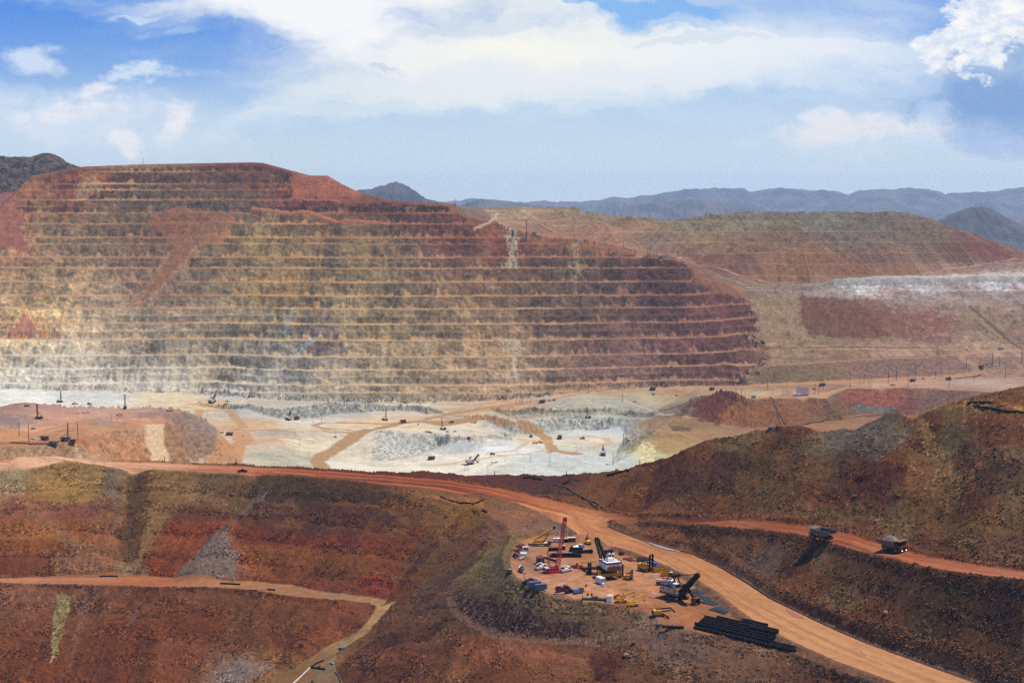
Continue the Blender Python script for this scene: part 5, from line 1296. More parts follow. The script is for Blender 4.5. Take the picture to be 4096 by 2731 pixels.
M = {'black': nmat('black_steel', (18, 17, 17), .7, 0, .2, spec=.2), 'steel': nmat('dark_steel', (58, 56, 54), .55, .2, .35), 'cream': nmat('cream_paint', (226, 206, 170), .6, 0, .45, (150, 96, 60)), 'white': nmat('white_paint', (222, 216, 204), .6, 0, .35),
     'yellow': nmat('yellow_paint', (226, 158, 26), .5, 0, .3), 'orange': nmat('orange_paint', (222, 104, 34), .5, 0, .25), 'red': nmat('red_paint', (170, 20, 34), .45, 0, .15), 'maroon': nmat('maroon_paint', (96, 26, 30), .35, 0, .15),
     'rust': nmat('rusty_steel', (112, 58, 36), .8, 0, .5, (80, 46, 34)), 'grey': nmat('grey_steel', (150, 148, 144), .6, .1, .3), 'tray': nmat('worn_tray_steel', (104, 90, 76), .8, 0, .6, (98, 72, 54)), 'truck': nmat('dusty_truck_paint', (128, 82, 46), .7, 0, .6, (92, 66, 48)),
     'blue': nmat('blue_paint', (58, 112, 168), .6, 0, .25), 'slate': nmat('slate_paint', (84, 92, 106), .6, 0, .3), 'glass': nmat('dark_glass', (18, 22, 28), .08, 0, .1, spec=.8), 'rubber': nmat('tyre_rubber', (32, 30, 29), .9, 0, .4),
     'wood': nmat('weathered_wood', (62, 50, 42), .9, 0, .3, (96, 80, 66)), 'green': nmat('green_paint', (40, 104, 84), .55, 0, .3), 'pipe': nmat('black_pipe', (12, 12, 12), .8, 0, .1, spec=.15), 'gpipe': nmat('grey_pipe', (84, 76, 70), .8, 0, .4, spec=.15), 'rcream': nmat('rusty_cream_paint', (196, 164, 120), .7, 0, .8, (112, 66, 40)), 'dgreen': nmat('dull_green_pipe', (66, 76, 70), .7, 0, .3, (110, 100, 86)),
     'load': nmat('grey_ore', (128, 112, 98), .95, 0, .6, (128, 112, 98), 1.2), 'lamp': nmat('lit_headlight', (255, 250, 235), .3, 0, 0, emit=2.5), 'peach': nmat('faded_peach_paint', (226, 170, 130), .6, 0, .2), 'brown': nmat('brown_paint', (110, 72, 46), .6, 0, .4), 'cable': nmat('red_cable', (130, 40, 44), .6, 0, .3)}


class MB:
    def __init__(s):
        s.v, s.f = [], []

    def add(s, V, F):
        o = len(s.v)
        s.v += [tuple(p) for p in V]
        s.f += [tuple(i + o for i in f) for f in F]
        return s

    def box(s, x0, x1, y0, y1, z0, z1, tx=0.0, ty=0.0):
        """box; tx, ty draw the top in"""
        V = [(x0, y0, z0), (x1, y0, z0), (x1, y1, z0), (x0, y1, z0), (x0 + tx, y0 + ty, z1), (x1 - tx, y0 + ty, z1), (x1 - tx, y1 - ty, z1), (x0 + tx, y1 - ty, z1)]
        return s.add(V, [(3, 2, 1, 0), (4, 5, 6, 7), (0, 1, 5, 4), (1, 2, 6, 5), (2, 3, 7, 6), (3, 0, 4, 7)])

    def bar(s, p, q, w, h=None, w2=None):
        """rectangular bar from p to q"""
        h = h or w
        p, q = Vector(p), Vector(q)
        d = (q - p).normalized()
        a = d.cross(Vector((0, 0, 1)))
        if a.length < .01:
            a = Vector((0, 1, 0))
        a.normalize()
        c = a.cross(d)
        k = (w2 or w) / w
        V = [p + a * sx * w / 2 + c * sz * h / 2 for sx, sz in ((-1, -1), (1, -1), (1, 1), (-1, 1))] + [q + a * sx * w * k / 2 + c * sz * h * k / 2 for sx, sz in ((-1, -1), (1, -1), (1, 1), (-1, 1))]
        return s.add(V, [(3, 2, 1, 0), (4, 5, 6, 7), (0, 1, 5, 4), (1, 2, 6, 5), (2, 3, 7, 6), (3, 0, 4, 7)])

    def tube(s, P, r, n=8, r1=None):
        P = [Vector(p) for p in P]
        V, F = [], []
        for i, p in enumerate(P):
            d = (P[min(i + 1, len(P) - 1)] - P[max(i - 1, 0)]).normalized()
            a = d.cross(Vector((0, 0, 1)))
            if a.length < .01:
                a = Vector((1, 0, 0))
            a.normalize()
            c = a.cross(d)
            rr = r if r1 is None else r + (r1 - r) * i / (len(P) - 1)
            V += [p + (a * math.cos(t) + c * math.sin(t)) * rr for t in (2 * math.pi * j / n for j in range(n))]
        for i in range(len(P) - 1):
            F += [(i * n + j, i * n + (j + 1) % n, (i + 1) * n + (j + 1) % n, (i + 1) * n + j) for j in range(n)]
        F += [tuple(range(n))[::-1], tuple((len(P) - 1) * n + j for j in range(n))]
        return s.add(V, F)

    def prism(s, prof, y0, y1):
        """side profile in x, z pushed from y0 to y1"""
        n = len(prof)
        V = [(x, y0, z) for x, z in prof] + [(x, y1, z) for x, z in prof]
        return s.add(V, [tuple(range(n)), tuple(range(n, 2 * n))[::-1]] + [(i, i + n, (i + 1) % n + n, (i + 1) % n) for i in range(n)])

    def ring(s, c, axis, ro, ri, w, n=16):
        """tyre-like ring round axis 'x', 'y' or 'z'"""
        V, F = [], []
        for j in range(n):
            t = 2 * math.pi * j / n
            for r, k in ((ri, -.5), (ro * .93, -.5), (ro, -.32), (ro, .32), (ro * .93, .5), (ri, .5)):
                a, b2, h = r * math.cos(t), r * math.sin(t), k * w
                V.append({'y': (c[0] + a, c[1] + h, c[2] + b2), 'z': (c[0] + a, c[1] + b2, c[2] + h), 'x': (c[0] + h, c[1] + a, c[2] + b2)}[axis])
        for j in range(n):
            for k in range(6):
                F.append((j * 6 + k, j * 6 + (k + 1) % 6, ((j + 1) % n) * 6 + (k + 1) % 6, ((j + 1) % n) * 6 + k))
        return s.add(V, F)

    def heap(s, x0, x1, y0, y1, z0, h, n=7, seed=1):
        r = random.Random(seed)
        V, F = [], []
        for i in range(n):
            for j in range(n):
                a, c = i / (n - 1), j / (n - 1)
                e = min(a, 1 - a, c, 1 - c) * 2
                V.append((x0 + (x1 - x0) * a, y0 + (y1 - y0) * c, z0 + h * min(1, e * 1.4) * r.uniform(.75, 1.1)))
        for i in range(n - 1):
            for j in range(n - 1):
                F.append((i * n + j, (i + 1) * n + j, (i + 1) * n + j + 1, i * n + j + 1))
        return s.add(V, F)

    def build(s, name, mat, parent=None):
        me = bpy.data.meshes.new(name)
        me.from_pydata(s.v, [], s.f)
        me.materials.append(M[mat] if isinstance(mat, str) else mat)
        me.update()
        o = bpy.data.objects.new(name, me)
        COL.objects.link(o)
        if parent is not None:
            o.parent = parent
        return o


def tag(o, label, cat, group=None):
    o['label'], o['category'] = label, cat
    if group:
        o['group'] = group
    return o


def thing(name, label, cat, group=None):
    o = bpy.data.objects.new(name, None)
    o.empty_display_size = 1
    COL.objects.link(o)
    return tag(o, label, cat, group)


def copy_tree(o, parent=None):
    c = o.copy()
    COL.objects.link(c)
    c.parent = parent
    for ch in list(o.children):
        copy_tree(ch, c)
    return c


USED = set()


def place(proto, u, v, yaw, label, group=None, sc=1.0, sink=0.0, tilt=True):
    """the prototype itself the first time, then copies of it and its parts, stood on the ground at photo point (u, v)"""
    if proto.name in USED:
        o = copy_tree(proto)
    else:
        o = proto
        USED.add(proto.name)
    p = hit(u, v, H)
    o.location = (p.x, p.y, ground(p.x, p.y) - sink)
    o.rotation_euler = (0, 0, math.radians(yaw))
    o.scale = (sc, sc, sc)
    o['label'] = label
    if group:
        o['group'] = group
    return o


def wheel(par, x, y, r, w, rim='truck', name='wheel'):
    o = MB().ring((x, y, r), 'y', r, r * .5, w, 14).build(name, 'rubber', par)
    MB().tube([(x, y - w * .4, r), (x, y + w * .4, r)], r * .52, 10).build('rim', rim, o)
    return o


# ------------------------------------------------------------------ haul truck
def make_haul_truck(loaded, lights=False, tray='tray'):
    t = thing('haul_truck', '', 'haul truck')
    MB().box(-6.2, 5.6, -1.7, 1.7, 1.6, 2.8).box(-3.2, -1.0, -3.2, 3.2, 1.3, 2.5).box(3.4, 5.2, -3.2, 3.2, 1.3, 2.4).build('frame', 'steel', t)
    for y in (-3.3, 3.3):
        wheel(t, 4.2, y, 1.85, 1.35)
    for y in (-3.7, -2.3, 2.3, 3.7):
        wheel(t, -2.2, y, 1.85, 1.25)
    MB().box(2.6, 6.6, -3.9, 3.9, 4.0, 4.25).bar((6.5, -3.8, 1.6), (6.5, -3.8, 4.1), .25).bar((6.5, 3.8, 1.6), (6.5, 3.8, 4.1), .25).build('deck', 'truck', t)
    g = MB().box(5.4, 6.7, -2.4, 2.4, 1.4, 4.0)
    g.build('engine_hood', 'truck', t)
    MB().box(6.72, 6.85, -1.5, 1.5, 1.7, 3.8).build('radiator_grille', 'black', t)
    c = MB().box(3.6, 6.0, 1.0, 3.5, 4.26, 6.3, .15, .1).build('cab', 'truck', t)
    MB().box(5.0, 6.05, .95, 3.55, 5.2, 6.1, .0, .0).build('cab_window', 'glass', c)
    MB().box(3.6, 5.2, -3.4, -1.4, 4.26, 5.3).build('control_box', 'steel', t)
    for y in (-1.9, 1.9):
        MB().box(6.86, 7.0, y - .3, y + .3, 1.7, 2.1).build('headlight', 'lamp' if lights else 'white', t)
    b2 = MB()
    side = [(-7.4, 4.9), (-6.6, 4.3), (-1.5, 2.9), (3.0, 3.6), (3.1, 6.6), (-7.2, 6.3)]
    for y0 in (-4.1, 3.8):
        b2.prism(side, y0, y0 + .3)
    b2.prism([(-7.4, 4.9), (-6.6, 4.3), (-1.5, 2.9), (3.0, 3.6), (3.0, 3.9), (-1.5, 3.2), (-6.6, 4.6), (-7.3, 5.2)], -3.8, 3.8)
    b2.prism([(2.8, 3.6), (3.1, 3.6), (3.3, 6.6), (6.9, 6.9), (6.9, 7.15), (3.0, 6.9)], -3.8, 3.8)
    b2.prism([(3.1, 6.55), (6.9, 6.9), (6.9, 7.15), (3.1, 6.9)], -4.1, -3.8).prism([(3.1, 6.55), (6.9, 6.9), (6.9, 7.15), (3.1, 6.9)], 3.8, 4.1)
    for x in (-5, -2.6, -.2, 2):
        for s in (-1, 1):
            b2.box(x, x + .35, min(s * 4.1, s * 4.35), max(s * 4.1, s * 4.35), 4.1, 6.4)
    b2.build('dump_body', tray, t)
    if loaded:
        MB().heap(-6.6, 3.4, -3.7, 3.7, 5.0, 3.4, 8, 3).build('ore_load', 'load', t)
    MB().bar((6.6, -2.9, .8), (5.8, -3.2, 4.1), .12).bar((6.6, -2.4, .8), (5.8, -2.7, 4.1), .12).build('ladder', 'steel', t)
    return t


HT_L = make_haul_truck(True, tray='truck')
HT_E = make_haul_truck(False, tray='truck')
HT_N = make_haul_truck(False, tray='tray')
HT_F = make_haul_truck(True, True, 'truck')
G = 'haul trucks working in the mine'
place(HT_N, 3288, 2160, 138, 'empty haul truck with pale open tray climbing the near upper road', G)
place(HT_F, 3572, 2205, -48, 'loaded haul truck coming down the near upper road with headlights on', G)
for args in ((HT_L, 178, 1760, -35, 'loaded haul truck parked left of the tall drill mast on the left mound'), (HT_L, 259, 1764, -40, 'loaded haul truck standing right in front of the drill mast on the left mound'),
             (HT_E, 291, 1773, -70, 'empty haul truck facing out at the right end of the left mound bench'), (HT_L, 214, 1780, 195, 'loaded haul truck at the right end of the row of half buried tyres'),
             (HT_E, 918, 1742, 185, 'brown haul truck on the orange ground right of the left mound'), (HT_E, 1187, 1677, 70, 'haul truck backed up beside the shovel under the grey bench face'),
             (HT_E, 1613, 1691, 5, 'haul truck driving between the two drills on the middle pit floor'), (HT_E, 1726, 1838, 190, 'lone haul truck left of the big shovel on the lowest white pit floor'),
             (HT_L, 2170, 1610, 190, 'loaded haul truck low on the long ramp at the foot of the wall'), (HT_E, 2239, 1754, 80, 'dark haul truck seen from behind beside the curved brown track'),
             (HT_L, 2611, 1559, 182, 'loaded haul truck halfway along the ramp below the reddish wall'), (HT_L, 2848, 1560, 235, 'loaded haul truck above the dark red rock crag'),
             (HT_L, 3290, 1543, 180, 'loaded haul truck on the road behind the steel substation frame'), (HT_L, 3651, 1526, 196, 'loaded haul truck left of the brown truck on the right haul road'),
             (HT_E, 3793, 1520, 2, 'empty brown haul truck beside the right tyre row'), (HT_F, 3926, 1471, -62, 'loaded haul truck with headlights on descending the curved road at far right')):
    place(*args, G)

# ------------------------------------------------------------------ electric mining shovel (front is +x)
def make_shovel(crawler=True, lift=0.0, house='cream', dipper=True, number=None, roof='white'):
    t = thing('mining_shovel', '', 'mining shovel')
    z0 = lift
    if crawler:
        for y in (-4.1, 4.1):
            prof = [(-5.2, .5), (-4.7, 0), (4.7, 0), (5.2, .5), (5.2, 1.7), (4.6, 2.2), (-4.6, 2.2), (-5.2, 1.7)]
            MB().prism(prof, y - 1.0, y + 1.0).build('crawler_track', 'steel', t)
        MB().box(-3, 3, -3.1, 3.1, .7, 2.3).tube([(0, 0, 2.2), (0, 0, 3.0)], 3.0, 16).build('undercarriage', 'black', t)
    z = z0 + 3.0
    MB().box(-8.0, 4.6, -5.2, 5.2, z, z + .9).build('deck', 'steel', t)
    hs = MB().prism([(-8.2, z + .9), (2.6, z + .9), (2.6, z + 5.0), (-7.2, z + 5.0), (-8.2, z + 4.2)], -4.9, 4.9)
    h = hs.build('machinery_house', house, t)
    MB().box(-8.6, -8.22, -4.4, 4.4, z + .3, z + 2.9).build('counterweight', 'rust', t)
    for y in (-2.4, 2.4):
        MB().box(-8.26, -8.21, y - .5, y + .5, z + 3.2, z + 3.8).build('window', 'glass', h)
    for s in (-1, 1):
        for x in (-5.5, -1.0):
            MB().box(x - .5, x + .5, min(s * 4.91, s * 4.95), max(s * 4.91, s * 4.95), z + 2.6, z + 3.4).build('window', 'glass', h)
    MB().box(-8.25, 2.7, -5.0, 5.0, z + 4.35, z + 5.05).build('roof_band', 'black', h)
    MB().box(-8.0, 2.6, -4.8, 4.8, z + 5.06, z + 5.2).build('roof', roof, h)
    MB().box(-5.6, -1.8, -2.0, 2.8, z + 5.2, z + 7.0, .4, .4).build('filter_housing', 'white', t)
    rl = MB()
    for y in (-4.8, 4.8):
        rl.bar((-8, y, z + 6.2), (2.6, y, z + 6.2), .12)
        for x in (-8, -5.5, -3, -.5, 2.6):
            rl.bar((x, y, z + 5.1), (x, y, z + 6.2), .12)
    rl.bar((-8, -4.8, z + 6.2), (-8, 4.8, z + 6.2), .12)
    rl.build('railing', 'steel', t)
    cb = MB().box(2.4, 4.9, -5.3, -2.6, z + 4.2, z + 7.2, .1, .1).build('cab', house, t)
    MB().box(4.2, 4.98, -5.36, -2.55, z + 5.4, z + 6.8).build('cab_window', 'glass', cb)
    MB().box(2.2, 5.1, -5.5, -2.4, z + 7.2, z + 7.4).build('cab_roof', 'white', cb)
    ga = MB()
    for y in (-2.2, 2.2):
        ga.bar((1.0, y, z + 5.0), (-.6, y * .7, z + 10.2), .55)
        ga.bar((-4.6, y, z + 5.0), (-.8, y * .7, z + 10.2), .4)
    ga.box(-1.6, .6, -2.8, 2.8, z + 9.6, z + 11.0)
    ga.build('gantry', 'black', t)
    bm = MB()
    f, tip = Vector((4.2, 0, z + 1.4)), Vector((15.6, 0, z + 13.4))
    for y in (-1.5, 1.5):
        bm.bar(f + Vector((0, y, 0)), tip + Vector((0, y * .6, 0)), 1.1, 2.7, .85)
    for k in (.15, .4, .65, .9):
        p = f.lerp(tip, k)
        bm.bar(p + Vector((0, -1.6, 0)), p + Vector((0, 1.6, 0)), .9)
    bm.build('boom', 'black', t)
    MB().ring((15.9, -.7, z + 13.7), 'y', 1.5, .5, .5, 14).ring((15.9, .7, z + 13.7), 'y', 1.5, .5, .5, 14).build('boom_sheave', 'black', t)
    rp = MB()
    for y in (-1.2, 1.2):
        rp.tube([(-.6, y, z + 10.4), (15.2, y, z + 14.2)], .14, 5)
    if dipper:
        for y in (-.7, .7):
            rp.tube([(16.9, y, z + 13.0), (15.4, y, 4.6)], .12, 5)
    rp.build('hoist_rope', 'black', t)
    if dipper:
        MB().bar((7.2, 0, z + 5.8), (14.0, 0, 3.8), 1.5, 1.4).bar((6.0, 0, z + 6.5), (7.2, 0, z + 5.8), 1.5, 1.4).build('dipper_handle', 'black', t)
        dp = MB()
        x0, x1, y, zz = 13.4, 16.6, 2.1, .2
        dp.box(x0, x0 + .35, -y, y, zz, zz + 3.8).box(x0, x1, -y, -y + .3, zz, zz + 3.8).box(x0, x1, y - .3, y, zz, zz + 3.8).box(x0, x1, -y + .3, y - .3, zz + 3.4, zz + 3.8)
        for k in range(6):
            dp.box(x1 - .3, x1 + .4, -1.9 + k * .68, -1.55 + k * .68, zz, zz + .5, .1, .05)
        dp.build('dipper', 'rust', t)
    if number:
        cu = bpy.data.curves.new('number', 'FONT')
        cu.body, cu.size, cu.align_x, cu.extrude = number, 2.2, 'CENTER', .03
        dg = bpy.data.objects.new('number', cu)
        COL.objects.link(dg)
        bpy.context.view_layer.update()
        me = bpy.data.meshes.new_from_object(dg)
        bpy.data.objects.remove(dg)
        me.materials.clear()
        me.materials.append(M['black'])
        n_ = bpy.data.objects.new('number', me)
        COL.objects.link(n_)
        n_.parent = t
        n_.matrix_local = Matrix.Translation((-8.27, 0, z + 2.4)) @ Matrix.Rotation(math.radians(-90), 4, 'Z') @ Matrix.Rotation(math.radians(90), 4, 'X')
    return t


SH = make_shovel()
SHR = make_shovel(house='rcream', roof='steel')
SHY = make_shovel(False, 2.6, 'cream', False, '41')
GS = 'electric mining shovels'
place(SHY, 2432, 2307, 112, 'cream mining shovel numbered 41 raised off the ground between jack towers', GS, 1.0)
place(SHR, 2704, 2394, -50, 'rusty black and cream mining shovel with its bucket lowered onto the yard', GS, 1.0)
place(SH, 1882, 1856, 22, 'shovel with raised black boom on the lowest white pit floor', GS)
place(SH, 847, 1612, 72, 'shovel digging the grey rubble at the foot of the wall, left', GS)
place(SH, 1153, 1681, 80, 'shovel digging the grey bench face beside a haul truck', GS)
place(SH, 2412, 1822, 86, 'shovel at the right edge of the white floor under the yellow spur', GS)


# ------------------------------------------------------------------ blast-hole drill
def make_drill():
    t = thing('blast_drill', '', 'drill rig')
    for y in (-2.2, 2.2):
        MB().prism([(-4, .4), (-3.6, 0), (3.6, 0), (4, .4), (4, 1.2), (-4, 1.2)], y - .6, y + .6).build('crawler_track', 'steel', t)
    MB().box(-7, 6.4, -2.9, 2.9, 1.3, 2.2).box(-6.5, -.5, -2.5, 2.5, 2.2, 4.6).build('deck', 'steel', t)
    c = MB().box(3.6, 6.2, -2.7, .2, 2.2, 4.8, .1, .1).build('cab', 'grey', t)
    MB().box(6.0, 6.24, -2.5, 0, 3.4, 4.5).build('cab_window', 'glass', c)
    m = MB()
    for x in (1.6, 3.0):
        for y in (-.9, .9):
            m.bar((x, y, 1.6), (x, y, 25), .42)
    for k in range(14):
        z = 2.4 + k * 1.65
        m.bar((1.6, -.9, z), (3.0, -.9, z + 1.65), .26).bar((1.6, .9, z), (3.0, .9, z + 1.65), .26).bar((1.6, -.9, z), (1.6, .9, z + 1.65), .26).bar((3.0, .9, z), (3.0, -.9, z), .26)
    m.box(1.4, 3.2, -1.1, 1.1, 24.6, 25.6)
    m.build('mast', 'black', t)
    MB().tube([(2.3, 0, .2), (2.3, 0, 22)], .3, 6).build('drill_pipe', 'steel', t)
    MB().bar((-5.5, -1.2, 4.4), (1.5, -.8, 12), .3).bar((-5.5, 1.2, 4.4), (1.5, .8, 12), .3).build('mast_brace', 'black', t)
    return t


DR = make_drill()
GD = 'blast hole drills on the benches'
for u, v, yaw, lab in ((240, 1609, 0, 'drill with braced mast on the white ground left of the wall foot'), (155, 1676, 170, 'drill on the pink mound, leftmost tall mast'), (500, 1635, 100, 'drill on the right back edge of the pink mound'), (266, 1757, 20, 'drill mast rising behind the loaded truck on the left mound'),
                       (1540, 1682, 0, 'drill at the left of the orange drill pattern'), (1772, 1719, 185, 'drill on the white patch above the grid of drill holes'), (2352, 1672, 180, 'drill among white pickups on the narrow upper pit bench')):
    place(DR, u, v, yaw, lab, GD)
# ------------------------------------------------------------------ poles
def make_pole(arm):
    t = thing('power_pole', '', 'power pole')
    MB().tube([(0, 0, -.3), (0, 0, 1)], .030, 6, .022).build('pole', 'wood', t)
    if arm:
        MB().box(-.09, .09, -.008, .008, .90, .915).build('crossarm', 'wood', t)
    return t


PO, PA = make_pole(False), make_pole(True)
for o in (PO, PA):
    for ch in o.children:
        ch.scale = (1, 1, 1)
ORD = ['first', 'second', 'third', 'fourth', 'fifth', 'sixth', 'seventh', 'eighth', 'ninth', 'tenth', 'eleventh', 'twelfth', 'thirteenth', 'fourteenth', 'fifteenth', 'sixteenth', 'seventeenth', 'eighteenth', 'nineteenth', 'twentieth', 'twenty-first', 'twenty-second']
POLES = [
    ('along the flat wall top', 1, [(430, 662, 638), (573, 661, 632), (786, 653, 634), (992, 647, 625), (1030, 646, 616), (1038, 646, 618), (1113, 661, 638), (1119, 661, 639)]),
    ('down the red wall shoulder', 0, [(1172, 722, 697), (1211, 694, 680), (1222, 753, 732), (1275, 712, 698), (1328, 752, 720), (1351, 776, 744), (1376, 758, 737), (1469, 778, 762)]),
    ('on the wall shoulder below the blue peak', 0, [(1508, 809, 778), (1581, 806, 778), (1643, 806, 785), (1659, 806, 785), (1664, 806, 785), (1713, 808, 785), (1724, 808, 787), (1768, 811, 778), (1820, 828, 793)]),
    ('where the wall crest steps down', 0, [(1896, 886, 862), (1962, 880, 848), (1992, 916, 881), (2102, 960, 926), (2106, 960, 882), (2168, 947, 929), (2298, 957, 922)]),
    ('on the upper left benches of the wall', 0, [(1216, 976, 928), (1265, 1172, 1131), (1298, 1122, 1086), (1324, 1073, 1036), (1350, 1023, 989), (1455, 1118, 1086), (1482, 1070, 1034), (1513, 1018, 987), (1568, 924, 885)]),
    ('on the long middle bench of the wall', 0, [(616, 1224, 1192), (727, 1222, 1178), (843, 1219, 1187), (951, 1219, 1183), (1063, 1219, 1192), (1176, 1221, 1187), (1226, 1224, 1187), (1388, 1226, 1192), (1398, 1226, 1192)]),
    ('in the cluster on the wall bench', 0, [(2122, 1220, 1191), (2126, 1220, 1190), (2130, 1220, 1191), (2150, 1220, 1192), (2322, 1215, 1181), (2309, 1319, 1276)]),
    ('on the upper right benches of the wall', 0, [(2259, 1008, 978), (2337, 1154, 1129), (2353, 1083, 1045), (2363, 1027, 1000), (2435, 1029, 990), (2494, 994, 964), (2541, 1154, 1125)]),
    ('by the switchyard on the wall crest', 1, [(2539, 1024, 995), (2591, 1027, 988), (2600, 1027, 990), (2617, 1027, 1002), (2628, 1027, 997), (2661, 1028, 1002), (2666, 1028, 1003), (2711, 1030, 993)]),
    ('left of the white dump', 0, [(3071, 1166, 1150), (3101, 1166, 1148), (3174, 1168, 1148), (3207, 1172, 1144), (3213, 1172, 1145), (3220, 1172, 1145)]),
    ('on the terraces below the red dump', 0, [(3120, 1425, 1387), (3151, 1359, 1318), (3157, 1359, 1318), (3740, 1381, 1363), (3749, 1423, 1380), (3891, 1386, 1368), (4000, 1392, 1363)]),
    ('along the right haul road', 1, [(3553, 1533, 1481), (3585, 1521, 1469), (3631, 1549, 1511), (3662, 1512, 1470), (3741, 1512, 1480), (3763, 1503, 1461), (3771, 1512, 1482), (3796, 1550, 1501), (3865, 1470, 1421), (3896, 1529, 1493), (3969, 1468, 1409), (3997, 1464, 1421), (4021, 1516, 1467), (4087, 1450, 1396)]),
    ('around the substation frame', 0, [(3069, 1561, 1512), (3088, 1582, 1551), (3099, 1523, 1481), (3129, 1584, 1550), (3136, 1584, 1551), (3146, 1580, 1550), (3152, 1586, 1553), (3163, 1587, 1556), (3260, 1574, 1533), (3276, 1577, 1535), (3294, 1558, 1523), (3399, 1554, 1512), (3435, 1543, 1512), (3443, 1543, 1512), (3456, 1537, 1489), (3474, 1544, 1512), (3483, 1547, 1511)]),
    ('beside the dark red rock crag', 0, [(2943, 1589, 1545), (2966, 1598, 1552), (2980, 1591, 1558), (2995, 1597, 1572)]),
    ('right of the pit floor', 0, [(2452, 1856, 1809), (2490, 1608, 1570), (2493, 1779, 1730), (2598, 1717, 1686), (2608, 1572, 1534), (2723, 1677, 1644), (3004, 1716, 1683), (3019, 1715, 1684), (3145, 1699, 1670)]),
    ('between wall foot and long ramp', 0, [(2064, 1616, 1585), (2080, 1616, 1585), (2086, 1616, 1585), (2091, 1616, 1584), (2123, 1611, 1580)]),
    ('around the trucks on the left mound', 1, [(77, 1745, 1687), (115, 1767, 1694), (312, 1758, 1690)]),
]
for where, arm, lst in POLES:
    for i, (u, vb, vt) in enumerate(sorted(lst)):
        o = place(PA if arm else PO, u, vb, 20 + (i * 37) % 50, '%s thin wooden pole from the left %s' % (ORD[i], where), 'power poles ' + where)
        hgt = (vb - vt) * o.location.y / FPX
        o.scale = (hgt * .62 + 4, hgt * .62 + 4, hgt)


def make_stand():
    t = thing('cable_stand', '', 'cable stand')
    MB().box(-1.3, 1.3, -1.3, 1.3, -.2, .9, .4, .4).build('base_block', 'rust', t)
    MB().tube([(0, 0, .9), (0, 0, 14)], .22, 6).build('pole', 'steel', t)
    MB().box(-1.1, 1.1, -.15, .15, 13.2, 13.6).build('crossarm', 'steel', t)
    return t


ST = make_stand()
for u, v, lab in ((446, 1684, 'cable stand, left one of the pair on the flat of the left mound'), (470, 1684, 'cable stand, right one of the pair on the flat of the left mound'), (492, 1666, 'cable stand by the dark machine on the left mound'), (837, 1622, 'cable stand in front of the shovel at the wall foot'), (875, 1622, 'cable stand right of the shovel at the wall foot'),
                  (1253, 1690, 'left cable stand right of the shovel and truck at the grey face'), (1286, 1686, 'right cable stand right of the shovel and truck at the grey face'), (1198, 1778, 'cable stand alone in the hollow left of the forked brown road'), (2311, 1738, 'cable stand on the white floor under the grey face, right'),
                  (2307, 1802, 'left cable stand beside the brown puddle-like track'), (2324, 1793, 'right cable stand beside the brown puddle-like track'), (1860, 1878, 'left cable stand in front of the big pit shovel'), (1873, 1878, 'right cable stand in front of the big pit shovel')):
    place(ST, u, v, 30, lab, 'cable stands on the pit floor', .82)
MP = tag(MB().tube([(0, 0, -.5), (0, 0, 4.2)], .28, 6).build('marker_post', 'black'), '', 'post')
for u, v, lab in ((658, 1846, 'short marker post on the ridge below the pale ramp'), (945, 1856, 'short marker post on the dark berm at left of centre'), (1979, 1905, 'short marker post on the dark ridge below the big shovel'), (2266, 1905, 'short marker post where the ridge meets the grey pit slope'), (2559, 1861, 'short marker post on the hill edge by the yellow spur')):
    place(MP, u, v, 0, lab, 'marker posts on the ridge')


# ------------------------------------------------------------------ light vehicles
def make_pickup(c, parts=True, name='pickup_truck', cat='pickup truck'):
    t = thing(name, '', cat)
    b2 = MB().prism([(-2.9, .6), (2.9, .6), (2.95, 1.25), (1.3, 1.4), (-.9, 1.4), (-.95, 1.5), (-2.9, 1.5)], -1.0, 1.0).build('body', c, t)
    MB().prism([(-.95, 1.4), (1.4, 1.4), (.6, 2.1), (-.75, 2.1)], -.9, .9).build('cab', c, t)
    MB().prism([(-.85, 1.52), (1.28, 1.5), (.62, 2.0), (-.68, 2.0)], -.93, .93).build('window', 'glass', t)
    MB().box(-2.75, -1.05, -.85, .85, 1.505, 1.53).build('bed', 'black', t)
    for x in (-1.9, 1.9):
        for y in (-.9, .9):
            wheel(t, x, y, .42, .3, 'grey')
    return t


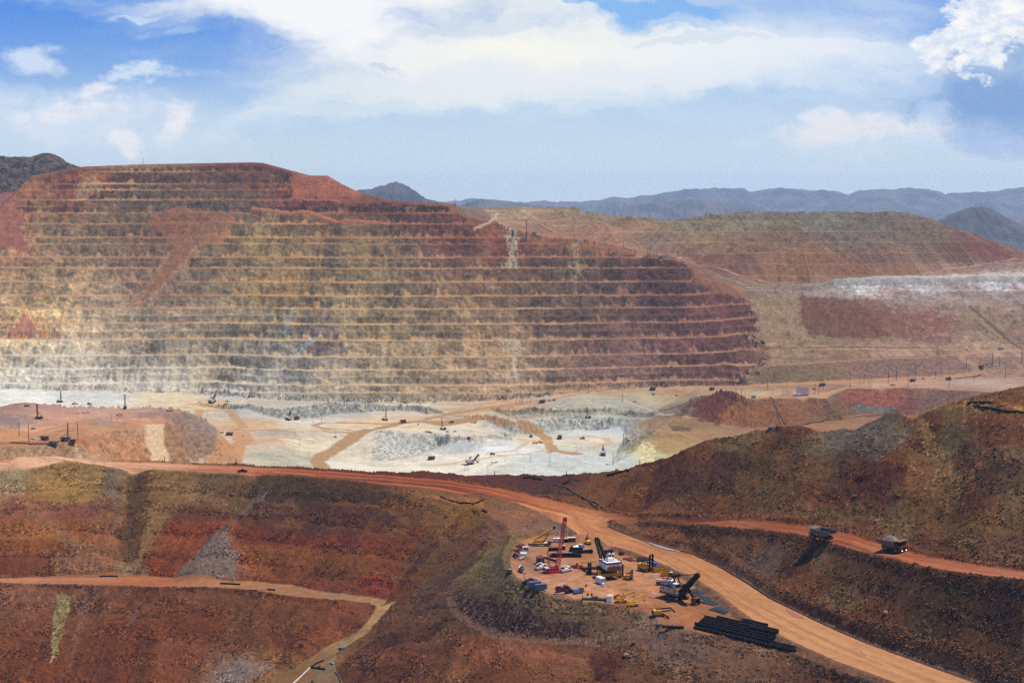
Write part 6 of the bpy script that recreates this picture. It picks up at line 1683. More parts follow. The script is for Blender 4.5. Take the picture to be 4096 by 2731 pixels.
PW, PM, PB, PR = make_pickup('white'), make_pickup('maroon'), make_pickup('black'), make_pickup('red')
GP = 'pickups and light vehicles in the pit'
for pr, u, v, yaw, lab in ((PW, 315, 1654, 5, 'white pickup, left one of three behind the left mound track'), (PW, 337, 1652, 5, 'white pickup, middle one of three behind the left mound track'), (PW, 352, 1649, 10, 'white pickup, right one of three behind the left mound track'), (PW, 135, 1757, 0, 'white pickup left of the loaded trucks on the left mound'), (PB, 133, 1716, 0, 'dark vehicle on the orange track above the left trucks'),
                           (PW, 477, 1665, 10, 'white flatbed vehicle between the cable stands on the left mound'), (PW, 643, 1636, 0, 'white pickup on the right end of the pink mound top'), (PB, 686, 1645, 0, 'small dark vehicle at the right rim of the pink mound'), (PW, 797, 1610, 0, 'white pickup left of the shovel at the wall foot'), (PB, 888, 1731, 5, 'dark vehicle left of the brown truck below the mound'),
                           (PW, 974, 1745, 5, 'white vehicle right of the brown truck below the mound'), (PB, 970, 1889, 20, 'dark pickup at the edge of the near ridge road'), (PB, 1340, 1749, 170, 'dark pickup at the fork of the brown haul road'),
                           (PW, 1936, 1676, 0, 'white pickup on the pale track above the yellow grader'), (PW, 1854, 1858, 10, 'white pickup left of the big pit shovel'), (PW, 1860, 1755, 80, 'white pickup on the front edge of the drill grid'), (PB, 1876, 1751, 0, 'dark vehicle on the front edge of the drill grid'), (PB, 1706, 1728, 0, 'dark vehicle left of the white patch by the drill'),
                           (PB, 1722, 1731, -10, 'second dark vehicle left of the white patch by the drill'), (PB, 1789, 1728, 0, 'brown vehicle below the drill at the head of the drill grid'), (PB, 1820, 1727, 0, 'small brown vehicle right of the drill above the drill grid'), (PB, 1672, 1698, 90, 'small dark vehicle on the sand between the brown tracks'), (PW, 2256, 1672, 5, 'white pickup farthest left on the narrow upper bench'),
                           (PW, 2293, 1673, 5, 'white pickup left of the drill crew vehicles on the upper bench'), (PW, 2304, 1668, 10, 'white truck behind the pickups left of the upper bench drill'), (PW, 2322, 1671, 20, 'white pickup next to the upper bench drill'), (PW, 2540, 1607, 5, 'white pickup at the head of the white diagonal road'), (PB, 2198, 1604, 0, 'dark vehicle behind the loaded truck low on the ramp'),
                           (PB, 2216, 1601, 0, 'second dark vehicle behind the loaded truck low on the ramp'), (PW, 2431, 1858, 0, 'white pickup below the yellow spur by the pit edge'), (PR, 2706, 1583, 10, 'red pickup on the slope below the ramp, right'), (PB, 2613, 1579, 0, 'dark pickup below the truck on the ramp'), (PW, 3197, 1547, 0, 'white pickup on the road above the substation frame'),
                           (PB, 3256, 1557, 0, 'dark pickup right of the substation frame'), (PB, 3566, 1541, 0, 'left one of two dark cars on the right bench'), (PB, 3574, 1541, 0, 'right one of two dark cars on the right bench'), (PB, 3693, 1516, 0, 'dark pickup between the two trucks on the right haul road'), (PW, 3947, 1456, 0, 'pale pickup beside the truck with headlights at far right')):
    place(pr, u, v, yaw, lab, GP, 1.25)


def make_dozer(c='yellow'):
    t = thing('bulldozer', '', 'bulldozer')
    for y in (-1.6, 1.6):
        MB().prism([(-2.8, .4), (-2.2, 0), (2.2, 0), (2.8, .5), (1.6, 1.6), (-2.4, 1.4)], y - .4, y + .4).build('crawler_track', 'steel', t)
    MB().box(-2.6, 2.6, -1.1, 1.1, .8, 2.2).build('body', c, t)
    cb = MB().box(-1.8, .2, -.9, .9, 2.2, 3.7, .1, .1).build('cab', c, t)
    MB().box(-1.5, .25, -.95, .95, 2.7, 3.4).build('window', 'glass', cb)
    MB().box(3.4, 3.8, -2.6, 2.6, .1, 2.0).bar((1.5, -1.8, .8), (3.4, -1.8, .6), .3).bar((1.5, 1.8, .8), (3.4, 1.8, .6), .3).build('blade', 'steel', t)
    return t


def make_loader(c='yellow', sc=1.0):
    t = thing('wheel_loader', '', 'loader')
    MB().box(-4.2, -.3, -1.5, 1.5, 1.3, 3.2, .2, .1).build('engine_body', c, t)
    cb = MB().box(-.3, 1.5, -1.1, 1.1, 1.6, 4.4, .15, .1).build('cab', c, t)
    MB().box(-.1, 1.52, -1.13, 1.13, 2.9, 4.1).build('window', 'glass', cb)
    for x in (-2.6, 2.4):
        for y in (-1.5, 1.5):
            wheel(t, x, y, 1.15, .8, 'yellow')
    MB().bar((1.4, -.9, 2.4), (4.8, -.9, 1.2), .35).bar((1.4, .9, 2.4), (4.8, .9, 1.2), .35).build('lift_arm', c, t)
    MB().prism([(4.6, .1), (6.4, .1), (5.3, .9), (5.2, 1.9), (4.6, 1.5)], -2.0, 2.0).build('bucket', 'steel', t)
    return t


def make_grader():
    t = thing('road_grader', '', 'grader')
    MB().box(-4.5, -1.2, -.9, .9, 1.2, 2.3).bar((-1.2, 0, 2.0), (4.6, 0, 1.6), .5).build('frame', 'yellow', t)
    cb = MB().box(-1.3, .3, -.8, .8, 1.6, 3.4, .1, .05).build('cab', 'yellow', t)
    MB().box(-1.1, .33, -.83, .83, 2.3, 3.2).build('window', 'glass', cb)
    for x in (-3.9, -2.3, 4.5):
        for y in (-1.1, 1.1):
            wheel(t, x, y, .75, .45, 'yellow')
    MB().bar((.6, -2.0, .5), (1.8, 2.0, .5), .25, .7).build('blade', 'steel', t)
    return t


def make_excavator():
    t = thing('excavator', '', 'excavator')
    for y in (-1.4, 1.4):
        MB().prism([(-2.4, .4), (-2, 0), (2, 0), (2.4, .4), (2, 1), (-2, 1)], y - .35, y + .35).build('crawler_track', 'steel', t)
    MB().box(-2.6, 1.6, -1.5, 1.5, 1.2, 2.6).build('body', 'yellow', t)
    MB().box(.4, 1.9, .3, 1.5, 1.9, 3.4, .1, .05).build('cab', 'black', t)
    MB().bar((1.4, -.3, 2.2), (3.2, -.3, 6.4), .5, .7).build('boom', 'brown', t)
    MB().bar((3.1, -.3, 6.3), (5.4, -.3, 3.2), .4, .5).build('stick', 'brown', t)
    MB().prism([(4.9, 2.2), (5.8, 2.6), (5.7, 3.4), (4.9, 3.3)], -1.0, .4).build('bucket', 'steel', t)
    return t


DZ, LO, GR_, EX = make_dozer(), make_loader(), make_grader(), make_excavator()
GE = 'earth moving machines in the mine'
for pr, u, v, yaw, lab, s in ((DZ, 1808, 1689, 180, 'brown bulldozer on the brown track right of the middle drill', 1.5), (GR_, 1895, 1690, 180, 'long yellow grader on the curve of the brown track', 1.3), (DZ, 1968, 1817, 10, 'grey bulldozer behind the big pit shovel', 1.3), (LO, 2140, 1774, 180, 'left one of two brown loaders on the orange pit ground', 1.1), (LO, 2157, 1771, 30, 'right one of two brown loaders on the orange pit ground', 1.1),
                              (DZ, 2331, 1755, 185, 'yellow bulldozer in the middle of the white pit floor', 1.6), (EX, 2514, 1763, 170, 'excavator at the right edge of the white floor', 1.2), (LO, 908, 1606, 0, 'dark loader right of the shovel at the wall foot', 1.0), (LO, 298, 1617, 0, 'left one of two dark loaders below the rubble face', 1.2), (DZ, 356, 1617, 0, 'right one of two dark machines below the rubble face', 1.4),
                              (DZ, 105, 1624, 30, 'dark machine poking over the left mound crest', 1.2), (LO, 479, 1661, 180, 'dark machine by the cable stands on the left mound', 1.0), (DZ, 670, 1645, 10, 'dark machine at the right rim of the pink mound', 1.0), (LO, 1715, 1730, 0, 'brown machine left of the white drill patch', 1.0), (EX, 2352, 2176, 100, 'brown excavator with raised arm at the back of the yard', 1.0)):
    place(pr, u, v, yaw, lab, GE, s)
FT = thing('flatbed_truck', '', 'truck')
MB().box(-5.5, 2.2, -1.25, 1.25, 1.0, 1.3).box(-5.5, -5.2, -1.25, 1.25, 1.3, 2.4).build('bed', 'grey', FT)
fc_ = MB().box(2.3, 4.6, -1.25, 1.25, .8, 3.0, .15, .05).build('cab', 'white', FT)
MB().box(4.0, 4.62, -1.1, 1.1, 1.9, 2.8).build('window', 'glass', fc_)
for x in (-4.2, -3.0, 3.4):
    for y in (-1.1, 1.1):
        wheel(FT, x, y, .55, .4, 'grey')
WT_ = thing('water_truck', '', 'truck')
MB().tube([(-5, 0, 3.2), (2, 0, 3.2)], 1.9, 12).build('tank', 'tray', WT_)
MB().box(-5.4, 5, -1.6, 1.6, 1.3, 2.0).build('frame', 'steel', WT_)
MB().box(2.6, 4.8, -1.6, 1.6, 2.0, 4.3, .1, .1).build('cab', 'white', WT_)
for x in (-3.6, 3.6):
    for y in (-1.7, 1.7):
        wheel(WT_, x, y, 1.25, .8)
place(FT, 1978, 1851, 15, 'long white flatbed truck right of the big pit shovel', GE, 1.25)
place(WT_, 2124, 1748, 100, 'pale water truck left of the curved brown track', GE, 1.2)

# ------------------------------------------------------------------ rows of half buried tyres
TY = tag(MB().ring((0, 0, 0), 'y', 1.7, .8, 1.1, 14).build('tyre', 'rubber'), 'worn haul truck tyre half buried in the row beside the left mound road', 'tyre', 'half buried tyres on the left mound')
P0 = [(47, 1771), (80, 1774), (120, 1777), (160, 1778), (192, 1778)]
P1 = [(3824, 1514.5), (3850, 1513), (3880, 1509.5), (3905, 1505.5), (3920, 1501.5)]
for P_, lab, g_ in ((P0, None, None), (P1, 'worn haul truck tyre half buried in the row along the right road bend', 'half buried tyres along the right road')):
    us = np.linspace(P_[0][0], P_[-1][0], 18)
    for u in us:
        v = np.interp(u, [q[0] for q in P_], [q[1] for q in P_])
        o = place(TY, u, v, 20 + (u * 7) % 30, lab or TY['label'], g_, 1.0, 0.0)
        o.location.z += .7

# ------------------------------------------------------------------ pipelines
def pipeline(pts, r, mat, label, lift=None, name='pipeline', n=7):
    P = [hit(u, v, H) for u, v in pts]
    Q = []
    for a, c in zip(P[:-1], P[1:]):
        k = max(1, int((Vector((c.x, c.y)) - Vector((a.x, a.y))).length / 5))
        for i in range(k):
            Q.append(a.lerp(c, i / k))
    Q.append(P[-1])
    Q = [Vector((q.x, q.y, ground(q.x, q.y) + (r if lift is None else lift))) for q in Q]
    o = MB().tube(Q, r, n).build(name, mat)
    return tag(o, label, 'pipe', 'pipelines in the mine')


rp = [(u, v + 3) for u, v in zip(R2R.u, R2R.v)]
pipeline(rp, .36, 'gpipe', 'long grey pipe along the far edge of the near lower haul road', .6)
for pts, r, mt, lab in (([(2427, 1904), (2470, 1893), (2514, 1884)], .7, 'pipe', 'black pipe along the left foot of the near hill'), ([(2094, 1912), (2135, 1913), (2170, 1922)], .6, 'pipe', 'short black pipe on the dark ridge right of the pit shovel'),
                        ([(2217, 1938), (2307, 1977), (2359, 2005), (2392, 2028)], .55, 'gpipe', 'long dark pipe curving down to the near road junction'), ([(2359, 2003), (2385, 2013), (2411, 2033)], .55, 'gpipe', 'short pipe branch ending at the near road junction'), ([(2248, 1937), (2311, 1926)], .6, 'pipe', 'black pipe piece beside the path on the ridge'),
                        ([(2146, 1958), (2260, 1974), (2311, 1985)], .4, 'gpipe', 'thin pipe along the berm above the near junction'), ([(1761, 1988), (1892, 2017), (1935, 1998)], .55, 'pipe', 'bent black pipe on the ledge below the ridge road'), ([(1929, 2041), (1947, 2049)], .6, 'pipe', 'short black pipe stub left of the yard'),
                        ([(3418, 1669), (3494, 1663), (3600, 1644)], .6, 'pipe', 'thick black pipe across the saddle of the right hill'), ([(3214, 1698), (3270, 1690), (3326, 1680)], .7, 'pipe', 'black pipe along the crest of the grey-green spur'), ([(3765, 1616), (3835, 1613)], .48, 'pipe', 'left black pipe on the tan flat of the right hill'),
                        ([(3870, 1613), (3965, 1609)], .48, 'pipe', 'middle black pipe on the tan flat of the right hill'), ([(3925, 1614), (3963, 1612)], .42, 'pipe', 'short black pipe lying below another on the tan flat'), ([(3875, 1615), (3930, 1632), (4010, 1644), (4110, 1656)], .48, 'pipe', 'black pipe running down to the right photo edge on the hill'),
                        ([(3078, 1590), (3097, 1608), (3106, 1646), (3118, 1683), (3108, 1704)], 1.0, 'gpipe', 'left one of two grey pipes down the orange slope'), ([(3081, 1590), (3101, 1618), (3118, 1657), (3139, 1696)], 1.0, 'gpipe', 'right one of two grey pipes down the orange slope'), ([(398, 2306), (472, 2306)], .45, 'pipe', 'black pipe at the foot of the basin gully'),
                        ([(881, 2334), (920, 2336), (960, 2338)], .5, 'pipe', 'black pipe on the basin road below the grey spill'), ([(1070, 2357), (1100, 2361)], .45, 'pipe', 'short black pipe on the basin road'), ([(1244, 2668), (1265, 2654), (1295, 2642)], .42, 'pipe', 'upper black pipe arm by the bottom ponds'), ([(1244, 2668), (1301, 2676)], .42, 'pipe', 'lower black pipe arm by the bottom ponds'),
                        ([(1241, 2670), (1200, 2710), (1150, 2760)], .42, 'white', 'white pipe running out of the picture at the bottom'), ([(1346, 2616), (1446, 2551)], .36, 'gpipe', 'grey pipe beside the turquoise puddle'), ([(1341, 2688), (1356, 2705), (1366, 2735)], .45, 'gpipe', 'grey pipe along the bottom track')):
    pipeline(pts, r, mt, lab)

# ------------------------------------------------------------------ substation and sheds
p = hit(3213, 1583, H)
ss = thing('substation_frame', 'grey steel substation frame of posts and beams behind a white trailer', 'substation')
fr = MB()
for i in range(5):
    for j in range(3):
        fr.bar((i * 6 - 12, j * 8, 0), (i * 6 - 12, j * 8, 17), .55)
fr.build('steel_posts', 'grey', ss)
bm = MB()
for z in (7.5, 12, 16.5):
    for j in range(3):
        bm.bar((-12.5, j * 8, z), (12.5, j * 8, z), .6)
    for i in range(5):
        bm.bar((i * 6 - 12, 0, z), (i * 6 - 12, 16, z), .4)
bm.build('beams', 'grey', ss)
tr = MB()
for i in range(4):
    tr.box(i * 6 - 11, i * 6 - 8, 2, 5, 0, 4.5, .2, .2)
tr.build('transformers', 'steel', ss)
ss.location = (p.x, p.y, p.z - .3)


def box_thing(name, label, cat, u, v, yaw, l, w, h, body, roof=None, door=None, legs=0.0, group=None, ribs=True):
    t = thing(name, label, cat, group)
    m_ = MB().box(-l / 2, l / 2, -w / 2, w / 2, legs, legs + h)
    if ribs:
        n = int(l / .9)
        for i in range(n):
            x = -l / 2 + (i + .5) * l / n
            for s in (-1, 1):
                m_.box(x - .12, x + .12, min(s * w / 2, s * (w / 2 + .06)), max(s * w / 2, s * (w / 2 + .06)), legs + .12, legs + h - .12)
    m_.build('shell', body, t)
    MB().box(-l / 2 - .05, l / 2 + .05, -w / 2 - .09, w / 2 + .09, legs + h, legs + h + .12).build('roof', roof or body, t)
    MB().box(-l / 2 - .06, -l / 2 - .005, -w / 2 + .15, -.04, legs + .15, legs + h - .15).build('door', door or body, t)
    MB().box(-l / 2 - .06, -l / 2 - .005, .04, w / 2 - .15, legs + .15, legs + h - .15).build('door', door or body, t)
    if legs:
        MB().box(-l / 2 + .2, l / 2 - .2, -w / 2 + .2, w / 2 - .2, -.1, legs).build('skid', 'black', t)
    p = hit(u, v, H)
    t.location = (p.x, p.y, ground(p.x, p.y))
    t.rotation_euler = (0, 0, math.radians(yaw))
    return t


box_thing('office_trailer', 'white trailer in front of the substation frame', 'trailer', 3188, 1585, 4, 18, 5, 6, 'white', legs=.8)
box_thing('switch_house', 'grey switch house among poles right of the red crag', 'shed', 3014, 1591, 5, 9, 5, 5.5, 'grey')
box_thing('switch_house', 'small grey-green switch house on the wall shoulder under the blue peak', 'shed', 1690, 806, 5, 16, 5, 6, 'green')
box_thing('switch_house', 'pale switch house on the right wall crest', 'shed', 2645, 1029, 5, 9, 5, 5, 'grey')
box_thing('pump_house', 'pale shed on the terrace at far right below the dump', 'shed', 4003, 1397, 0, 11, 5, 4.5, 'grey')
pt = thing('pump_station', 'grey tanks of a pump station on the hill crest below the twin pipes', 'pump station')
for i in range(3):
    MB().tube([(i * 2.2, 0, -.3), (i * 2.2, 0, 2.4 - .3 * (i % 2))], .9, 12).build('tank', 'grey', pt)
MB().box(-3.5, -1.2, -1, 1, -.3, 1.6).build('pump_box', 'slate', pt)
p = hit(3092, 1716, H)
pt.location = (p.x, p.y, ground(p.x, p.y))
tw_ = thing('headframe', 'pair of small dark steel towers on the far dump saddle', 'tower')
for x in (0, 14):
    MB().bar((x - 3, 0, -1), (x, 0, 17), .9).bar((x + 3, 0, -1), (x, 0, 17), .9).build('tower_leg_pair', 'black', tw_)
p = hit(2823, 872, H)
tw_.location = (p.x, p.y, ground(p.x, p.y))
# ------------------------------------------------------------------ the repair yard
def at(o, u, v, yaw=0, sc=1.0):
    p = hit(u, v, H)
    o.location = (p.x, p.y, ground(p.x, p.y))
    o.rotation_euler = (0, 0, math.radians(yaw))
    o.scale = (sc, sc, sc)
    return o


# red lattice crane
t = thing('lattice_crane', 'tall red lattice boom crane standing in the yard', 'crane')
for y in (-2.4, 2.4):
    MB().prism([(-3.6, .4), (-3.2, 0), (3.2, 0), (3.6, .4), (3.6, 1.1), (-3.6, 1.1)], y - .5, y + .5).build('crawler_track', 'red', t)
MB().box(-4.6, 3.0, -2.0, 2.0, 1.2, 3.2).build('crane_house', 'red', t)
MB().box(-6.0, -4.6, -2.8, 2.8, 1.0, 3.0).build('counterweight', 'red', t)
MB().box(-5.8, -3.2, -2.2, 2.2, 3.2, 3.5).build('house_roof', 'white', t)
MB().box(1.6, 3.4, .8, 2.2, 1.6, 3.6, .1, .1).build('cab', 'red', t)
lb = MB()
b0, b1 = Vector((2.4, 0, 2.2)), Vector((7.2, 0, 31.5))
ax = (b1 - b0).normalized()
sx = Vector((0, 1, 0))
nx = ax.cross(sx)
cs = [(-1, -1), (1, -1), (1, 1), (-1, 1)]
w = 1.05
for a, c in cs:
    lb.bar(b0 + sx * a * w * .6 + nx * c * w * .6, b0.lerp(b1, .06) + sx * a * w + nx * c * w, .24).bar(b0.lerp(b1, .06) + sx * a * w + nx * c * w, b1 + sx * a * w * .75 + nx * c * w * .75, .24)
N = 16
for i in range(N):
    k0, k1 = .06 + .94 * i / N, .06 + .94 * (i + 1) / N
    p0, p1 = b0.lerp(b1, k0), b0.lerp(b1, k1)
    for j in range(4):
        a, c = cs[j], cs[(j + 1) % 4]
        lb.bar(p0 + sx * a[0] * w + nx * a[1] * w, p1 + sx * c[0] * w * .95 + nx * c[1] * w * .95, .15)
        lb.bar(p1 + sx * a[0] * w + nx * a[1] * w, p1 + sx * c[0] * w + nx * c[1] * w, .15)
lb.build('lattice_boom', 'red', t)
MB().box(6.4, 8.2, -1.1, 1.1, 30.8, 33.2).build('boom_head', 'red', t)
MB().bar((-2.5, -1.6, 3.2), (-3.6, -1.2, 12.5), .35).bar((-2.5, 1.6, 3.2), (-3.6, 1.2, 12.5), .35).bar((-3.6, -1.2, 12.5), (-3.6, 1.2, 12.5), .3).build('mast', 'red', t)
MB().tube([(-3.6, 0, 12.5), (7.0, 0, 32)], .08, 4).tube([(8.1, 0, 32), (8.1, 0, 20)], .07, 4).build('cable', 'black', t)
at(t, 2214, 2288, 18)

# yellow telescopic crane on a carrier
t = thing('mobile_crane', 'yellow telescopic crane with raised boom at the back left of the yard', 'crane')
MB().box(-6, 6, -1.4, 1.4, 1.0, 1.9).box(4.2, 6.4, -1.4, 1.4, 1.9, 3.0).box(-8.5, -6, -.8, .8, .9, 1.7).build('carrier', 'steel', t)
MB().box(-5.4, 3.8, -1.45, 1.45, 1.9, 2.15).build('deck', 'white', t)
for x in (-4.4, -3.0, 2.6, 4.2):
    for y in (-1.3, 1.3):
        wheel(t, x, y, .8, .55, 'yellow')
MB().box(-5.2, 1.0, -1.3, 1.3, 2.2, 4.0, .3, .1).build('turntable_body', 'yellow', t)
MB().box(.4, 2.0, .2, 1.4, 2.4, 4.1, .1, .1).build('cab', 'yellow', t)
MB().bar((-4.6, 0, 4.2), (4.4, 0, 9.6), 1.0, 1.2).bar((4.2, 0, 9.5), (8.0, 0, 11.8), .8, .9).build('boom', 'yellow', t)
MB().box(7.6, 9.0, -.7, .7, 11.3, 12.8).build('boom_head', 'black', t)
MB().tube([(1.6, 0, 2.6), (4.6, 0, 8.8)], .25, 6).build('lift_cylinder', 'black', t)
at(t, 2166, 2183, 4)

# row of portable toilets and their neighbours
G_T = 'portable toilets at the back of the yard'
T0 = thing('portable_toilet', '', 'portable toilet', G_T)
MB().box(-.65, .65, -.65, .65, 0, 2.5).build('cabin', 'black', T0)
MB().box(-.72, .72, -.72, .72, 2.5, 2.75, .15, .15).build('roof', 'white', T0)
MB().box(-.45, .45, -.68, -.652, .1, 2.2).build('door', 'brown', T0)
for i in range(6):
    place(T0, 2272 + i * 5.2, 2167 - i * .2, 0, '%s portable toilet from the left in the white-roofed row' % ORD[i], G_T, 1.15)
box_thing('storage_container', 'black container with pale roof left of the toilets', 'container', 2263, 2168, 0, 3.4, 2.5, 2.6, 'black', 'peach')
box_thing('water_tank_trailer', 'white tank trailer behind the red crane boom', 'trailer', 2228, 2168, 5, 5, 2.4, 2.2, 'white', legs=.5)
at(make_pickup('white'), 2322, 2188, 172)['label'] = 'white pickup behind the black machinery box in the yard'
# shovel parts laid out on the ground
t = thing('machinery_box', 'black machinery housing with a white top lying in the yard', 'shovel part')
MB().prism([(-4.2, 0), (4.2, 0), (4.2, 1.8), (2.6, 2.9), (-2.6, 2.9), (-4.2, 2.0)], -2.2, 2.2).build('housing', 'black', t)
MB().box(-2.0, 1.6, -1.6, 1.6, 2.9, 3.3, .4, .4).build('cover', 'white', t)
at(t, 2305, 2203, 4)
t = thing('boom_section', 'long black shovel boom lying flat across the yard', 'shovel part')
MB().prism([(-10, .5), (-8.6, 2.4), (3, 2.8), (9.6, 2.0), (10.4, .6), (7, 0), (-8, 0)], -1.2, 1.2).build('boom_plate', 'black', t)
MB().tube([(-9.2, -1.4, 1.2), (-9.2, 1.4, 1.2)], .9, 12).build('hinge', 'steel', t)
MB().bar((-4, 0, 2.8), (4, 0, 2.8), .8, .2).build('walkway', 'grey', t)
at(t, 2262, 2227, 3)
t = thing('boom_section', 'narrow black boom piece lying behind the large black boom', 'shovel part')
MB().prism([(-6.4, .2), (6.2, .6), (6.8, 1.7), (6, 2.3), (-6.4, 1.5)], -.9, .9).build('boom_plate', 'black', t)
MB().tube([(6.0, -1.1, 1.3), (6.0, 1.1, 1.3)], 1.1, 12).build('sheave', 'black', t)
at(t, 2328, 2212, 6)
box_thing('machine_crate', 'long black steel box left of the red crane boom', 'shovel part', 2214, 2202, 4, 6.5, 2.2, 1.9, 'black')
box_thing('machine_crate', 'black crate with peach top right of the red crane boom', 'shovel part', 2253, 2197, 4, 2.4, 2.2, 2.6, 'black', 'peach')
t = thing('dipper_bucket', 'brown shovel bucket standing behind the white service truck', 'shovel part')
MB().box(-2.4, 2.4, -2.2, -1.8, 0, 4.2).box(-2.4, -2.0, -1.8, 2.2, 0, 4.2).box(2.0, 2.4, -1.8, 2.2, 0, 4.2).box(-2, 2, -1.8, 2.2, 0, .4).build('bucket_shell', 'brown', t)
MB().box(-2.6, 2.6, -2.3, 2.3, 3.9, 4.5, .3, .3).build('bucket_rim', 'rust', t)
at(t, 2161, 2254, 4)
t = thing('bent_shovel_beam', 'black bent shovel beam lying behind the red crane', 'shovel part')
MB().bar((-4.8, 0, 3.6), (5.4, 0, .8), 1.3, 1.2).bar((-5.4, 0, .2), (-4.6, 0, 3.8), 1.4, 1.0).build('arm_beam', 'black', t)
MB().tube([(-4.8, -1.2, 3.6), (-4.8, 1.2, 3.6)], .9, 10).build('pivot', 'steel', t)
at(t, 2192, 2248, -6)


def make_service_truck(c='white'):
    t = thing('service_truck', '', 'service truck')
    MB().box(-3.4, 1.0, -1.2, 1.2, .8, 2.0).build('tool_body', c, t)
    cb = MB().prism([(1.0, .8), (3.8, .8), (3.8, 1.6), (3.0, 1.8), (2.5, 2.6), (1.0, 2.6)], -1.1, 1.1).build('cab', c, t)
    MB().prism([(1.2, 1.8), (2.9, 1.8), (2.45, 2.45), (1.2, 2.45)], -1.13, 1.13).build('window', 'glass', cb)
    MB().box(-3.1, -1.2, -.8, .8, 2.0, 2.5).build('compressor', 'black', t)
    MB().bar((-2.6, .7, 2.0), (-2.4, .7, 3.0), .35).bar((-2.5, .7, 2.9), (1.6, .5, 3.5), .32).build('service_crane', 'white', t)
    for x in (-2.3, 2.7):
        for y in (-1.1, 1.1):
            wheel(t, x, y, .5, .4, 'grey')
    return t


SV, SD, SM = make_service_truck('white'), make_service_truck('slate'), make_service_truck('maroon')
GV = 'service trucks in the yard'
place(SV, 2162, 2276, 40, 'white service truck left of the red crane', GV, 1.15)
place(SV, 2263, 2286, 40, 'white service truck right of the red crane', GV, 1.15)
place(SD, 2084, 2286, 80, 'slate service truck on the left edge of the yard', GV, 1.1)
place(SM, 2250, 2364, 30, 'maroon service truck with a white crane at the front of the yard', GV, 1.25)
t = at(thing('flatbed_truck', 'rusty flatbed body at the left rim of the yard', 'truck'), 2038, 2288, 85)
MB().box(-3.4, 2.6, -1.5, 1.5, .7, 1.2).box(-3.4, -3.1, -1.5, 1.5, 1.2, 2.6).build('bed', 'brown', t)
MB().heap(-2.6, 2.2, -1.2, 1.2, 1.2, 1.0, 6, 5).build('scrap', 'peach', t)
for x in (-2.2, 1.8):
    for y in (-1.3, 1.3):
        wheel(t, x, y, .55, .4, 'rust')
t = make_loader('orange')
place(t, 2313, 2272, 150, 'orange loader between the red crane and the raised shovel', GE, .8)
t = thing('boom_lift', 'red boom lift behind the left jack tower', 'boom lift')
MB().box(-2.6, 2.0, -1.1, 1.1, .6, 1.6).build('chassis', 'red', t)
MB().bar((-2.4, 0, 1.6), (-3.4, 0, 4.6), .5).bar((-3.4, 0, 4.6), (5.6, 0, 5.2), .45).build('boom', 'yellow', t)
for x in (-1.8, 1.4):
    for y in (-1, 1):
        wheel(t, x, y, .55, .4, 'grey')
at(t, 2346, 2277, 5)


# jacks under the raised shovel
JT = thing('jack_tower', '', 'jack tower')
MB().box(-1.6, 1.6, -1.6, 1.6, 0, .6).build('base', 'black', JT)
jl = MB()
for x in (-.7, .7):
    for y in (-.7, .7):
        jl.bar((x, y, .6), (x, y, 7.4), .45)
for k in range(5):
    z = 1.2 + k * 1.3
    jl.box(-.9, .9, -.9, .9, z, z + .3)
jl.build('column', 'black', JT)
for u, v, lab in ((2358, 2297, 'black jack tower left of the raised shovel'), (2486, 2305, 'black jack tower right of the raised shovel'), (2394, 2312, 'black jack tower at the near left corner of the raised shovel'), (2456, 2286, 'black jack tower hidden behind the raised shovel')):
    place(JT, u, v, 20, lab, 'jack towers around the raised shovel')
t = thing('support_beam', 'yellow support beam under the rear of the raised shovel', 'beam')
MB().box(-7.4, 7.4, -.7, .7, 1.2, 3.2).box(-7.4, -5.8, -.8, .8, 3.2, 5.2).box(5.8, 7.4, -.8, .8, 3.2, 5.2).build('girder', 'yellow', t)
MB().box(-6.8, -5.6, -.9, .9, 0, 1.2).box(5.6, 6.8, -.9, .9, 0, 1.2).build('foot_block', 'black', t)
at(t, 2439, 2312, 14)
t = thing('support_beam', 'orange support beam on the left side of the raised shovel', 'beam')
MB().box(-6, 6, -.6, .6, 2.2, 3.8).build('girder', 'orange', t)
MB().box(-5.6, -4.6, -.8, .8, 0, 2.2).box(4.6, 5.6, -.8, .8, 0, 2.2).build('foot_block', 'black', t)
at(t, 2392, 2290, 8)
t = thing('crib_block_stack', 'dark block stack holding up the raised shovel', 'blocks')
MB().box(-3, 3, -2.6, 2.6, 0, 3.2).box(-3.4, 3.4, -3, 3, 3.2, 5.4).build('block', 'black', t)
at(t, 2425, 2302, 20)


def make_forklift(mast='black', big=False):
    t = thing('forklift', '', 'forklift')
    MB().box(-2.6, 1.0, -1.2, 1.2, .7, 2.0, .1, .05).build('body', 'yellow', t)
    MB().box(-3.0, -2.0, -1.2, 1.2, .6, 2.3, .1, .1).build('counterweight', 'yellow', t)
    cg = MB()
    for x in (-1.4, .6):
        for y in (-1, 1):
            cg.bar((x, y, 2.0), (x, y, 3.6), .18)
    cg.box(-1.6, .8, -1.1, 1.1, 3.6, 3.75).build('cab_guard', 'black', t)
    m_ = MB()
    for y in (-.9, .9):
        m_.bar((1.5, y, .3), (1.5, y, 5.6), .45, .5)
    for z in (1.0, 2.6, 4.2, 5.4):
        m_.bar((1.5, -.9, z), (1.5, .9, z), .3)
    m_.build('mast', 'black', t)
    MB().box(1.7, 3.4, -.9, -.6, .3, .5).box(1.7, 3.4, .6, .9, .3, .5).build('fork', 'black', t)
    for x in (-1.9, .7):
        for y in (-1.15, 1.15):
            wheel(t, x, y, .6, .5, 'yellow')
    return t


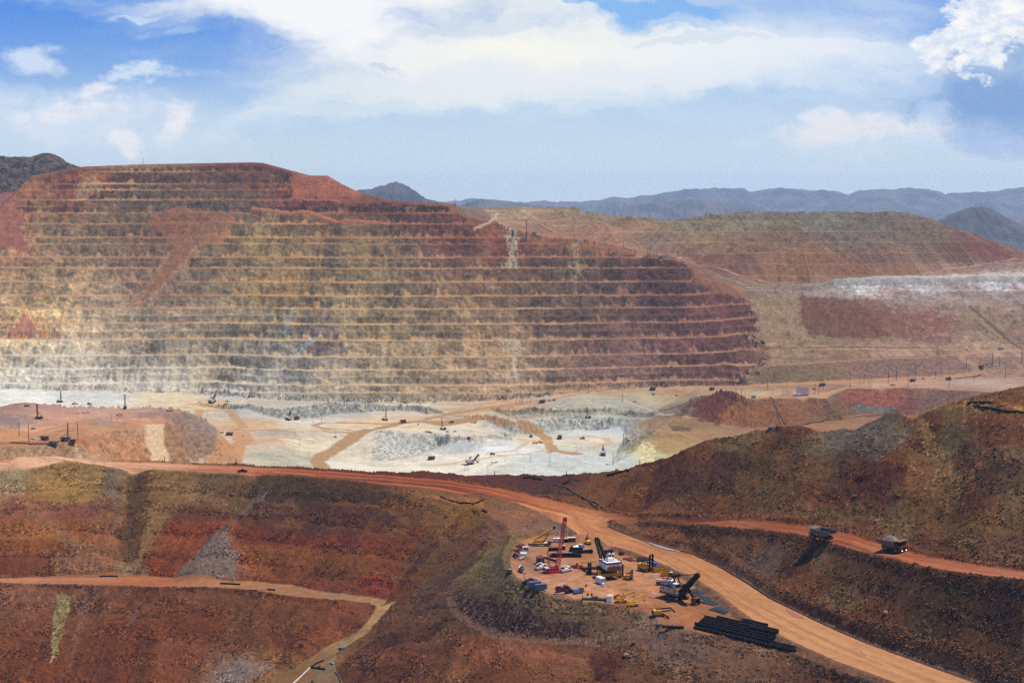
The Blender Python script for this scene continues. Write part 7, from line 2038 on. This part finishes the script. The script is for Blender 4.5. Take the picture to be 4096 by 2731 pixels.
FK = make_forklift()
place(FK, 2516, 2318, -30, 'small yellow forklift right of the raised shovel', 'forklifts in the yard', 1.1)
place(FK, 2588, 2283, -35, 'large yellow forklift with tall black mast near the blue container', 'forklifts in the yard', 1.9)
box_thing('white_container', 'white box container in front of the raised shovel', 'container', 2402, 2333, 118, 6.2, 3.0, 3.4, 'white', 'white', 'grey', .4)
t = thing('generator', 'small white generator beside the white box container', 'generator')
MB().box(-1, 1, -.8, .8, .3, 2.2, .1, .1).build('housing', 'white', t)
MB().box(-.8, .8, -.82, -.8, .8, 1.5).build('vent_panel', 'black', t)
at(t, 2413, 2345, 110)
tag(at(MB().ring((0, 0, .75), 'z', 2.0, .9, 1.4, 18).build('loose_tyre', 'rubber'), 2487, 2216, 0), 'large black tyre lying flat behind the raised shovel', 'tyre')
for u, v, lab, mt, r_ in ((2512, 2236, 'heap of red cable behind the forklifts', 'cable', 3.2), (2530, 2243, 'low heap of dark red cable next to the green bin', 'cable', 2.4), (2518, 2240, 'dark coil heap in the middle of the red cables', 'black', 1.7)):
    o = MB()
    rr = random.Random(int(u))
    for i in range(12):
        a = rr.uniform(0, 6.28)
        rad = rr.uniform(.4, 1) * r_
        o.tube([(rad * math.cos(a + k * .5) + rr.uniform(-.3, .3), rad * .7 * math.sin(a + k * .5), .25 + rr.uniform(0, .5)) for k in range(9)], .16, 5)
    tag(at(o.build('cable_heap', mt), u, v), lab, 'cable')
t = thing('waste_bin', 'green waste bin by the red cable heap', 'bin')
MB().prism([(-1.4, 0), (1.4, 0), (1.8, 1.6), (-1.8, 1.6)], -1, 1).build('bin_shell', 'green', t)
MB().box(-1.6, 1.6, -.85, .85, 1.6, 1.66).build('painted_hollow', 'black', t)  # black sheet on the solid bin, painted in for its dark hollow
at(t, 2563, 2253, 20)
for u, v, l, lab in ((2574, 2237, 9, 'stack of rusty beams on the berm behind the large forklift'), (2568, 2243, 7, 'lower stack of rusty beams behind the large forklift'), (2075, 2189, 9, 'pile of rusty beams at the back left rim of the yard'), (2067, 2207, 7, 'dark rusty scrap pile on the left rim of the yard')):
    o = MB()
    rr = random.Random(int(u * 3))
    for i in range(14):
        y = rr.uniform(-1.3, 1.3)
        z = rr.uniform(.2, 1.5)
        a = rr.uniform(-.25, .25)
        o.bar((-l / 2 * rr.uniform(.6, 1), y - a, z), (l / 2 * rr.uniform(.6, 1), y + a, z + rr.uniform(-.2, .4)), .3)
    tag(at(o.build('beam_stack', 'rust'), u, v, -20 if u > 2300 else 30), lab, 'scrap')
box_thing('blue_container', 'bright blue container behind the large forklift', 'container', 2610, 2264, -32, 6.0, 2.5, 2.6, 'blue', 'blue')


def make_dumpster():
    t = thing('dumpster', '', 'skip')
    m_ = MB()
    l, w_, h = 7.0, 2.6, 2.2
    m_.box(-l / 2, l / 2, -w_ / 2, -w_ / 2 + .15, .3, h).box(-l / 2, l / 2, w_ / 2 - .15, w_ / 2, .3, h).box(-l / 2, -l / 2 + .15, -w_ / 2 + .15, w_ / 2 - .15, .3, h).box(l / 2 - .15, l / 2, -w_ / 2 + .15, w_ / 2 - .15, .3, h)
    for i in range(7):
        x = -3.1 + i
        for s in (-1, 1):
            m_.box(x - .1, x + .1, min(s * w_ / 2, s * (w_ / 2 + .12)), max(s * w_ / 2, s * (w_ / 2 + .12)), .3, h - .1)
    m_.build('steel_walls', 'yellow', t)
    MB().box(-l / 2 + .15, l / 2 - .15, -w_ / 2 + .15, w_ / 2 - .15, .3, .9).build('contents', 'black', t)
    MB().tube([(-3, -1.2, .2), (-3, 1.2, .2)], .25, 8).tube([(3, -1.2, .2), (3, 1.2, .2)], .25, 8).build('roller', 'steel', t)
    return t


DU = make_dumpster()
place(DU, 2637, 2285, 12, 'taller yellow skip next to the blue container', 'yellow skips in the yard', 1.15)
place(DU, 2672, 2301, 10, 'long low yellow skip next to the brown cabin', 'yellow skips in the yard', 1.2)
box_thing('brown_cabin', 'small brown cabin with white roof by the long yellow skip', 'cabin', 2685, 2305, 0, 1.7, 1.7, 2.7, 'brown', 'white', ribs=False)
for u, v, yaw, lab in ((2656, 2318, 20, 'left dark red bent plate lying by the brown cabin'), (2672, 2318, 30, 'right dark red bent plate lying by the brown cabin')):
    tag(at(MB().prism([(-1.8, 0), (0, 1.0), (1.8, 0), (1.8, .3), (0, 1.35), (-1.8, .3)], -1.1, 1.1).build('bent_plate', 'maroon'), u, v, yaw), lab, 'steel plate')
t = thing('rough_terrain_crane', 'white boomed crane with orange body behind the near shovel', 'crane')
MB().box(-3.4, 3.4, -1.2, 1.2, 1.0, 1.8).build('chassis', 'black', t)
MB().box(-1.4, 1.6, -1.25, 1.25, 1.2, 2.6).build('engine_cover', 'orange', t)
MB().bar((3.2, .3, 2.6), (-3.6, .3, 3.2), .8, .7).bar((-3.4, .3, 3.2), (-7.4, .3, 6.2), .6, .5).build('boom', 'white', t)
for x in (-2.4, 2.4):
    for y in (-1.3, 1.3):
        wheel(t, x, y, .9, .7, 'steel')
at(t, 2648, 2338, 5)

# bundles of thin pipe and the stock of large black pipe
GB = 'thin grey-green pipes laid out beside the haul road'
TP = tag(MB().tube([(-5.5, 0, .3), (5.5, 0, .3)], .26, 6).build('thin_pipe', 'dgreen'), '', 'pipe')
for bi, (u, v, yaw, where) in enumerate(((2792, 2368, -50, 'bundle behind the shovel bucket'), (2818, 2390, -48, 'second bundle from the near shovel'), (2846, 2410, -46, 'third bundle from the near shovel'), (2888, 2440, -44, 'widest bundle by the black pipe stock'))):
    p = hit(u, v, H)
    n = 11 if bi < 3 else 15
    for i in range(n):
        o = TP if TP.name not in USED else copy_tree(TP)
        USED.add(TP.name)
        off = (i - n / 2) * .62
        a = math.radians(yaw)
        x, y = p.x - math.sin(a) * off + math.cos(a) * rng.uniform(-.6, .6), p.y + math.cos(a) * off + math.sin(a) * rng.uniform(-.6, .6)
        o.location = (x, y, ground(p.x, p.y) + .02 + .18 * (i % 2))
        o.rotation_euler = (0, 0, a + rng.uniform(-.03, .03))
        o['label'] = 'thin grey-green pipe lying in the ' + where
        o['group'] = GB + ', ' + where
GK = 'large black pipes stocked beside the haul road'
BP = tag(MB().tube([(-7.5, 0, .8), (7.5, 0, .8)], .82, 12).build('black_pipe', 'pipe'), '', 'pipe')
# the stock: close rows of pipes running down to the right, a second layer on the middle rows
pA, pB = hit(2776, 2513, H), hit(3165, 2603, H)
dv = Vector((pB.x - pA.x, pB.y - pA.y))
LEN = dv.length
dv.normalize()
nv = Vector((-dv.y, dv.x))
yawp = math.atan2(dv.y, dv.x)


def stock(row, s, layer):
    o = BP if BP.name not in USED else copy_tree(BP)
    USED.add(BP.name)
    q = Vector((pA.x, pA.y)) + nv * row + dv * (s + 7.5)
    o.location = (q.x, q.y, ground(q.x, q.y) + 1.35 * layer)
    o.rotation_euler = (0, 0, yawp + rng.uniform(-.012, .012))
    o['label'] = 'large black plastic pipe in the long black stock beside the road'
    o['group'] = GK


for j in range(14):
    row = j * 1.62
    s0 = -.4 * j + rng.uniform(-.6, .6) + (7 if j > 10 else 0)
    e0 = LEN - 1.15 * row - (4 if j > 9 else 0)
    s_ = s0
    while s_ < e0 - 9:
        stock(row, s_, 0)
        if 0 < j < 13 and j % 2 and s_ + 17 < e0:
            stock(row + .8, s_ + rng.uniform(-1, 1), 1)
        s_ += 15.3
t = thing('track_drill', 'yellow and black track drill with folded boom near the black pipes', 'drill rig')
for y in (-1.2, 1.2):
    MB().prism([(-2.4, .3), (-2, 0), (2, 0), (2.4, .3), (2.4, .9), (-2.4, .9)], y - .35, y + .35).build('crawler_track', 'steel', t)
MB().box(-3.0, .8, -1.4, 1.4, 1.0, 2.8, .1, .05).build('engine_body', 'yellow', t)
MB().box(-3.4, -2.4, -1.3, 1.3, 1.0, 2.7).build('radiator', 'black', t)
MB().bar((-1.6, -.6, 3.4), (5.4, -.6, 4.0), .6, .5).bar((.6, 0, 2.0), (5.6, 0, 2.6), .5).bar((5.2, -.3, 4.0), (7.4, -.3, 1.6), .6).bar((1.6, -1.4, 1.2), (3.6, -5.5, .5), .6).build('boom', 'black', t)
at(t, 2637, 2462, 5, 1.15)
t = thing('flatbed_trailer', 'long dark flatbed trailer loaded with steel on the yard rim', 'trailer')
MB().box(-6.5, 6.5, -1.2, 1.2, .6, 1.0).box(-6.6, -6.3, -1.2, 1.2, 1.0, 2.2).box(6.2, 6.5, -1.2, 1.2, 1.0, 2.2).build('bed', 'steel', t)
MB().box(-2.0, 1.6, -.9, .9, 1.0, 2.0, .2, .1).build('cargo', 'brown', t)
for x in (-4.8, -3.8, 4.6):
    for y in (-1, 1):
        wheel(t, x, y, .45, .35, 'steel')
at(t, 2380, 2399, -6, 1.1)
t = thing('flatbed_trailer', 'dark low trailer by the tank on the right yard rim', 'trailer')
MB().box(-6, 6, -1.0, 1.0, .5, 1.3).build('bed', 'black', t)
for k in range(5):
    MB().box(-5 + k * 2.3, -4.6 + k * 2.3, -1.0, 1.0, 1.3, 1.9).build('stake', 'steel', t)
at(t, 2690, 2512, -8)
t = thing('fuel_tank', 'dark blue tank on the right yard rim', 'tank')
MB().tube([(-1.4, 0, 1.0), (1.4, 0, 1.0)], .9, 12).build('tank_shell', 'slate', t)
MB().box(-1.5, 1.5, -.8, .8, 0, .4).build('cradle', 'black', t)
at(t, 2636, 2503, 10)
GQ = 'cars and pickups along the front of the yard'
place(PM, 2124, 2329, 15, 'maroon pickup behind the blue-grey containers', GQ, 1.3)
place(PB, 2280, 2371, 30, 'dark pickup right of the maroon service truck', GQ, 1.15)
place(PR, 2476, 2393, 20, 'bright red pickup behind the yellow cranes', GQ, 1.15)
t = thing('welding_truck', 'blue truck with a brown box at the front of the yard', 'truck')
MB().box(-2.6, 1.2, -1.0, 1.0, .8, 1.9).build('tool_body', 'blue', t)
MB().box(1.2, 3.0, -1.1, 1.1, .8, 2.9).build('box', 'brown', t)
MB().box(-1.8, .6, -.7, .7, 1.9, 2.5).build('welder', 'blue', t)
for x in (-1.7, 2.0):
    for y in (-.95, .95):
        wheel(t, x, y, .48, .35, 'grey')
at(t, 2312, 2373, 30, 1.1)
box_thing('slate_container', 'left blue-grey container at the front left of the yard', 'container', 2139, 2345, 16, 7.0, 2.6, 2.9, 'slate', 'slate')
box_thing('slate_container', 'right blue-grey container at the front left of the yard', 'container', 2163, 2355, 16, 6.6, 2.6, 2.9, 'slate', 'slate')
box_thing('white_container', 'white container with peach roof beside the yellow cranes', 'container', 2440, 2403, 72, 4.8, 3.0, 3.3, 'white', 'peach', 'white')
t = thing('light_tower', 'black light tower at the front left rim of the yard', 'light tower')
MB().box(-1.2, 1.2, -.9, .9, .4, 2.0).build('housing', 'black', t)
MB().tube([(0, 0, 2.0), (-.3, 0, 6.8)], .14, 6).build('mast', 'steel', t)
MB().box(-.9, .9, -.2, .2, 6.6, 7.1).build('lamp_head', 'grey', t)
at(t, 2099, 2337, 10)


def make_small_crane():
    t = thing('rough_terrain_crane', '', 'crane')
    MB().box(-3.2, 3.0, -1.2, 1.2, 1.0, 1.9).build('chassis', 'yellow', t)
    MB().box(-2.6, .2, -1.0, 1.0, 1.9, 3.0, .2, .1).build('turntable_body', 'yellow', t)
    MB().box(.4, 1.6, -1.1, -.1, 1.9, 3.3, .1, .05).build('cab', 'yellow', t)
    MB().bar((-2.2, .2, 3.1), (6.8, .2, 5.8), .7, .7).bar((6.6, .2, 5.7), (7.6, .2, 6.0), .6, .9).build('boom', 'yellow', t)
    MB().tube([(7.4, .2, 5.8), (7.4, .2, 3.0)], .06, 4).box(7.1, 7.7, -.1, .5, 2.4, 3.0).build('hook_line', 'black', t)
    for x in (-2.2, 2.1):
        for y in (-1.2, 1.2):
            wheel(t, x, y, .85, .6, 'yellow')
    MB().bar((-3.1, -2.4, .4), (-3.1, 2.4, .4), .3).bar((3.0, -2.4, .4), (3.0, 2.4, .4), .3).build('outrigger', 'yellow', t)
    return t


SCN = make_small_crane()
place(SCN, 2484, 2410, 10, 'small yellow crane with level boom beside the red pickup', 'small yellow cranes at the yard front')
place(SCN, 2531, 2425, 22, 'small yellow crane with raised boom nearest the yard rim', 'small yellow cranes at the yard front')
t = thing('pipe_rack', 'rusty steel rack on the front rim of the yard', 'rack')
rk = MB()
for i in range(7):
    rk.bar((-3 + i, -.6, 0), (-3 + i, -.6, 1.4), .2).bar((-3 + i, .6, 0), (-3 + i, .6, 1.4), .2).bar((-3 + i, -.6, .9), (-3 + i, .6, .9), .2)
rk.build('uprights', 'rust', t)
MB().bar((-3.2, -.6, 1.4), (3.2, -.6, 1.4), .2).bar((-3.2, .6, 1.4), (3.2, .6, 1.4), .2).build('rails', 'rust', t)
at(t, 2234, 2384, -4)
t = thing('compressor', 'white compressor on the left side of the yard', 'compressor')
MB().box(-2.2, 2.2, -1, 1, .4, 2.4, .1, .1).build('housing', 'white', t)
MB().box(-1.6, 1.4, -1.02, -1.0, .9, 1.9).build('vent_panel', 'black', t)
at(t, 2102, 2200, 10)
for i in range(6):
    o = tag(MB().tube([(0, -1.6, .4), (0, 1.6, .9)], .35, 8).build('white_rod', 'white'), '%s white rod from the left in the row below the white compressor' % ORD[i], 'rod', 'white rods on the left of the yard')
    at(o, 2083 + i * 4.2, 2216, 10)
t = thing('flatbed_trailer', 'grey flatbed below the row of white rods', 'trailer')
MB().box(-3, 3, -1.1, 1.1, .6, .9).build('bed', 'grey', t)
MB().box(-2.6, -2.2, -1, 1, 0, .6).box(2.2, 2.6, -1, 1, 0, .6).build('wheel_axle', 'rubber', t)
at(t, 2086, 2235, 60)
t = thing('tractor', 'black machine with fat wheels on the left rim of the yard', 'tractor')
MB().box(-1.8, 1.8, -.8, .8, .9, 2.2, .2, .1).build('body', 'black', t)
MB().box(-1.0, .4, -.7, .7, 2.2, 3.2, .1, .1).build('cab', 'steel', t)
for x in (-1.4, 1.5):
    for y in (-1.1, 1.1):
        wheel(t, x, y, .9, .7, 'grey')
at(t, 2061, 2230, 50)
for i, (u, v) in enumerate(((2351, 2381), (2367, 2380), (2344, 2345), (2436, 2317), (2450, 2316), (2492, 2381))):
    at(tag(MB().tube([(0, 0, 0), (0, 0, 1.1)], .42, 10).build('oil_drum', 'black'), ('left black drum behind the long flatbed trailer', 'right black drum behind the long flatbed trailer', 'lone black drum in the middle of the yard', 'left black drum in front of the raised shovel', 'right black drum in front of the raised shovel', 'black drum behind the red pickup')[i], 'drum', 'black drums in the yard'), u, v, 0, 1.15)

# ------------------------------------------------------------------ puddles
def water(pts, c, label_mat, rough=.08, lift=.12):
    P = [hit(u, v, HB) for u, v in pts]
    zz = max(ground(q.x, q.y) for q in P) * .5 + sum(ground(q.x, q.y) for q in P) / len(P) * .5 + lift
    V = [(q.x, q.y, zz) for q in P]
    m = nmat(label_mat, c, rough, 0, .2, (150, 110, 90), .4, .5)
    return add_mesh('puddle_water', V, [tuple(range(len(V)))], m, 'structure')


water([(2578, 2166), (2600, 2166), (2640, 2178), (2690, 2190), (2722, 2200), (2738, 2206), (2715, 2207), (2670, 2200), (2640, 2192), (2620, 2184)], (176, 150, 140), 'muddy_water_pale')
water([(3142, 2432), (3165, 2440), (3190, 2456), (3212, 2466), (3218, 2472), (3196, 2472), (3170, 2462), (3150, 2446)], (170, 108, 90), 'muddy_water_red')
water([(1355, 2590), (1370, 2582), (1392, 2580), (1384, 2590), (1362, 2600)], (92, 108, 98), 'turquoise_water', .4)
water([(1318, 2650), (1338, 2643), (1334, 2658), (1324, 2656)], (110, 124, 108), 'turquoise_water_small', .4)
water([(2603, 2369), (2612, 2368), (2632, 2378), (2622, 2379)], (196, 140, 114), 'yard_water')

# ------------------------------------------------------------------ loose stones on the near slopes
def stones(n, name, seed, smin, smax):
    r = np.random.default_rng(seed)
    # stand evenly over the picture, more where the slope is stony
    U = r.uniform(-150, 4250, n * 3)
    Vv = r.uniform(1700, 2760, n * 3)
    keep = []
    for u, v in zip(U, Vv):
        a = (u - CX) / denv(v)
        c = int((a - AV[0]) / (AV[1] - AV[0]))
        rr = H[:r_near, c] / YR[:r_near]
        k = int(np.argmax(rr >= -mv(v)))
        if k == 0 or rr[k] < -mv(v) or Z[k, c] not in (0, 4):
            continue
        if r.random() > RUB[k, c]:
            continue
        keep.append((k, c))
        if len(keep) >= n:
            break
    keep = np.array(keep)
    px, py = GX[keep[:, 0], keep[:, 1]], GY[keep[:, 0], keep[:, 1]]
    pz = H[keep[:, 0], keep[:, 1]]
    cc = C[keep[:, 0], keep[:, 1]]
    nn = len(keep)
    s = smin + (smax - smin) * r.random(nn) ** 4
    base = np.array([(1, 0, 0), (0, 1, 0), (-1, 0, 0), (0, -1, 0), (0, 0, 1), (0, 0, -1)], float)
    V = base[None] * (.55 + .6 * r.random((nn, 6, 1))) * s[:, None, None]
    ang = r.random(nn) * 6.28
    ca, sa = np.cos(ang)[:, None], np.sin(ang)[:, None]
    V = np.stack([V[..., 0] * ca - V[..., 1] * sa, V[..., 0] * sa + V[..., 1] * ca, V[..., 2] * .6], -1)
    V += np.stack([px, py, pz + s * .25], -1)[:, None, :]
    F = np.array([(0, 1, 4), (1, 2, 4), (2, 3, 4), (3, 0, 4), (1, 0, 5), (2, 1, 5), (3, 2, 5), (0, 3, 5)])
    F = (F[None] + 6 * np.arange(nn)[:, None, None]).reshape(-1, 3).astype(np.int32)
    me = bpy.data.meshes.new(name)
    me.vertices.add(nn * 6)
    me.vertices.foreach_set('co', V.astype(np.float32).ravel())
    me.loops.add(F.size)
    me.loops.foreach_set('vertex_index', F.ravel())
    me.polygons.add(len(F))
    me.polygons.foreach_set('loop_start', np.arange(0, F.size, 3, dtype=np.int32))
    at_ = me.color_attributes.new('earth', 'FLOAT_COLOR', 'POINT')
    k = np.where(r.random(nn) < .3, r.uniform(1.8, 3.2, nn), r.uniform(.9, 1.8, nn))
    c4_ = np.ones((nn, 6, 4), np.float32)
    c4_[..., :3] = np.clip(cc * k[:, None] * np.array([1, 1.02, 1.06]), .01, .6)[:, None, :]
    c4_[..., 3] = .2
    at_.data.foreach_set('color', c4_.ravel())
    me.update(calc_edges=True)
    me.materials.append(GM['ground'])
    o = bpy.data.objects.new(name, me)
    o['kind'] = 'stuff'
    COL.objects.link(o)
    return o


stones(60000, 'rubble', 3, .2, .85)
# boulders one can point to
BO = thing('boulder', '', 'boulder')
BO_ = None
bpy.data.objects.remove(BO)
def boulder(u, v, s, label, seed, mat):
    r = random.Random(seed)
    import bmesh
    bm_ = bmesh.new()
    bmesh.ops.create_icosphere(bm_, subdivisions=2, radius=1.0)
    for q in bm_.verts:
        q.co *= r.uniform(.78, 1.12)
        q.co.x *= 1.2
        q.co.z *= .8
    me = bpy.data.meshes.new('boulder')
    bm_.to_mesh(me)
    bm_.free()
    me.materials.append(mat)
    o = bpy.data.objects.new('boulder', me)
    COL.objects.link(o)
    p = hit(u, v, H)
    o.location = (p.x, p.y, ground(p.x, p.y) + s * .4)
    o.scale = (s, s, s)
    o.rotation_euler = (0, 0, r.uniform(0, 6))
    return tag(o, label, 'boulder', 'single boulders on the near slopes')


mbr = nmat('boulder_rock', (98, 72, 56), .95, 0, .6, (84, 66, 56), 1.5)
mbp = nmat('pale_boulder_rock', (142, 114, 90), .95, 0, .5, (120, 96, 78), 1.5)
for i, (u, v, s, lab, mt) in enumerate(((3542, 2450, 1.3, 'pale boulder on the slope between the two near roads', mbp), (3420, 1988, 1.2, 'dark boulder on the ledge of the right hill', mbr), (3544, 2105, 1.3, 'reddish block at the foot of the right hill hollow', mbr), (3528, 2130, .9, 'dark boulder beside the near upper road, left one', mbr),
                                        (3575, 2136, .9, 'dark boulder beside the near upper road, right one', mbr), (3505, 2086, 1.1, 'pale boulder in the hollow of the right hill', mbp), (3320, 2112, .9, 'rock at the road edge behind the empty haul truck', mbr), (928, 1980, 1.5, 'grey boulder above the grey spill in the basin', mbr), (323, 2345, 1.1, 'grey boulder on the lip of the basin road', mbr),
                                        (372, 2185, .9, 'pale boulder on the left basin wall', mbp), (2505, 2622, 1.4, 'tan boulder on the bare slope below the yard', mbp), (2535, 2570, 1.2, 'dark bush-like boulder below the yard rim', mbr), (1276, 2665, 1.1, 'red-brown boulder between the bottom pipe arms', mbr), (1252, 2725, 1.1, 'red-brown boulder at the bottom edge', mbr), (2117, 2087, 1.1, 'pale boulder on the slope behind the yard', mbp),
                                        (3400, 1648, 1.3, 'reddish boulder on the grey-green spur top', mbr), (1785, 2065, 1.0, 'boulder at the top right corner of the basin', mbr), (1168, 2032, 1.0, 'dark boulder on the upper basin lift', mbr))):
    boulder(u, v, s, lab, 50 + i, mt)
for o in (PO, PA, HT_L, HT_E, HT_N, HT_F):
    pass
# ------------------------------------------------------------------ haze
HZ = bpy.data.materials.new('haze')
HZ.use_nodes = True
ht = HZ.node_tree
ht.nodes.clear()
vo = ht.nodes.new('ShaderNodeVolumePrincipled')
vo.inputs['Color'].default_value = (.60, .79, 1.0, 1)
vo.inputs['Density'].default_value = 2.1e-5
vo.inputs['Anisotropy'].default_value = .2
HZ.cycles.volume_sampling = 'DISTANCE'
out = ht.nodes.new('ShaderNodeOutputMaterial')
ht.links.new(vo.outputs[0], out.inputs['Volume'])
x0, x1, y0, y1, z0, z1 = -33000, 33000, -300, 30500, -640, 460
V = [(x, y, z) for z in (z0, z1) for y in (y0, y1) for x in (x0, x1)]
add_mesh('haze', V, [(0, 2, 3, 1), (4, 5, 7, 6), (0, 1, 5, 4), (2, 6, 7, 3), (0, 4, 6, 2), (1, 3, 7, 5)], HZ, 'stuff')
